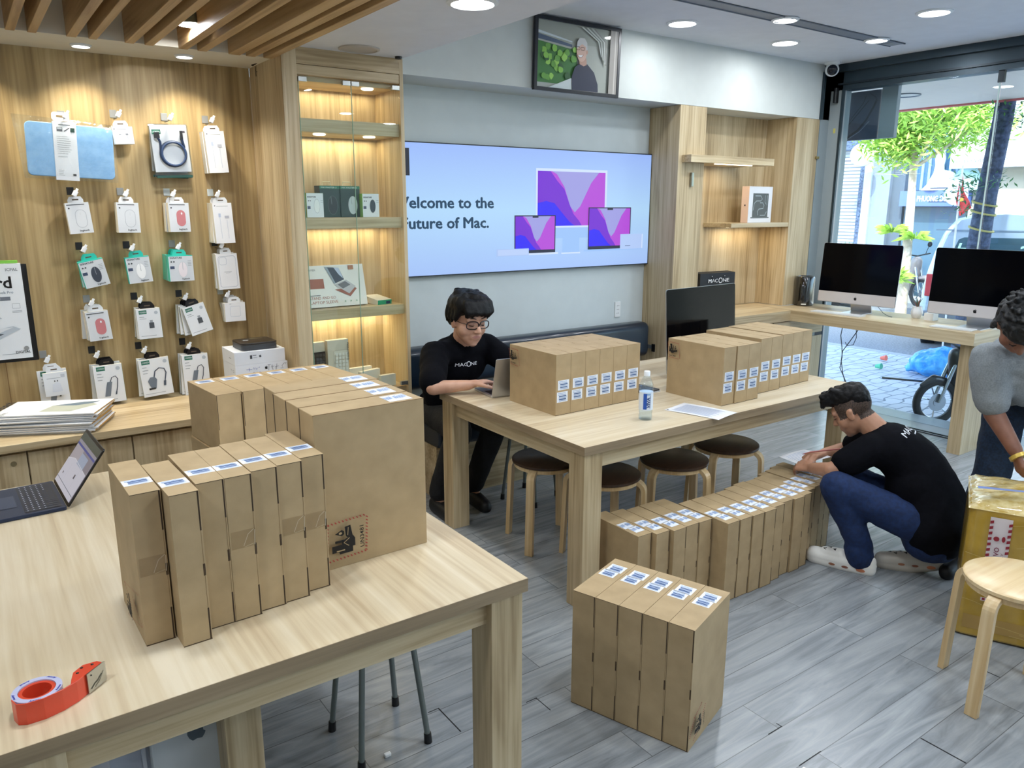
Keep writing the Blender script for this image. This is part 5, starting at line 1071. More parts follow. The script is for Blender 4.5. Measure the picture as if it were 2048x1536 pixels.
# stack of flat packs on the worktop
rr = random.Random(8)
for i in range(11):
    t = thing('flat_pack', ['white flat pack with a laptop picture on top of the worktop stack', 'white flat pack, %s from the bottom of the stack on the left worktop' % ordn(i)][i < 10], 'package', (.275 + rr.uniform(-.012, .012) + (.012 if i > 5 else 0), 4.135 + rr.uniform(-.01, .01), .6905 + .0085 * i), math.radians(-24 + rr.uniform(-3, 3)) if i < 10 else math.radians(-26), 'stack of flat packs on the worktop')
    g = G(); g.box((-.24, -.14, 0), (.20, .14, .0062), KW); g.box((.2002, -.138, .0008), (.2012, .138, .0056), C('#b08a4e', .7)); g.box((-.24, -.1412, .001), (.2, -.1402, .005), C('#e3e0da'))
    if i == 10: items(g, fr((-.02, 0, .0063), (1, 0, 0), (0, 1, 0)), [('p', [(-.04, -.08), (.10, -.09), (.18, .03), (.15, .06), (.09, .02), (-.02, .03)], C('#b7bcae')), ('p', [(-.02, .03), (.09, .02), (.15, .06), (.17, .10), (.1, .09)], C('#6d7f8e')), ('t', 'MacGuard', -.22, -.12, .045, C('#23272c'), dict(rot=PI / 2, w=.24, bold=.03)), ('t', 'ICPAL', -.17, -.14, .018, C('#4a5056'), dict(rot=PI / 2))])
    g.build('sheet_body', t)
g = G(); g.box((-.03, -.02, 0), (.04, .02, .012), C('#2d2f33')); o = g.build('black_clip', bevel=.002, loc=(.02, 4.44, .69)); tag(o, 'small black clip behind the stack of flat packs', 'clip')
# stack of white boxes with the black gadget
WB = P('#e4e8ef', .4)
zz = .69
for i, (w, h, lb, x, ry) in enumerate(((.31, .03, 'thin white box at the bottom of the stack by the glass cabinet', 1.215, 0), (.31, .085, 'white box with blue handwriting in the stack by the glass cabinet', 1.215, -1), (.305, .012, 'white lid layer between the two white boxes in the stack', 1.214, 0), (.30, .062, 'upper white box with a small printed label in the stack', 1.212, 1))):
    pass
def mbox(x, y, z, w, d, h, rz, label, its=None, lits=None):
    t = thing('computer_carton', label, 'box', (x, y, z), math.radians(rz), 'white boxes stacked by the glass cabinet')
    g = G(); g.box((-w / 2, -d / 2, 0), (w / 2, d / 2, h), WB); g.build('box_body', t, bevel=.0015)
    if its: art('front_print', t, fr((0, -d / 2, 0), (1, 0, 0), (0, 0, 1)), its)
    if lits: art('side_print', t, fr((-w / 2, 0, 0), (0, -1, 0), (0, 0, 1)), lits)
HB = C('#3551a8'); HK = C('#5a5f6c')
def up(l): return l
mbox(1.262, 4.27, .6905, .285, .235, .1, 0, 'lowest white box of the stack beside the glass cabinet', None, [('r', .02, .06, .07, .064, TXG)])
its = [('l', [(-.085, .062), (-.055, .060)], .0022, HB), ('l', [(-.07, .07), (-.07, .052)], .0022, HB), ('l', [(-.05, .060), (-.045, .07), (-.04, .058), (-.035, .068), (-.03, .056), (-.026, .066)], .0022, HB), ('o', -.052, .03, -.040, .044, .005, .0018, HB), ('l', [(-.026, .044), (-.034, .036), (-.024, .030)], .0018, HB), ('l', [(-.012, .045), (-.02, .036), (-.010, .032)], .0018, HB), ('l', [(-.02, .066), (-.012, .07)], .0018, HB)]
its += apple(.022, .062, .018, BLACK) + [('l', [(.035, .045), (.038, .075), (.030, .076), (.048, .077)], .002, HK), ('l', [(.058, .045), (.055, .075), (.048, .062), (.066, .066)], .002, HK), ('l', [(.075, .045), (.082, .078)], .002, HK), ('l', [(.07, .06), (.09, .065)], .002, HK), ('l', [(.10, .05), (.115, .052), (.108, .062), (.12, .076), (.135, .078), (.128, .07)], .002, HK)]
mbox(1.262, 4.27, .7907, .285, .235, .088, 0, 'white box marked in blue and grey handwriting in the stack', its, [('l', [(.03, .06), (.055, .052)], .003, TXG), ('o', .07, .045, .09, .06, .006, .002, TXG)])
mbox(1.256, 4.27, .879, .275, .235, .072, 0, 'upper white box of the stack with a small printed barcode', [('r', -.055, .03, -.043, .05, TXK), ('r', -.040, .046, -.02, .049, TXK), ('r', -.038, .034, -.016, .036, TXG)] + apple(.0, .041, .014, TXK), [('r', .02, .03, .055, .034, TXG)])
t = thing('portable_drive_dock', 'dark grey rounded gadget lying on the stack of white boxes', 'gadget', (1.262, 4.26, .951), math.radians(2))
g = G(); g.rbox((-.098, -.09, .001), (.098, .085, .04), .022, P('#43464a', .4)); g.build('case', t, bevel=.004, smooth=True)
g = G(); g.rbox((-.099, -.091, .030), (.099, .086, .0415), .022, P('#2c2723', .3)); items(g, fr((0, 0, .0416), (1, 0, 0), (0, 1, 0)), [('r', -.01, .045, .06, .05, C('#c9bb93')), ('r', -.06, .0, -.03, .02, C('#a9b0b6'))]); g.build('lid', t, bevel=.003)
g = G(); g.box((-.05, -.015, 0), (.02, .03, .012), CREAM); o = g.build('small_card', bevel=.001, loc=(1.06, 4.2, .69)); tag(o, 'small cream card lying behind the top cartons of the rear stack', 'card')

# ================================================================ INSIDE THE GLASS CABINET
def cbox(name, x, y, z, w, d, h, rz, mat, label, cat='box', group=None, its=None, rx=0, sides=None):
    t = thing(name, label, cat, (x, y, z), math.radians(rz), group); t.rotation_euler = (math.radians(rx), 0, math.radians(rz))
    g = G(); g.box((-w / 2, -d / 2, 0), (w / 2, d / 2, h), mat)
    if sides: g.box((-w / 2 - .0006, -d / 2, 0), (-w / 2, d / 2, h), sides); g.box((-w / 2, -d / 2, h), (w / 2, d / 2, h + .0006), sides)
    g.build('box_body', t, bevel=.001)
    if its: art('box_print', t, fr((0, -d / 2, 0), (1, 0, 0), (0, 0, 1)), its)
    return t
Z2 = 1.655
LIM = C('#8ecb5a')
def sig(mc): return [('t', 'SIGNATURE', -.044, .105, .008, TXK, dict(w=.05, bold=.03)), ('e', .010, .06, .018, .038, C('#b9c0c6')), ('e', .010, .06, .0165, .036, C(mc)), ('r', -.045, .045, -.028, .06, C('#46506a')), ('e', -.038, .088, .003, .003, TXK), ('e', -.028, .088, .003, .003, TXK), ('r', .032, .09, .045, .092, TXG), ('r', .032, .08, .045, .082, TXG)]
cbox('mouse_box', 1.60, 4.145, Z2, .098, .05, .128, 4, KW, 'small white mouse box with a white mouse, left on the cabinet shelf', group='mouse boxes in the glass cabinet', its=sig('#f3f5f6'), sides=LIM)
cbox('mouse_box', 1.935, 4.15, Z2, .098, .05, .128, -4, KW, 'small white mouse box with a dark mouse, right on the cabinet shelf', group='mouse boxes in the glass cabinet', its=sig('#3b4650'), sides=LIM)
DKB = C('#1f3a35', .35)
for x, mc, lb in ((1.71, '#252f33', 'dark green mouse box with a black mouse, left of the two in the cabinet'), (1.83, '#c9d4d8', 'dark green mouse box with a pale mouse, right of the two in the cabinet')):
    t = cbox('mouse_box', x, 4.21, Z2, .12, .07, .17, 3, DKB, lb, group='dark mouse boxes in the glass cabinet', its=[('r', -.06, .154, .06, .169, C('#2f7a5e')), ('t', 'MX MASTER 3', -.05, .157, .008, KW, dict(w=.09)), ('e', .014, .065, .030, .052, C('#5c6a6c')), ('e', .014, .065, .028, .050, C(mc)), ('l', [(.004, .112), (.008, .07)], .002, C('#8b979a'))])
    g = G(); g.tube([(-.03, 0, .17), (-.025, 0, .192), (.02, 0, .192), (.025, 0, .17)], .0025, C('#d9d4b4'), 6); g.build('handle', t)
BRN = C('#a35b43'); ppr = C('#f1ece6')
t = cbox('sleeve_box', 1.705, 4.150, 1.157, .385, .03, .235, 2, ppr, 'large white box showing a laptop on a red brown sleeve, in the glass cabinet', rx=-13, its=[('r', -.15, .105, -.06, .16, BRN), ('t', 'HYPER', -.15, .205, .011, C('#8e8a86'), dict(w=.05)), ('t', 'STAND AND GO', -.155, .045, .016, C('#b06a52'), dict(w=.155)), ('t', 'LAPTOP SLEEVE', -.155, .02, .016, C('#b06a52'), dict(w=.165)), ('r', -.15, .066, -.09, .069, TXK),
     ('p', [(-.045, .225), (.04, .218), (.065, .15), (-.0, .128)], C('#3a4152')), ('p', [(.01, .22), (.04, .218), (.06, .155), (.035, .18)], C('#c3cbe0')), ('p', [(-.045, .225), (-.03, .225), (.01, .13), (-.0, .128)], C('#9aa3ae')), ('p', [(.0, .095), (.09, .052), (.135, .095), (.12, .105)], BRN), ('p', [(.0, .122), (.075, .148), (.13, .108), (.085, .068)], C('#c7c2c4')), ('p', [(.02, .122), (.068, .14), (.098, .118), (.05, .098)], C('#6d6a70')), ('p', [(.098, .205), (.13, .205), (.13, .235 - .006), (.098, .235 - .006)], C('#b5764f')), ('r', .05, .022, .058, .03, C('#9bb8a0')), ('r', .085, .022, .093, .03, C('#9bb8a0')), ('r', .12, .022, .128, .03, C('#9bb8a0'))])
t = cbox('accessory_box', 1.975, 4.18, 1.157, .10, .14, .035, 12, CREAM, 'small cream box with a green front edge leaning beside the sleeve box', its=[('r', -.05, 0, .05, .034, C('#2f9b72')), ('r', .01, .01, .04, .026, C('#2b3d5a'))], rx=8)
z3 = .667
def kb(mc, kc):
    its = [('o', -.03, .02, .065, .24, .012, .0016, C('#bdb6a6')), ('r', -.026, .03, .06, .235, C(mc))]
    for r in range(9):
        for c in range(4): its.append(('r', -.022 + .0205 * c, .036 + .0215 * r, -.006 + .0205 * c, .053 + .0215 * r, C(kc)))
    return its
cbox('keyboard_box', 1.575, 4.19, z3, .125, .035, .29, 3, C('#ddd5c3'), 'tall beige keyboard box with a dark keyboard, low in the glass cabinet', group='keyboard boxes in the glass cabinet', its=kb('#3b3330', '#57504c'))
cbox('keyboard_box', 1.70, 4.16, z3, .13, .035, .30, 3, C('#ddd5c3'), 'tall beige keyboard box with a pale keyboard, low in the glass cabinet', group='keyboard boxes in the glass cabinet', its=kb('#e9e4d6', '#f4f1e8') + [('t', 'PEBBLE KEYS 2', .052, .28, .010, TXK, dict(rot=-PI / 2, w=.10, bold=.03))])
for i, (x, y, w, h, rz, lb) in enumerate(((1.60, 4.10, .16, .09, 12, 'left, before the keyboard boxes'), (1.84, 4.19, .17, .115, 4, 'at the back right'), (1.88, 4.125, .15, .105, 18, 'slanting in the middle'), (1.985, 4.10, .10, .07, 4, 'lowest, at the right front'))):
    cbox('slim_box', x, y, z3, w, .028, h, rz, C('#efe9db'), 'slim cream box on the bottom cabinet shelf, ' + lb, group='slim cream boxes low in the glass cabinet')
# ================================================================ PEOPLE
def V(*a): return Vector(a)
def ico(g, c, R, mat, n=2):
    me = bpy.data.meshes.new('i'); import bmesh; bm = bmesh.new(); bmesh.ops.create_icosphere(bm, subdivisions=n, radius=1)
    vs = [v.co.copy() for v in bm.verts]; fs = [[v.index for v in f.verts] for f in bm.faces]; bm.free(); bpy.data.meshes.remove(me)
    g.add([c + R @ v for v in vs], fs, mat)
def cone(g, a, b, ra, rb, mat):
    d = (b - a); L = d.length
    I = Matrix.Identity(3); ico(g, a, I * ra, mat); ico(g, b, I * rb, mat)
    if L < 1e-5: return
    q = d.to_track_quat('Z', 'Y').to_matrix(); n = 16; vs = []
    for p, r in ((a, ra), (b, rb)):
        for j in range(n): w = 2 * PI * j / n; vs.append(p + q @ V(r * math.cos(w), r * math.sin(w), 0))
    g.add(vs, [(j, (j + 1) % n, n + (j + 1) % n, n + j) for j in range(n)] + [tuple(range(n))[::-1], tuple(range(n, 2 * n))], mat)
def blob(name, prims, voxel, mat, parent, smooth=4, amp=0.0, fs=8.0, aniso=(1, 1, 1), paint=None):
    g = G()
    for p in prims:
        if p[0] == 'c': cone(g, Vector(p[1]), Vector(p[2]), p[3], p[4], mat)
        elif p[0] == 'ch':
            pts, rs = p[1], p[2]
            for i in range(len(pts) - 1): cone(g, Vector(pts[i]), Vector(pts[i + 1]), rs[i], rs[i + 1], mat)
        else:
            R = p[3] if len(p) > 3 else Matrix.Identity(3); r = p[2]
            ico(g, Vector(p[1]), R @ Matrix.Diagonal(Vector(r)), mat, 3)
    o = g.build('tmp'); m = o.modifiers.new('r', 'REMESH'); m.mode = 'VOXEL'; m.voxel_size = voxel; m.use_smooth_shade = True
    if smooth: s = o.modifiers.new('s', 'SMOOTH'); s.iterations = smooth; s.factor = .5
    dg = bpy.context.evaluated_depsgraph_get(); me = bpy.data.meshes.new_from_object(o.evaluated_get(dg)); bpy.data.objects.remove(o)
    me.name = name; me.materials.clear(); me.materials.append(mat)
    if amp:
        n = len(me.vertices); co = [v.co.copy() for v in me.vertices]; no = [v.normal.copy() for v in me.vertices]
        for i in range(n):
            c = co[i]; q = Vector((c.x * aniso[0], c.y * aniso[1], c.z * aniso[2])) * fs
            me.vertices[i].co = c + no[i] * amp * (noise.noise(q) + .5 * noise.noise(q * 2.3))
    if paint:
        for k, (cc, rr, pm) in enumerate(paint):
            me.materials.append(pm); R = None
            for pl_ in me.polygons:
                d = pl_.center - Vector(cc)
                if isinstance(rr, tuple):
                    if rr[0](pl_.center): pl_.material_index = k + 1
                elif d.length < rr: pl_.material_index = k + 1
    for pl_ in me.polygons: pl_.use_smooth = True
    w = bpy.data.objects.new(name, me); COL.objects.link(w); w.parent = parent
    return w
def skin_mat(name, c1, c2):
    m = noisy(name, c1, c2, 14, .5, .05, .001); b = m.node_tree.nodes['Principled BSDF']; b.inputs['Subsurface Weight'].default_value = .08; b.inputs['Subsurface Radius'].default_value = (.01, .004, .002); return m
def hand(pr, W, d, b, thumb_side, curl=(.5, .6, .4), spread=.06, s=1.0, curls=None):
    """five-fingered hand; W wrist, d pointing along the palm, b out of the back of the hand"""
    W = Vector(W); d = Vector(d).normalized(); b = Vector(b); b = (b - d * b.dot(d)).normalized(); l = d.cross(b).normalized() * thumb_side
    offs = [.031, .0105, -.0105, -.030]; lens = [.070, .078, .072, .057]; kn = [.083, .087, .083, .075]
    pr.append(('c', W, W + d * .035 * s, .024 * s, .020 * s))
    for i in range(4):
        K = W + d * kn[i] * s + l * offs[i] * s + b * (.003 - abs(i - 1.3) * .002)
        pr.append(('c', W + d * .015 * s + l * offs[i] * .5 * s, K, .0145 * s, .0115 * s))
        dd = (d + l * offs[i] * spread * 30).normalized(); a = 0; p = K; r = .0092 * s * (.92 if i == 3 else 1)
        cu = curls[i] if curls else curl
        for j, f in enumerate((.44, .31, .25)):
            a += cu[j]; v = dd * math.cos(a) - b * math.sin(a); q = p + v * lens[i] * f * s; pr.append(('c', p, q, r, r * .92)); p = q; r *= .92
    T = W + d * .022 * s + l * .022 * s; v = (d * .65 + l * .75 - b * .25).normalized(); p = T; r = .0125 * s
    for j, f in enumerate((.040, .031, .024)):
        q = p + v * f * s; pr.append(('c', p, q, r, r * .88)); p = q; r *= .9; v = (v - l * .22 * thumb_side * thumb_side + d * .15 - b * .1).normalized()
def head(pr, c, f, u, s=1.0):
    c = Vector(c); f = Vector(f).normalized(); u = Vector(u); u = (u - f * u.dot(f)).normalized(); r = f.cross(u).normalized()
    R = Matrix((r, f, u)).transposed()
    def at(x, y, z): return c + (r * x + f * y + u * z) * s
    def E(x, y, z, a, b_, c_): pr.append(('e', at(x, y, z), (a * s, b_ * s, c_ * s), R))
    E(0, -.012, .035, .076, .094, .083); E(0, .018, -.02, .068, .072, .082); E(0, .040, -.070, .047, .044, .040); E(0, .058, -.094, .024, .022, .018)
    E(.043, .045, -.030, .028, .030, .034); E(-.043, .045, -.030, .028, .030, .034); E(0, .045, -.060, .055, .035, .040)
    pr.append(('c', at(0, .080, .014), at(0, .103, -.026), .0085 * s, .0125 * s)); E(.011, .094, -.030, .009, .009, .007); E(-.011, .094, -.030, .009, .009, .007)
    pr.append(('c', at(-.046, .070, .026), at(.046, .070, .026), .013 * s, .013 * s)); E(0, .076, .035, .045, .012, .016)
    E(0, .080, -.0545, .028, .010, .0048); E(0, .078, -.0630, .024, .010, .0050); E(0, .072, -.056, .034, .02, .022)
    for q in (-1, 1): E(q * .077, -.004, -.006, .008, .018, .030); E(q * .083, -.012, .010, .006, .012, .014)
    return at, R
def face_bits(parent, at, R, s, lidc, closed=False):
    wh = P('#d9d6d0', .25); ir = P('#1c1411', .15)
    for q in (-1, 1):
        if closed:
            g = G(); ico(g, at(q * .031, .0735, .008), R @ Matrix.Diagonal(V(.0155, .0125, .0105)) * s, lidc, 3); g.tube([at(q * .018, .084, .0), at(q * .031, .087, -.0015), at(q * .044, .079, .0)], [.0012, .0026, .0012], ir, 6); g.build('eyelid', parent, smooth=True)
            g = G(); g.tube([at(q * .014, .0895, .033), at(q * .03, .088, .037), at(q * .046, .076, .033)], [.0018 * s, .0026 * s, .0014 * s], P('#2a211d', .8), 6); g.build('eyebrow', parent, smooth=True); continue
        g = G(); ico(g, at(q * .031, .074, .008), R @ Matrix.Diagonal(V(.0135, .011, .0075)) * s, wh, 3); ico(g, at(q * .031, .0795, .005), R @ Matrix.Diagonal(V(.0062, .007, .0055)) * s, ir, 2); o = g.build('eye', parent, smooth=True)
        g = G(); ico(g, at(q * .031, .0755, .0120), R @ Matrix.Diagonal(V(.0160, .0118, .0075)) * s, lidc, 2); g.build('eyelid', parent, smooth=True)
        g = G(); pts = [at(q * .014, .0905, .030), at(q * .03, .088, .036), at(q * .046, .076, .031)]; g.tube(pts, [.0028 * s, .0036 * s, .0018 * s], P('#15110f', .8), 6); g.build('eyebrow', parent, smooth=True)
HAIR = noisy('black_hair', '#040507', '#0a0a0d', 120, .5, .5, .004); HAIR.node_tree.nodes['Principled BSDF'].inputs['Specular IOR Level'].default_value = .25
def project_text(name, txt, target, origin, right, up, h, w, mat, parent, extra=None, **kw):
    M = fr(origin, right, up); vs, fs = textgeo(txt, kw.get('bold', 0), kw.get('shear', 0)); xs = [v[0] for v in vs]; k = h / .72; sx = w / ((max(xs) - min(xs)) * k)
    pts = [((v[0] - (max(xs) + min(xs)) / 2) * k * sx, v[1] * k) for v in vs]; polys = [(pts, fs)]
    if extra: polys += extra
    me = target.data; bt = BVHTree.FromPolygons([v.co for v in me.vertices], [p.vertices for p in me.polygons]); n = (M.to_3x3() @ V(0, 0, 1)).normalized(); g = G()
    for P_, F_ in polys:
        out = []
        for p in P_:
            o = M @ V(p[0], p[1], .25); hit = bt.ray_cast(o, -n)
            out.append((hit[0] + n * .0018) if hit[0] else (M @ V(p[0], p[1], 0)))
        g.add(out, F_, mat)
    return g.build(name, parent)
def ringpoly(cx, cy, r, th, n=20):
    pts = [(cx + r * math.cos(2 * PI * i / n), cy + r * math.sin(2 * PI * i / n)) for i in range(n)] + [(cx + (r - th) * math.cos(2 * PI * i / n), cy + (r - th) * math.sin(2 * PI * i / n)) for i in range(n)]
    return pts, [(i, (i + 1) % n, n + (i + 1) % n, n + i) for i in range(n)]
SK1 = skin_mat('skin_light', '#c0937a', '#cfa289'); SK2 = skin_mat('skin_tan', '#a97c62', '#ba8b70'); SK3 = skin_mat('skin_brown', '#7d5240', '#8d614c')
LIP = P('#a9746a', .5); TEE = noisy('black_cotton', '#03040a', '#06070f', 60, .9, .3, .003); TEE.node_tree.nodes['Principled BSDF'].inputs['Specular IOR Level'].default_value = .15; JEAN = noisy('blue_denim', '#0a2148', '#0f2b58', 60, .85, .4, .002)
DJEAN = noisy('dark_denim', '#0b1a2c', '#132a44', 90, .85, .4, .002); POLO = noisy('grey_pique', '#7e858a', '#8f969a', 160, .85, .3, .002)

def build_person(label, origin): 
    t = thing('person', label, 'person', origin); return t
# ---- seated person with the silver laptop
t = build_person('person in glasses and a black T-shirt sitting on the bench, typing on a silver laptop', (0, 0, 0))
HC = V(2.24, 3.595, 1.10); HS = 1.16; f1 = V(.02, -1, -.17); u1 = V(.03, -.17, 1)
pr = []; at, R = head(pr, HC, f1, u1, HS)
pr += [('ch', [at(0, -.025, -.05), V(2.255, 3.67, .97)], [.056, .062]), ('e', V(2.255, 3.74, .86), (.17, .10, .14)), ('e', V(2.26, 3.84, .68), (.14, .10, .16)), ('e', V(2.27, 3.95, .53), (.15, .12, .10)), ('c', V(2.10, 3.67, .925), V(2.41, 3.72, .92), .058, .058)]
pr += [('ch', [V(2.06, 3.65, .915), V(1.925, 3.44, .79), V(2.09, 3.352, .80)], [.052, .040, .027]), ('ch', [V(2.44, 3.72, .915), V(2.55, 3.52, .80), V(2.40, 3.37, .80)], [.052, .040, .027])]
for hx, kx, ax in ((2.19, 2.13, 2.06), (2.36, 2.37, 2.30)):
    pr += [('ch', [V(hx, 3.92, .52), V(kx, 3.52, .49), V(ax, 3.64, .10)], [.075, .055, .04]), ('c', V(ax, 3.66, .06), V(ax - .02, 3.50, .035), .035, .03)]
hand(pr, (2.10, 3.350, .802), (1, -.16, .10), (0, .12, 1), 1, curls=[(.25, .55, .3), (.35, .6, .35), (.45, .6, .35), (.5, .6, .4)], spread=.05)
hand(pr, (2.40, 3.37, .802), (-.75, -.45, .10), (0, 0, 1), -1, curls=[(.3, .55, .3)] * 4)
body = blob('body', pr, .0052, SK1, t, smooth=3, paint=[(at(0, .095, -.056), (lambda c, a=at(0, .09, -.056), i=R.inverted(): (lambda d: (d.x / .025) ** 2 + (d.z / .0062) ** 2 < 1 and d.y > -.02)(i @ (c - a) / HS),), LIP)])
face_bits(t, at, R, HS, P('#b58b75', .5), True)
hp = []
def HE(x, y, z, a, b_, c_, rt=None): hp.append(('e', at(x, y, z), (a * HS, b_ * HS, c_ * HS), R if rt is None else R @ rt))
HE(0, -.022, .068, .092, .100, .080); HE(0, -.055, .03, .086, .070, .090); HE(.055, .01, .085, .045, .075, .05); HE(-.055, .01, .085, .045, .075, .05); HE(-.02, .03, .108, .06, .05, .03)
for k in range(13):
    a = -.9 + 1.8 * k / 12; hp.append(('ch', [at(.075 * math.sin(a), .045 + .03 * math.cos(a), .10), at(.083 * math.sin(a), .065 + .035 * math.cos(a), .068), at(.082 * math.sin(a * 1.02), .056 + .034 * math.cos(a), .056 - .018 * abs(math.sin(a)) - .005 * (k % 2))], [.024 * HS, .017 * HS, .006 * HS]))
for q in (-1, 1):
    for k in range(4): hp.append(('ch', [at(q * .078, .03 - .025 * k, .06), at(q * .086, .024 - .025 * k, .02), at(q * .082, .018 - .025 * k, +.004 - .006 * (k % 2) - (.008 if k == 3 else 0))], [.02 * HS, .013 * HS, .005 * HS]))
for k in range(18): a = k * .9; hp.append(('c', at(.03 * math.cos(a), -.02 + .04 * math.sin(a), .118), at(.058 * math.cos(a + .7), -.02 + .06 * math.sin(a + .7), .126 - .006 * (k % 3)), .026 * HS, .018 * HS))
blob('hair', hp, .005, HAIR, t, smooth=2, amp=.004, fs=40, aniso=(1, 1, .4))
# glasses
g = G(); GM = P('#1a1415', .25)
for q in (-1, 1):
    ring = []
    for i in range(24): w = 2 * PI * i / 24; cx = 1.1 * abs(math.cos(w)) ** .7 * (1 if math.cos(w) > 0 else -1); cz = abs(math.sin(w)) ** .7 * (1 if math.sin(w) > 0 else -1); ring.append(at(q * .033 + .0265 * cx, .098 - .012 * abs(q * .033 + .0265 * cx) / .06, .004 + .0185 * cz))
    g.tube(ring, .0030, GM, 6, closed=True); g.tube([at(q * .0595, .087, .010), at(q * .076, .06, .010), at(q * .081, -.01, .008)], .0018, GM, 6)
g.tube([at(-.008, .100, .010), at(0, .103, .012), at(.008, .100, .010)], .0018, GM, 6); gl = g.build('glasses', t, smooth=True)
g = G()
for q in (-1, 1): g.add([at(q * .033 + a, .0965, .004 + b_) for a, b_ in ((-.023, -.015), (.023, -.015), (.023, .015), (-.023, .015))], [(0, 1, 2, 3)], glass_mat('lens%d' % q, (.97, .98, 1), 1.2))
g.build('lenses', gl)
sp_ = [('e', V(2.255, 3.745, .845), (.195, .122, .155)), ('e', V(2.26, 3.84, .68), (.175, .13, .19)), ('e', V(2.27, 3.93, .53), (.18, .15, .13)), ('c', V(2.08, 3.665, .915), V(2.43, 3.725, .91), .075, .075), ('ch', [V(2.255, 3.70, .945), V(2.25, 3.675, .965)], [.085, .072]),
       ('ch', [V(2.065, 3.66, .915), V(1.945, 3.475, .812)], [.082, .073]), ('ch', [V(2.44, 3.725, .915), V(2.535, 3.55, .82)], [.082, .073]), ('c', V(2.06, 3.66, .86), V(1.97, 3.53, .79), .06, .055)]
tee = blob('t_shirt', sp_, .008, TEE, t, smooth=6, amp=.007, fs=9, aniso=(1, 1, .6))
project_text('lettering', 'MAC  NE', tee, (2.255, 3.58, .838), (.98, .14, -.02), (0, 0, 1), .020, .138, P('#e9edf2', .6), tee, extra=[ringpoly(.0125, .0095, .0155, .004)])
tr = []
for hx, kx, ax in ((2.19, 2.13, 2.06), (2.36, 2.37, 2.30)): tr += [('ch', [V(hx, 3.94, .52), V(kx, 3.52, .50), V(ax, 3.64, .12)], [.095, .075, .06])]
tr.append(('e', V(2.27, 3.96, .51), (.17, .13, .095))); blob('trousers', tr, .009, noisy('black_trousers', '#08090d', '#0e1016', 50, .85), t, smooth=5, amp=.005, fs=10)
for ax in (2.06, 2.30): blob('shoe', [('c', V(ax, 3.67, .045), V(ax - .02, 3.49, .035), .045, .036), ('c', V(ax, 3.67, .03), V(ax - .02, 3.49, .025), .046, .038)], .006, P('#0c0d10', .5), t, smooth=3)

# ---- crouching person
t = build_person('person in a black T-shirt, blue jeans and white clogs crouching by the floor cartons', (0, 0, 0))
HC = V(3.452, 2.005, .745); HS = 1.0; f2 = V(-.32, .90, -.62); u2 = V(-.2, .55, .9)
pr = []; at, R = head(pr, HC, f2, u2, HS)
pr += [('ch', [at(0, -.03, -.045), V(3.50, 1.88, .65)], [.056, .062]), ('e', V(3.56, 1.81, .56), (.11, .09, .10)), ('e', V(3.61, 1.70, .42), (.10, .09, .13)), ('e', V(3.60, 1.63, .25), (.12, .10, .09)), ('c', V(3.42, 1.85, .60), V(3.61, 1.94, .60), .055, .055)]
NE, NW = V(3.275, 1.975, .485), V(3.36, 2.135, .435)
FE, FWr = V(3.60, 2.10, .50), V(3.515, 2.17, .475)
pr += [('ch', [V(3.405, 1.85, .60), NE, NW], [.052, .041, .027]), ('ch', [V(3.62, 1.96, .60), FE, FWr], [.052, .041, .027])]
hand(pr, NW, (.08, 1, -.10), (-.4, 0, .9), 1, curls=[(.7, .8, .4)] * 4, spread=.0)
hand(pr, FWr, (-.95, .25, -.05), (0, .1, 1), 1, curls=[(.45, .75, .4), (.6, .9, .5), (.7, .95, .5), (.8, 1.0, .5)], spread=.0)
legs2 = [(V(3.52, 1.63, .25), V(3.245, 1.925, .425), V(3.345, 1.83, .095), V(3.272, 2.02, .03)), (V(3.66, 1.68, .26), V(3.50, 2.0, .385), V(3.605, 1.64, .115), V(3.49, 1.79, .03))]
for h_, k_, a_, to in legs2: pr += [('ch', [h_, k_, a_], [.08, .055, .038]), ('c', a_ - V(0, 0, .05), to, .034, .03)]
def pred(c, i=R.inverted(), HC=HC): d = i @ (c - HC); return (d.z > -.012 and d.y < .055 and abs(d.x) > .045) or (d.y < -.03 and d.z > -.045) or d.z > .06
FADE = noisy('short_cropped_hair', '#2a211d', '#57463b', 160, .7, .2, .001)
body = blob('body', pr, .0052, SK2, t, smooth=3, paint=[(HC, (lambda c: pred(c) and (c - HC).length < .16 and not (abs((R.inverted() @ (c - HC)).x) > .078 and (R.inverted() @ (c - HC)).z < .03),), FADE)])
face_bits(t, at, R, HS, P('#9c735b', .5), True)
hp = []
HE(0, -.015, .080, .078, .095, .060); HE(0, .04, .095, .062, .055, .045); HE(0, -.055, .05, .068, .055, .065)
for k in range(15): x = -.05 + .10 * (k % 5) / 4; y = .0 + .03 * (k // 5); hp.append(('c', at(x, y, .11), at(x * 1.1, y + .025, .134 - .004 * (k % 3)), .022, .012))
for k in range(7): x = -.05 + .1 * k / 6; hp.append(('ch', [at(x, .06, .09), at(x, .088, .098), at(x * 1.05, .102, .084 - .004 * (k % 2))], [.024, .019, .011]))
blob('hair', hp, .005, HAIR, t, smooth=2, amp=.004, fs=45)
sp_ = []
for k in range(13):
    q = k / 12; A_ = V(3.525, 1.83, .595) * (1 - q) ** 2 + V(3.67, 1.745, .52) * 2 * q * (1 - q) + V(3.575, 1.60, .25) * q * q; sp_.append(('e', A_, (.160 + .012 * q, .125 + .03 * math.sin(q * 2.6), .115 + .02 * q), Matrix.Rotation(.45 - .3 * q, 3, 'X')))
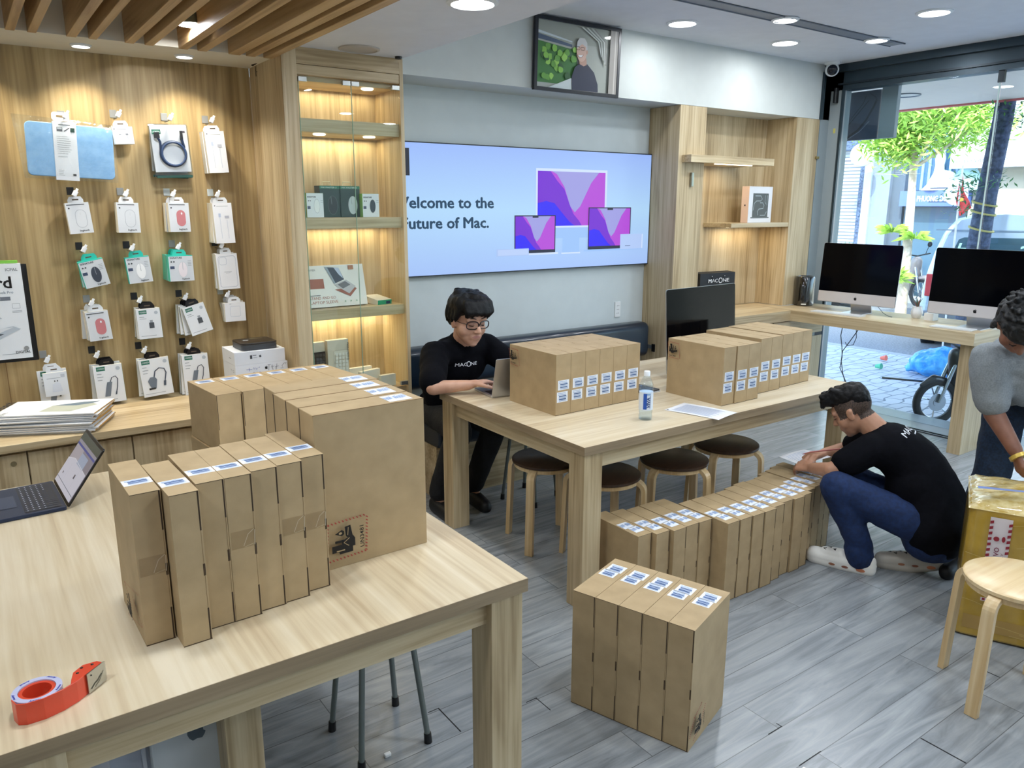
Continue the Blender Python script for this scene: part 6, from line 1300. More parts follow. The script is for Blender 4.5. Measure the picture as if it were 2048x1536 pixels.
sp_ += [('e', V(3.58, 1.61, .19), (.150, .130, .095)), ('c', V(3.42, 1.86, .60), V(3.61, 1.95, .60), .072, .072), ('c', V(3.505, 1.87, .635), V(3.497, 1.895, .66), .078, .066),
       ('ch', [V(3.41, 1.86, .60), V(3.32, 1.935, .525)], [.078, .068]), ('ch', [V(3.62, 1.97, .60), V(3.605, 2.06, .53)], [.078, .066]), ('e', V(3.56, 1.72, .42), (.14, .13, .15))]
tee = blob('t_shirt', sp_, .008, TEE, t, smooth=7, amp=.006, fs=8, aniso=(1, 1, 1))
nrm = V(.05, -.62, .78).normalized(); rt = V(.90, .42, 0).normalized(); up_ = nrm.cross(rt) * 1.0
project_text('lettering', 'MAC NE', tee, V(3.585, 1.765, .70), rt, up_, .034, .20, P('#dfe4ea', .6), tee, extra=[([(-.03 + .08 * i / 9, -.022 + .0 * i) for i in range(10)] + [(-.03 + .08 * i / 9, -.016) for i in range(10)], [(i, i + 1, 11 + i, 10 + i) for i in range(9)]), ringpoly(.016, .010, .016, .004)])
tr = [('e', V(3.575, 1.615, .19), (.150, .130, .11))]
for h_, k_, a_, to in legs2: tr += [('ch', [h_, k_, a_ + V(0, 0, .03)], [.098, .076, .058])]
tr += [('ch', [V(3.33, 1.84, .12), V(3.345, 1.825, .075)], [.062, .064])]
blob('jeans', tr, .008, JEAN, t, smooth=5, amp=.005, fs=13)
for i, (h_, k_, a_, to) in enumerate(legs2):
    d = (to - a_); d.z = 0; d.normalize(); he = V(a_.x, a_.y, 0) - d * .045; te = V(to.x, to.y, 0) + d * .005; sd = V(-d.y, d.x, 0)
    lift = .03 if i else 0
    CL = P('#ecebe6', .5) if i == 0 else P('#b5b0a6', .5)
    sh = blob('clog', [('ch', [he + V(0, 0, .04 + lift), (he + te) / 2 + V(0, 0, .04 + lift * .5), te + V(0, 0, .04)], [.036, .042, .037]), ('ch', [he + V(0, 0, .022 + lift), (he + te) / 2 + V(0, 0, .021), te + V(0, 0, .024)], [.036, .040, .036]), ('c', (he + te) / 2 + V(0, 0, .06), te - d * .05 + V(0, 0, .058), .036, .030), ('c', he + V(0, 0, .06 + lift), he + d * .03 + V(0, 0, .055 + lift), .033, .03)], .005, CL, t, smooth=3)
    me = sh.data; bt = BVHTree.FromPolygons([v.co for v in me.vertices], [p.vertices for p in me.polygons])
    for nm, q, s_, col in (('vent_hole', .03, .012, '#c07a58'), ('vent_hole', .10, .009, '#8a5a48'), ('vent_hole', .16, .009, '#9a6a50')):
        o_ = he + d * q - sd * -.0 + V(0, 0, .022 + lift * .6); out = []; n_ = 12
        for w in range(n_): pnt = o_ + d * s_ * 1.7 * math.cos(2 * PI * w / n_) + V(0, 0, s_ * .75 * math.sin(2 * PI * w / n_)) + sd * .2; hit = bt.ray_cast(pnt, -sd); out.append((hit[0] + sd * .0012) if hit[0] else pnt - sd * .16)
        g = G(); g.add(out, [tuple(range(n_))], P(col, .7)); g.build(nm, sh)
    for k in range(4):
        o_ = te - d * (.03 + .022 * k) + sd * (.012 * (1 if k % 2 else -.2)) + V(0, 0, .2); out = []
        for a, b_ in ((-.008, -.006), (.009, 0), (-.006, .009)): hit = bt.ray_cast(o_ + d * a + sd * b_, V(0, 0, -1)); out.append((hit[0] + V(0, 0, .0012)) if hit[0] else o_ - V(0, 0, .1))
        g = G(); g.add(out, [(0, 1, 2)], P('#1c1a18', .8)); g.build('vent_hole', sh)
g = G(); g.tube([V(3.405, 2.225, .475), V(3.43, 2.195, .49), V(3.50, 2.115, .512), V(3.52, 2.09, .517)], [.0012, .0042, .0042, .004], P('#b0665c', .4), 8); ico(g, V(3.523, 2.086, .518), Matrix.Identity(3) * .0046, P('#e9e4df', .3)); tag(g.build('pen', smooth=True), 'thin pinkish pen held in the far hand of the crouching person', 'pen')
sheet('paper_list', 'printed sheet held over the floor cartons by the crouching person', [(3.36, 2.18, .43), (3.50, 2.12, .47), (3.53, 2.30, .455), (3.36, 2.33, .44)], .43, .012, 10)
sheet('paper_slip', 'small paper slip showing between the knee and arm of the crouching person', [(3.37, 1.93, .47), (3.42, 1.90, .50), (3.45, 1.98, .50), (3.40, 2.0, .47)], .47, .002, 4)

# ---- bending person at the right edge
t = build_person('person in a grey polo shirt bending over the yellow taped parcel at the right edge', (0, 0, 0))
HC = V(3.565, 1.37, 1.235); f3 = V(-.42, -.28, -.86); u3 = V(-.62, -.42, .55); HS = 1.05
pr = []; at, R = head(pr, HC, f3, u3, HS)
S1, S2 = V(3.625, 1.50, 1.06), V(3.93, 1.22, 1.06)
pr += [('ch', [at(0, -.03, -.05), V(3.72, 1.42, 1.12)], [.056, .064]), ('e', V(3.82, 1.42, 1.04), (.15, .14, .12)), ('e', V(3.97, 1.48, .95), (.14, .13, .12)), ('c', S1, S2, .055, .055)]
E3, W3 = V(3.635, 1.455, .83), V(3.60, 1.335, .695)
pr += [('ch', [S1, E3, W3], [.055, .043, .03]), ('ch', [S2, V(3.92, 1.12, .82), V(3.78, 1.10, .69)], [.055, .043, .03])]
hand(pr, W3, (-.15, -.45, -.9), (-.5, .6, 0), 1, curls=[(.5, .6, .4)] * 4); hand(pr, (3.78, 1.10, .69), (-.5, .1, -.8), (0, -.9, .3), 1, curls=[(.5, .6, .4)] * 4)
legs3 = [(V(4.0, 1.55, .86), V(3.90, 1.53, .47), V(3.79, 1.57, .09), V(3.62, 1.55, .035)), (V(4.12, 1.40, .86), V(4.10, 1.32, .47), V(4.12, 1.35, .09), V(3.98, 1.25, .035))]
for h_, k_, a_, to in legs3: pr += [('ch', [h_, k_, a_], [.085, .06, .042]), ('c', a_ - V(0, 0, .05), to, .034, .03)]
blob('body', pr, .0055, SK3, t, smooth=3); face_bits(t, at, R, HS, P('#6f4838', .5), True)
hp = []
HE(0, -.012, .060, .092, .102, .090); HE(0, -.06, .01, .088, .065, .10); HE(0, .05, .07, .07, .055, .06)
for k in range(46): a = k * 2.4; zr = (k / 46) * 1.5; hp.append(('c', at(.075 * math.cos(a) * math.cos(zr * .7), -.015 + .085 * math.sin(a) * math.cos(zr * .7), .06 + .07 * math.sin(zr)), at(.102 * math.cos(a + .25) * math.cos(zr * .7), -.015 + .112 * math.sin(a + .25) * math.cos(zr * .7), .06 + .105 * math.sin(zr)), .02, .005))
for k in range(10): a = -1.4 + 2.8 * k / 9; hp.append(('c', at(.085 * math.sin(a), -.07 * math.cos(a), -.01), at(.09 * math.sin(a), -.088 * math.cos(a) - .005, -.065 - .012 * (k % 2)), .02, .006))
blob('hair', hp, .0055, noisy('dark_shaggy_hair', '#040506', '#0c0d0f', 90, .6, .6, .004), t, smooth=1, amp=.006, fs=40)
sp_ = [('e', V(3.82, 1.42, 1.05), (.18, .165, .14)), ('e', V(3.96, 1.48, .96), (.175, .16, .15)), ('e', V(4.04, 1.50, .87), (.165, .155, .12)), ('c', S1, S2, .076, .076), ('c', V(3.75, 1.43, 1.10), V(3.69, 1.41, 1.13), .085, .07), ('ch', [S1, V(3.632, 1.468, .885)], [.083, .078]), ('ch', [S2, V(3.925, 1.14, .88)], [.083, .078]), ('c', V(3.72, 1.45, 1.0), V(3.78, 1.4, .93), .09, .08)]
sh = blob('polo_shirt', sp_, .008, POLO, t, smooth=6, amp=.007, fs=9)
tr = [('e', V(4.06, 1.49, .84), (.17, .16, .11))]
for h_, k_, a_, to in legs3: tr.append(('ch', [h_, k_, a_ + V(0, 0, .02)], [.10, .08, .062]))
blob('jeans', tr, .009, DJEAN, t, smooth=5, amp=.005, fs=11)
for h_, k_, a_, to in legs3: blob('shoe', [('c', a_ * 1.0 - V(0, 0, .045), to, .043, .036), ('c', V(a_.x, a_.y, .03), V(to.x, to.y, .024), .04, .034)], .006, P('#0d0e12', .5), t, smooth=3)
g = G(); q = (W3 - E3).normalized(); M = (W3 - q * .012).copy(); rr_ = Matrix.Translation(V(3.78, 1.10, .70)) @ V(.4, .05, .8).to_track_quat('Z', 'Y').to_matrix().to_4x4()
g.lathe([(.034, -.008), (.038, -.008), (.038, .008), (.034, .008)], P('#d7b95a', .3, .4), 24, M=Matrix.Translation(V(3.592, 1.315, .675)) @ (W3 - E3).to_track_quat('Z', 'Y').to_matrix().to_4x4()); g.build('wristband', t, smooth=True)

# ---- yellow taped parcel
YT = noisy('brown_packing_tape', '#a5842a', '#b89638', 12, .16, .35, .008); YT.node_tree.nodes['Principled BSDF'].inputs['Coat Weight'].default_value = .6
YTT = noisy('shiny_crumpled_tape', '#bfa45a', '#e0cf98', 26, .16, .8, .012); YTT.node_tree.nodes['Principled BSDF'].inputs['Coat Weight'].default_value = .8
ax_ = math.atan2(-.907, .42); t = thing('parcel', 'big yellow taped parcel with a red and white fragile strip at the right edge', 'parcel', (3.125 + .27 * .42 + .235 * .907, 1.285 - .27 * .907 + .235 * .42, 0), ax_)
nx = 12; g = G(); vs = []; fs = []; w, d, h = .54, .42, .56
me_ = G(); me_.rbox((-w / 2, -d / 2, .004), (w / 2, d / 2, h), .03, YT, n=3); o = me_.build('box_body', t, bevel=.01, smooth=True)
g = G(); n = 22
for j in range(n + 1):
    for i in range(n + 1):
        u, v = i / n, j / n; x = -w / 2 * 1.015 + w * 1.03 * u; y = -d / 2 * 1.015 + d * 1.03 * v; e_ = min(u, 1 - u, v, 1 - v)
        z = h + .002 + .045 * min(1, e_ * 3) + .012 * noise.noise(V(u * 7, v * 16, 0)) * min(1, e_ * 6) + (-.01 if e_ == 0 else 0)
        vs.append((x, y, z))
g.add(vs, [(j * (n + 1) + i, j * (n + 1) + i + 1, (j + 1) * (n + 1) + i + 1, (j + 1) * (n + 1) + i) for j in range(n) for i in range(n)], YTT); g.build('crumpled_top', t, smooth=True)
g = G(); rr = random.Random(6)
for i in range(34):
    z = .03 + .48 * rr.random(); x = -w / 2 + w * rr.random(); L = .05 + .14 * rr.random(); sl_ = rr.uniform(-.25, .25); items(g, fr((0, -d / 2 - .0006, 0), (1, 0, 0), (0, 0, 1)), [('l', [(x, z), (min(w / 2 - .03, x + L * .5), z + sl_ * L * .5 + .003), (min(w / 2 - .02, x + L), z + sl_ * L)], .0012, P('#dcc57c', .2))])
items(g, fr((0, -d / 2 - .0004, 0), (1, 0, 0), (0, 0, 1)), [('r', -w / 2 + .03, .0 + .04, w / 2 - .03, .10, P('#a8884a', .2)), ('r', -w / 2 + .03, .27, w / 2 - .03, .31, P('#94813f', .2))]); g.build('tape_creases', t)
RW = P('#d9cfd0', .4); RD = P('#8e2230', .5); its = [('r', -.07, .225, .005, .52, RW)]
for i in range(12): z = .235 + .0235 * i; its += [('p', [(-.07, z), (-.07, z + .012), (-.058, z + .016), (-.058, z + .004)], RD), ('p', [(-.007, z - .003), (-.007, z + .009), (.005, z + .013), (.005, z + .001)], RD)]
its += [('t', 'HANG DE VO', -.028, .24, .017, P('#7e3a4c', .5), dict(rot=PI / 2, w=.16, bold=.02)), ('t', 'XIN NHE TAY', -.012, .24, .009, P('#7e3a4c', .5), dict(rot=PI / 2, w=.14)), ('e', -.042, .435, .010, .010, RD), ('e', -.018, .437, .006, .012, RD), ('r', -.065, .165, .01, .18, RW), ('r', -.06, .168, -.05, .178, RD), ('r', -.005, .168, .005, .178, RD)]
art('fragile_strip', t, fr((-.125, -d / 2 - .002, .01), (1, 0, 0), (0, 0, 1)), its)
g = G(); items(g, fr((-.03, 0, h + .062), (1, 0, 0), (0, 1, 0)), [('p', [(-.02, -.20), (.05, -.21), (.09, .18), (.02, .19)], RW)] + [('p', [(-.02 + .004 * i, -.19 + .04 * i), (-.01 + .004 * i, -.185 + .04 * i), (-.008 + .004 * i, -.17 + .04 * i), (-.018 + .004 * i, -.175 + .04 * i)], RD) for i in range(9)] + [('p', [(-.22, -.17), (-.04, -.13), (-.04, -.11), (-.22, -.14)], P('#7f93c8', .3)), ('p', [(.02, .02), (.20, .0), (.22, .16), (.05, .17)], P('#b7d2e8', .3))]); g.build('top_strip', t)
# ================================================================ OUTSIDE
GZ = -.15
g = G(); g.box((6.45, -8, GZ - .1), (9.8, 14, GZ), paver_mat()); tag(struct(g.build('pavement')), 'pale wavy brick pavement outside the window', 'pavement', kind='structure')
g = G(); g.box((9.8, -12, GZ - .2), (15.2, 24, GZ - .1), noisy('asphalt', '#6b7178', '#8a9096', 40, .9)); struct(g.build('road'))
g = G(); g.box((9.68, -12, GZ - .12), (9.82, 24, GZ + .003), P('#a7acb1', .8)); struct(g.build('curb'))
g = G(); g.box((15.2, -12, GZ - .1), (16.5, 24, GZ), noisy('far_pavement', '#c9c6bf', '#dedad2', 20, .8)); struct(g.build('far_pavement'))
g = G(); g.box((6.46, -4, 2.83), (9.3, 6.6, 2.95), P('#eadbc9', .6)); g.box((9.3, -4, 2.81), (9.36, 6.6, 3.0), P('#d06a68', .5)); tag(g.build('awning', bevel=.01), 'beige awning ceiling with a red rim over the pavement outside the window', 'awning')
t = thing('awning_lamp', 'round rim of a recessed lamp in the awning outside', 'lamp', (8.1, 4.5, 2.83)); g = G(); g.lathe([(.13, 0), (.15, -.012), (.15, 0)], P('#5a6670', .4), 28); g.build('ring', t); g = G(); g.lathe([(.001, -.003), (.13, -.003), (.13, 0)], P('#d8d2c6', .5), 28); g.build('diffuser', t)
# dark sign panel hanging outside
t = thing('hanging_sign', 'dark blue sign panel with curved strokes hanging outside the window corner', 'sign', (6.5, 3.95, 2.28))
g = G(); g.box((0, -.13, 0), (.05, .17, .40), P('#39485e', .4)); g.build('panel', t, bevel=.004)
art('strokes', t, fr((-.0005, 0, 0), (0, -1, 0), (0, 0, 1)), [('l', [(-.15, .02), (-.05, .08), (.02, .16), (.08, .27), (.10, .32)], .018, P('#1f2a3a', .4)), ('l', [(-.15, .12), (-.06, .22), (.03, .32)], .007, P('#1f2a3a', .4)), ('l', [(-.13, .17), (-.02, .30), (.0, .36)], .006, P('#1f2a3a', .4)), ('l', [(-.14, .01), (-.03, .07), (.05, .15)], .004, P('#7f8fa3', .4)), ('l', [(.03, .38), (.09, .34), (.10, .30)], .01, P('#27354a', .4))])
g = G(); g.box((6.48, 3.66, 2.28), (6.53, 3.80, 2.83), P('#8a969c', .5)); tag(g.build('sign_bracket', bevel=.004), 'grey metal bracket plate beside the dark sign outside', 'bracket')
g = G(); g.box((6.515, 3.94, 2.69), (6.535, 3.96, 2.84), P('#8a969c', .5)); g.build('hanger', t)
# far building
FX = 16.5
t = thing('shop_building', 'row of shop fronts across the street with a shutter, stairs and a bridal window', 'building', (FX, 8.5, GZ))
def fb(name, y0, y1, z0, z1, mat, x0=0.0, x1=.4): g = G(); g.box((x0, y0 - 8.5, z0 - GZ), (x1, y1 - 8.5, z1 - GZ), mat); return g.build(name, t)
fb('upper_wall', -6, 20, 3.6, 8, P('#e9eaec', .7), .1, 1)
sh = fb('roller_shutter', 9.98, 14, GZ, 2.95, P('#9aa2ab', .5), .15, .3)
g = G(); [g.box((.13, 9.98 - 8.5, .1 + .075 * i), (.15, 5.5, .1 + .075 * i + .05), P('#a9b0b8', .5)) for i in range(40)]; g.build('slats', sh)
fb('dark_stone_band', 9.8, 14, 2.95, 3.6, noisy('dark_stone', '#2c3c58', '#62748f', 30, .3), 0, .3)
fb('dark_stone_pier', 9.83, 9.98, GZ, 2.95, noisy('dark_stone2', '#2c3c58', '#62748f', 30, .3), -.02, .3)
fb('white_pier', 9.66, 9.83, GZ, 3.6, P('#b9c3cc', .6), -.1, .3)
fb('grey_pier', 9.25, 9.66, GZ, 3.9, P('#7f8a96', .6), -.05, .3)
fb('grey_panel', 8.98, 9.25, GZ, 3.6, P('#55616e', .5), .05, 2.5)
for i in range(9): fb('stair_step', 8.6, 9.4, GZ + .19 * i, GZ + .19 * (i + 1), P('#3a4149', .5), -.5 + .28 * i, -.5 + .28 * (i + 1))
fb('shop_window', 7.9, 8.98, 2.05, 3.6, P('#3f6488', .25), .25, .3)
for k in range(7): fb('curtain', 8.0 + .14 * k, 8.05 + .14 * k, 2.05, 3.6, P('#88a9c4', .7), .22, .25)
s = fb('sign_board', 7.62, 8.95, 1.72, 2.03, P('#5c73b0', .5), -.15, .2)
art('lettering', s, fr((-.151, 8.78 - 8.5, 1.80 - GZ), (0, -1, 0), (0, 0, 1)), [('l', [(.0, .0), (.08, .13), (.16, .0)], .02, P('#f1f4fa', .5)), ('l', [(.04, .0), (.08, .06), (.12, 0)], .02, P('#f1f4fa', .5)), ('t', 'PHUONG DOAN V', .2, .02, .11, P('#f1f4fa', .5), dict(w=.86, bold=.02))])
fb('glass_front', 7.7, 8.95, GZ, 1.72, P('#4e6a7e', .2), .1, .2)
s = fb('white_billboard', 5.6, 7.98, 2.45, 3.55, P('#e8f1fb', .6), -.2, .1)
art('lettering', s, fr((-.201, 7.93 - 8.5, 2.55 - GZ), (0, -1, 0), (0, 0, 1)), [('t', '315 VO VAN TAN P', .0, .0, .07, P('#5a6a7a', .5), dict(w=1.0, shear=.1))])
fb('beige_front', -6, 7.6, GZ, 2.45, P('#b0aa9c', .7), .1, .3)
fb('picture_frame', 6.35, 6.62, 1.75, 2.15, P('#3d4a48', .5), .05, .1)
# wedding dresses in the window
for nm, y, sc_, lb in (('gown', 8.32, 1.0, 'slim white wedding gown on a stand in the bridal window'), ('gown', 8.0, .0, '')):
    if sc_:
        o = thing('wedding_gown', lb, 'dress', (FX + .1, y, 2.04)); g = G()
        g.lathe([(.30, 0), (.2, .12), (.10, .35), (.085, .5), (.10, .62), (.075, .76), (.10, .92), (.06, 1.0), (.022, 1.04), (.02, 1.1), (.001, 1.12)], P('#dfeee6', .6), 20); g.build('skirt', o, smooth=True)
        g = G(); g.add([(0, -.05, .42), (-.05, -.3, .36), (-.1, -.75, .02), (-.1, .1, .02), (0, .05, .3), (-.06, -.45, .2)], [(0, 1, 5), (1, 2, 5), (5, 2, 3), (0, 5, 3), (0, 3, 4)], P('#cfe6e4', .6)); g.build('train', o)
g = G(); o = thing('wedding_gown', 'wide pale blue wedding gown spreading in the bridal window', 'dress', (FX + .1, 7.75, 2.04)); n = 24; vs = []
for r_, z in ((.42, 0), (.30, .2), (.16, .42), (.07, .56), (.09, .7)):
    for j in range(n): w = 2 * PI * j / n; rr_ = r_ * (1 + .12 * math.sin(6 * w)); vs.append((rr_ * math.cos(w) * .5, rr_ * math.sin(w), z))
g.add(vs, [(i * n + j, i * n + (j + 1) % n, (i + 1) * n + (j + 1) % n, (i + 1) * n + j) for i in range(4) for j in range(n)], P('#b9dce2', .6)); g.build('skirt', o, smooth=True)
def discsign(x, y, z, r, label, rz=0):
    o = thing('round_sign', label, 'sign', (x, y, z), rz); M = Matrix.Rotation(-PI / 2, 4, 'Y') if False else Matrix.Rotation(PI / 2, 4, 'X') @ Matrix.Rotation(0, 4, 'Z')
    M = Matrix.Rotation(math.radians(-62), 4, 'Z') @ Matrix.Rotation(PI / 2, 4, 'X')
    g = G(); g.lathe([(r, -.05), (r, .05), (r * .97, .055), (.001, .055)], P('#a6b0bf', .5), 28, M=M); g.build('disc', o, smooth=True)
    g = G(); g.box((-.02, .0, -.12), (.02, r + .25, -.10), P('#3a4a63', .5)); g.box((-.02, 0, .10), (.02, r + .25, .12), P('#3a4a63', .5)); g.build('bracket', o); return o
discsign(15.9, 9.62, 2.78, .24, 'white round shop sign on a bracket before the dark stone front')
discsign(13.2, 6.30, 1.90, .17, 'white round sign seen between the flag and the dark trunk')
# flag
t = thing('flag', 'red flag with a small yellow star on a thin pole by the street', 'flag', (10.3, 4.86, GZ - .05))
g = G(); g.tube([(0, -.02, 0), (0, .02, 2.42)], .012, P('#d9d9d9', .5), 8); g.build('pole', t)
g = G(); vs = [(0, .02, 2.38), (.02, -.02, 2.1), (-.02, -.12, 1.98), (.03, -.13, 1.9), (0, -.02, 1.80), (.02, .06, 1.98), (0, .04, 2.15)]; vs = vs + [(x + .008, y, z) for x, y, z in vs]; k = 7
g.add(vs, [tuple(range(k)), tuple(range(k, 2 * k))[::-1]] + [(i, (i + 1) % k, k + (i + 1) % k, k + i) for i in range(k)], P('#d33a34', .6)); fl = g.build('cloth', t)
art('star', fl, fr((-.03, -.03, 2.0), (0, -1, 0), (0, 0, 1)), [('e', 0, 0, .025, .025, P('#e9c94a', .6))])
# trees
def leaves(name, parent, c, rad, n, size, mat, seed, flat=.6):
    rr = random.Random(seed); g = G()
    for i in range(n):
        a = rr.uniform(0, 2 * PI); b_ = math.acos(rr.uniform(-1, 1)); q = rr.random() ** .45; p = V(c[0] + rad[0] * q * math.sin(b_) * math.cos(a), c[1] + rad[1] * q * math.sin(b_) * math.sin(a), c[2] + rad[2] * q * math.cos(b_))
        d = V(rr.uniform(-1, 1), rr.uniform(-1, 1), rr.uniform(-.7, .4)).normalized(); s_ = d.cross(V(rr.uniform(-1, 1), rr.uniform(-1, 1), 1)).normalized()
        L = size * rr.uniform(.7, 1.4)
        for k in range(4):
            o_ = p + d * L * k * .55; sg = 1 if k % 2 else -1; w = (s_ * sg + d * .5).normalized(); pw = w.cross(d).normalized() * .02 * L
            g.add([o_, o_ + w * L * .5 + d * L * .15, o_ + w * L, o_ + w * L * .5 - d * L * .12], [(0, 1, 2, 3)], mat)
    return g.build(name, parent)
LF = noisy('sunlit_leaves', '#8fbf3e', '#c3e070', 6, .6); LF.node_tree.nodes['Principled BSDF'].inputs['Transmission Weight'].default_value = 0
LF2 = noisy('dark_leaves', '#2f6a34', '#5b9a4c', 6, .6)
BARK = noisy('pale_bark', '#bdaa92', '#dccdb8', 14, .9); BARKD = noisy('dark_bark', '#2e3648', '#55607a', 22, .9)
t = thing('street_tree', 'sunlit young tree with a pale trunk and light green leaves across the street', 'tree', (13.5, 7.14, GZ))
g = G(); g.tube([(0, 0, 0), (0, .01, .9), (0, .04, 1.9), (0, .07, 2.5), (0, .10, 2.9)], [.10, .085, .07, .06, .045], BARK, 12)
for a, b_, c_ in ((.5, .9, 3.6), (-.4, -.6, 3.5), (.2, -1.3, 3.55), (-.2, .7, 3.3)): g.tube([(0, .07, 2.5), (a * .5, b_ * .5, 3.0), (a, b_, c_)], [.035, .018, .006], BARK, 8)
g.build('trunk', t, smooth=True)
leaves('foliage', t, (0, -.15, 3.35), (.7, 1.35, .55), 1500, .15, LF, 3); leaves('foliage', t, (-.1, .35, 2.95), (.5, .5, .4), 420, .13, LF, 5)
t2_ = thing('street_tree', 'thick dark leaning trunk wrapped with yellow cords, close to the window', 'tree', (9.45, 4.16, GZ))
g = G(); g.tube([(0, .03, 0), (0, .045, 1.2), (0, .02, 2.0), (0, -.04, 2.8), (0, -.08, 4.2)], [.15, .12, .105, .10, .095], BARKD, 14); g.build('trunk', t2_, smooth=True)
g = G()
for z in (1.62, 1.80, 1.9): g.tube([(.122 * math.cos(w), .03 + .122 * math.sin(w), z + .03 * math.sin(w)) for w in [2 * PI * i / 20 for i in range(20)]], .012, P('#b5a95a', .6), 6, closed=True)
g.build('cord', t2_, smooth=True)
leaves('foliage', t2_, (-.1, .05, 2.15), (.25, .35, .12), 40, .08, LF2, 8); leaves('foliage', t2_, (0, .30, 1.95), (.1, .2, .2), 24, .07, LF2, 9); leaves('foliage', t2_, (0, -.2, 2.9), (.2, .3, .25), 40, .08, LF2, 10)
# hanging planter balls and shrub on first tree
def fern(name, x, y, z, n, L, mat, label, cat='plant', up_=.6, pot=None):
    o = thing(name, label, cat, (x, y, z)); rr = random.Random(int(x * 100 + y * 10)); g = G()
    for i in range(n):
        a = rr.uniform(0, 2 * PI); e = rr.uniform(.1, 1.3) * up_; l_ = L * rr.uniform(.7, 1.1); d = V(math.cos(a) * math.cos(e), math.sin(a) * math.cos(e), math.sin(e)); s_ = d.cross(V(0, 0, 1)).normalized() * L * .02; m_ = V(0, 0, .0)
        base = V(0, 0, .16 if pot else 0); p1 = base + d * l_ * .6; p2 = base + d * l_ - V(0, 0, l_ * .25); g.add([base - s_ * .5, base + s_ * .5, p1 + s_, p2, p1 - s_], [(0, 1, 2, 3, 4)], mat)
    g.build('foliage', o)
    if pot: g = G(); g.box((-pot, -pot * 1.4, 0), (pot, pot * 1.4, .2), P('#e6e6e3', .6)); g.build('planter', o, bevel=.01)
    return o
fern('hanging_fern', 13.38, 7.38, 1.28, 70, .36, LF, 'bright fern hanging on the left of the pale trunk'); fern('hanging_fern', 13.38, 6.98, 1.18, 70, .34, LF, 'bright fern hanging on the right of the pale trunk')
fern('shrub', 13.3, 7.2, .45, 90, .38, LF, 'light green shrub around the foot of the pale trunk', up_=1.0)
o = fern('potted_shrub', 14.6, 8.9, .95 - .0, 90, .42, LF2, 'green shrub in a white planter left of the stairs', up_=1.1, pot=.25); o.location.z = GZ
o.location = (14.6, 8.95, .55)
g = G(); g.box((14.3, 8.55, GZ), (14.9, 9.35, .549), P('#dfe3e6', .6)); tag(g.build('planter_plinth', bevel=.01), 'white plinth carrying the shrub left of the stairs', 'plinth')
# van: rear towards the shop
t = thing('van', 'light grey blue minibus seen through the window behind the right computer', 'van', (11.13, 4.62, GZ), math.radians(20))
VB = P('#9db1c2', .25, .2, coat=.6); VW = P('#34505c', .1)
sec = [(-.92, .35), (-.90, .80), (-.86, 1.05), (-.80, 1.30), (-.72, 1.55), (-.58, 1.74), (-.35, 1.80), (0, 1.82)]
sec = sec + [(-a, b_) for a, b_ in sec[::-1][1:]]; k = len(sec)
vs = []
for x, s_, dz in ((-.10, .90, -.02), (0, .985, 0), (.08, 1, 0), (4.6, 1, 0), (4.75, .95, -.05)):
    for a, b_ in sec: vs.append((x, -a * s_, (b_ + dz) * (1 if b_ > .5 else 1)))
g = G(); g.add(vs, [(i * k + j, i * k + (j + 1) % k, (i + 1) * k + (j + 1) % k, (i + 1) * k + j) for i in range(4) for j in range(k)] + [tuple(range(k))[::-1], tuple(range(4 * k, 5 * k))], VB); g.build('body_shell', t, smooth=True)
Rr = fr((-.102, 0, 0), (0, -1, 0), (0, 0, 1)); w_ = [(-.60, 1.08), (-.62, 1.16), (-.52, 1.47), (-.46, 1.50), (.46, 1.50), (.52, 1.47), (.62, 1.16), (.60, 1.08)]
wn = art('rear_window', t, Rr, [('p', w_, VW)])
TGN = P('#b9e6d8', .5)
art('lettering', wn, Rr @ Matrix.Translation((0, 0, .002)), [('t', 'AH', -.20, 1.28, .15, TGN, dict(mir=True, bold=.01, shear=-.2, w=.34)), ('t', 'G', .32, 1.26, .15, TGN, dict(mir=True, bold=.02))])
g = G(); g.box((-.112, -.80, 1.585), (-.10, .80, 1.60), P('#6d8090', .4)); g.build('gutter', t)
for q in (-1, 1): g = G(); g.box((-.115, q * .80 - .05, .70), (-.07, q * .80 + .05, 1.0), P('#a83038', .3)); g.build('tail_light', t, bevel=.01)
g = G(); g.box((-.2, -.85, .32), (-.05, .85, .5), P('#5b656e', .5)); g.build('bumper', t, bevel=.02)
for x in (.8, 3.7):
    for q in (-.82, .82):
        g = G(); g.lathe([(.18, -.1), (.32, -.09), (.33, 0), (.32, .09), (.18, .1)], BLACK, 28, M=Matrix.Translation((x, q, .23)) @ Matrix.Rotation(PI / 2, 4, 'X')); g.build('wheel', t, smooth=True)
t.location.z = GZ - .1 + .07
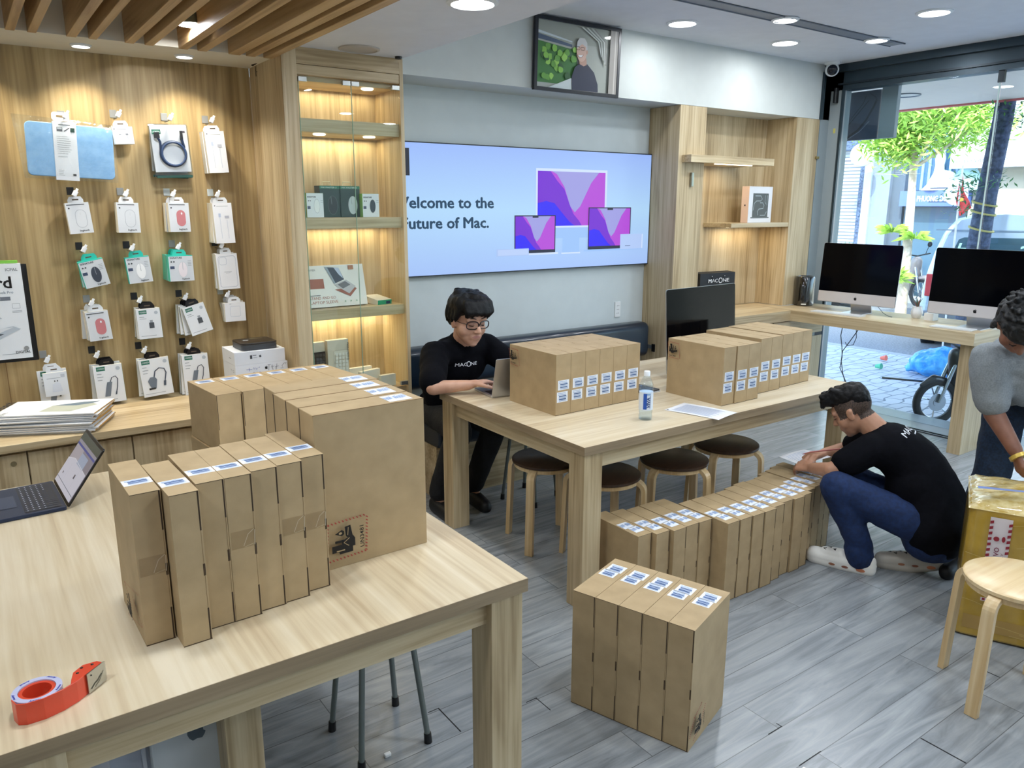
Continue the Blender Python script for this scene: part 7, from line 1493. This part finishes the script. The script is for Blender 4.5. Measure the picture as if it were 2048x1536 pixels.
# parked motorbikes and small car bits far away
def motorbike(x, y, z, rz, label, body, s=1.0, group=None):
    t = thing('motorbike', label, 'motorbike', (x, y, z), rz, group); t.scale = (s, s, s)
    TY_ = P('#15181c', .7); CH = P('#aeb4bb', .25, .9); DK = P(body, .3, coat=.4)
    for wx in (-.62, .62):
        M = Matrix.Translation((wx, 0, .29)) @ Matrix.Rotation(PI / 2, 4, 'X'); g = G()
        ring = [(.245 * math.cos(2 * PI * i / 28), .245 * math.sin(2 * PI * i / 28), 0) for i in range(28)]; g.tube(ring, .045, TY_, 8, M=M, closed=True); w = g.build('wheel', t, smooth=True)
        g = G(); g.tube([(p[0] * .83, p[1] * .83, 0) for p in ring], .012, CH, 6, M=M, closed=True); g.lathe([(.05, -.04), (.05, .04)], CH, 12, M=M)
        for i in range(7): a = i * 2 * PI / 7; g.tube([(.04 * math.cos(a), .04 * math.sin(a), 0), (.2 * math.cos(a + .15), .2 * math.sin(a + .15), 0)], .008, CH, 6, M=M)
        g.lathe([(.11, .03), (.11, .034), (.05, .034)], CH, 20, M=M); g.build('rim', w, smooth=True)
    g = G()
    for q in (-.06, .06): g.tube([(-.62, q, .29), (-.52, q, .60), (-.42, q, .88)], [.02, .024, .022], CH, 10)
    g.build('fork', t, smooth=True)
    blob('front_fender', [('ch', [V(-.82, 0, .50), V(-.68, 0, .58), V(-.50, 0, .54)], [.03, .05, .04])], .012, DK, t)
    blob('fairing', [('ch', [V(-.42, 0, .86), V(-.38, 0, .62), V(-.30, 0, .40)], [.10, .12, .09]), ('c', V(-.30, 0, .35), V(.10, 0, .33), .09, .08)], .015, DK, t)
    blob('tail_body', [('ch', [V(.05, 0, .50), V(.35, 0, .62), V(.72, 0, .72)], [.10, .12, .06])], .015, DK, t)
    blob('saddle', [('ch', [V(.05, 0, .72), V(.35, 0, .76), V(.65, 0, .80)], [.07, .09, .06])], .015, P('#1a1c20', .6), t)
    g = G(); g.tube([(-.36, -.34, 1.0), (-.40, -.15, .98), (-.42, 0, .96), (-.40, .15, .98), (-.36, .34, 1.0)], .013, TY_, 8); hb = g.build('handlebar', t, smooth=True)
    for q in (-1, 1): g = G(); g.tube([(-.40, q * .2, 1.0), (-.40, q * .26, 1.15)], .006, TY_, 6); g.lathe([(.001, 0), (.05, .004), (.05, .015), (.001, .02)], TY_, 16, M=Matrix.Translation((-.40, q * .28, 1.17)) @ Matrix.Rotation(PI / 2, 4, 'Y')); g.build('mirror', hb)
    g = G(); g.tube([(.0, -.12, .25), (.35, -.14, .27), (.70, -.15, .36)], [.03, .045, .05], CH, 12); g.build('exhaust', t, smooth=True)
    g = G(); g.tube([(-.05, -.2, .24), (-.05, .2, .24)], .018, TY_, 8); g.build('footrest', t)
    return t
motorbike(7.16, 2.96, GZ, math.radians(-30), 'dark motorbike parked on the pavement close behind the counter leg', '#22262c', .72)
motorbike(14.8, 7.95, GZ, math.radians(70), 'small distant motorbike parked beside the shrub across the street', '#8f8480')
# blue bag and cups
t = thing('plastic_bag', 'full bright blue plastic bag lying on the pavement outside', 'bag', (8.8, 4.20, GZ)); t.scale = (.88, .88, .92)
BB = noisy('blue_plastic', '#1f8be0', '#55b4f2', 9, .25, .9, .03)
blob('bag_body', [('e', V(0, 0, .16), (.26, .30, .17)), ('e', V(.05, -.08, .2), (.2, .2, .17)), ('c', V(0, .18, .12), V(-.05, .30, .06), .10, .05)], .02, BB, t, smooth=1, amp=.02, fs=12)
g = G(); g.lathe([(.02, 0), (.035, .07), (.001, .07)], P('#4fb58f', .5), 12, M=Matrix.Rotation(1.4, 4, 'X')); o = g.build('paper_cup', loc=(8.62, 4.78, GZ + .035)); tag(o, 'small green cup lying on the pavement outside', 'cup')
g = G(); g.lathe([(.02, 0), (.035, .07), (.001, .07)], P('#dd6a58', .5), 12, M=Matrix.Rotation(1.4, 4, 'X')); o = g.build('paper_cup', loc=(9.15, 5.02, GZ + .035)); tag(o, 'small red cup lying on the pavement outside', 'cup')
g = G(); g.box((-.3, -.02, 0), (.3, .02, .015), BLACK); o = g.build('stick', loc=(8.35, 4.2, GZ)); o.rotation_euler = (0, 0, -1.1); tag(o, 'dark stick on the pavement before the blue bag', 'stick')
# bust in right shop window
t = thing('mannequin_bust', 'pale mannequin bust behind the van at the right of the street', 'mannequin', (15.6, 6.75, 1.15))
blob('torso', [('e', V(0, 0, .12), (.12, .22, .14)), ('c', V(0, 0, .2), V(0, 0, .36), .05, .045), ('e', V(0, 0, .46), (.08, .07, .10))], .015, P('#d9d9d0', .5), t)
g = G(); g.lathe([(.08, -1.3), (.03, -1.27), (.03, .02)], P('#8a8a86', .5), 12); g.build('stand', t)
# white car rear at the left
t = thing('parked_car', 'corner of a pale parked car at the far left of the street view', 'car', (13.0, 8.85, GZ - .1), math.radians(60)); t.scale = (.8, .8, .8)
blob('car_body', [('c', V(-.2, -.5, .6), V(-.2, .5, .6), .35, .35), ('c', V(1.5, -.5, .6), V(1.5, .5, .6), .35, .35), ('e', V(.7, 0, .65), (1.3, .8, .35)), ('e', V(.8, 0, 1.1), (.8, .62, .42))], .04, P('#d3dade', .3, coat=.5), t, smooth=4)
g = G(); [g.lathe([(.15, -.1), (.3, -.09), (.3, .09), (.15, .1)], BLACK, 20, M=Matrix.Translation((x, q, .3)) @ Matrix.Rotation(PI / 2, 4, 'X')) for x in (-.1, 1.5) for q in (-.72, .72)]; g.build('wheels', t)
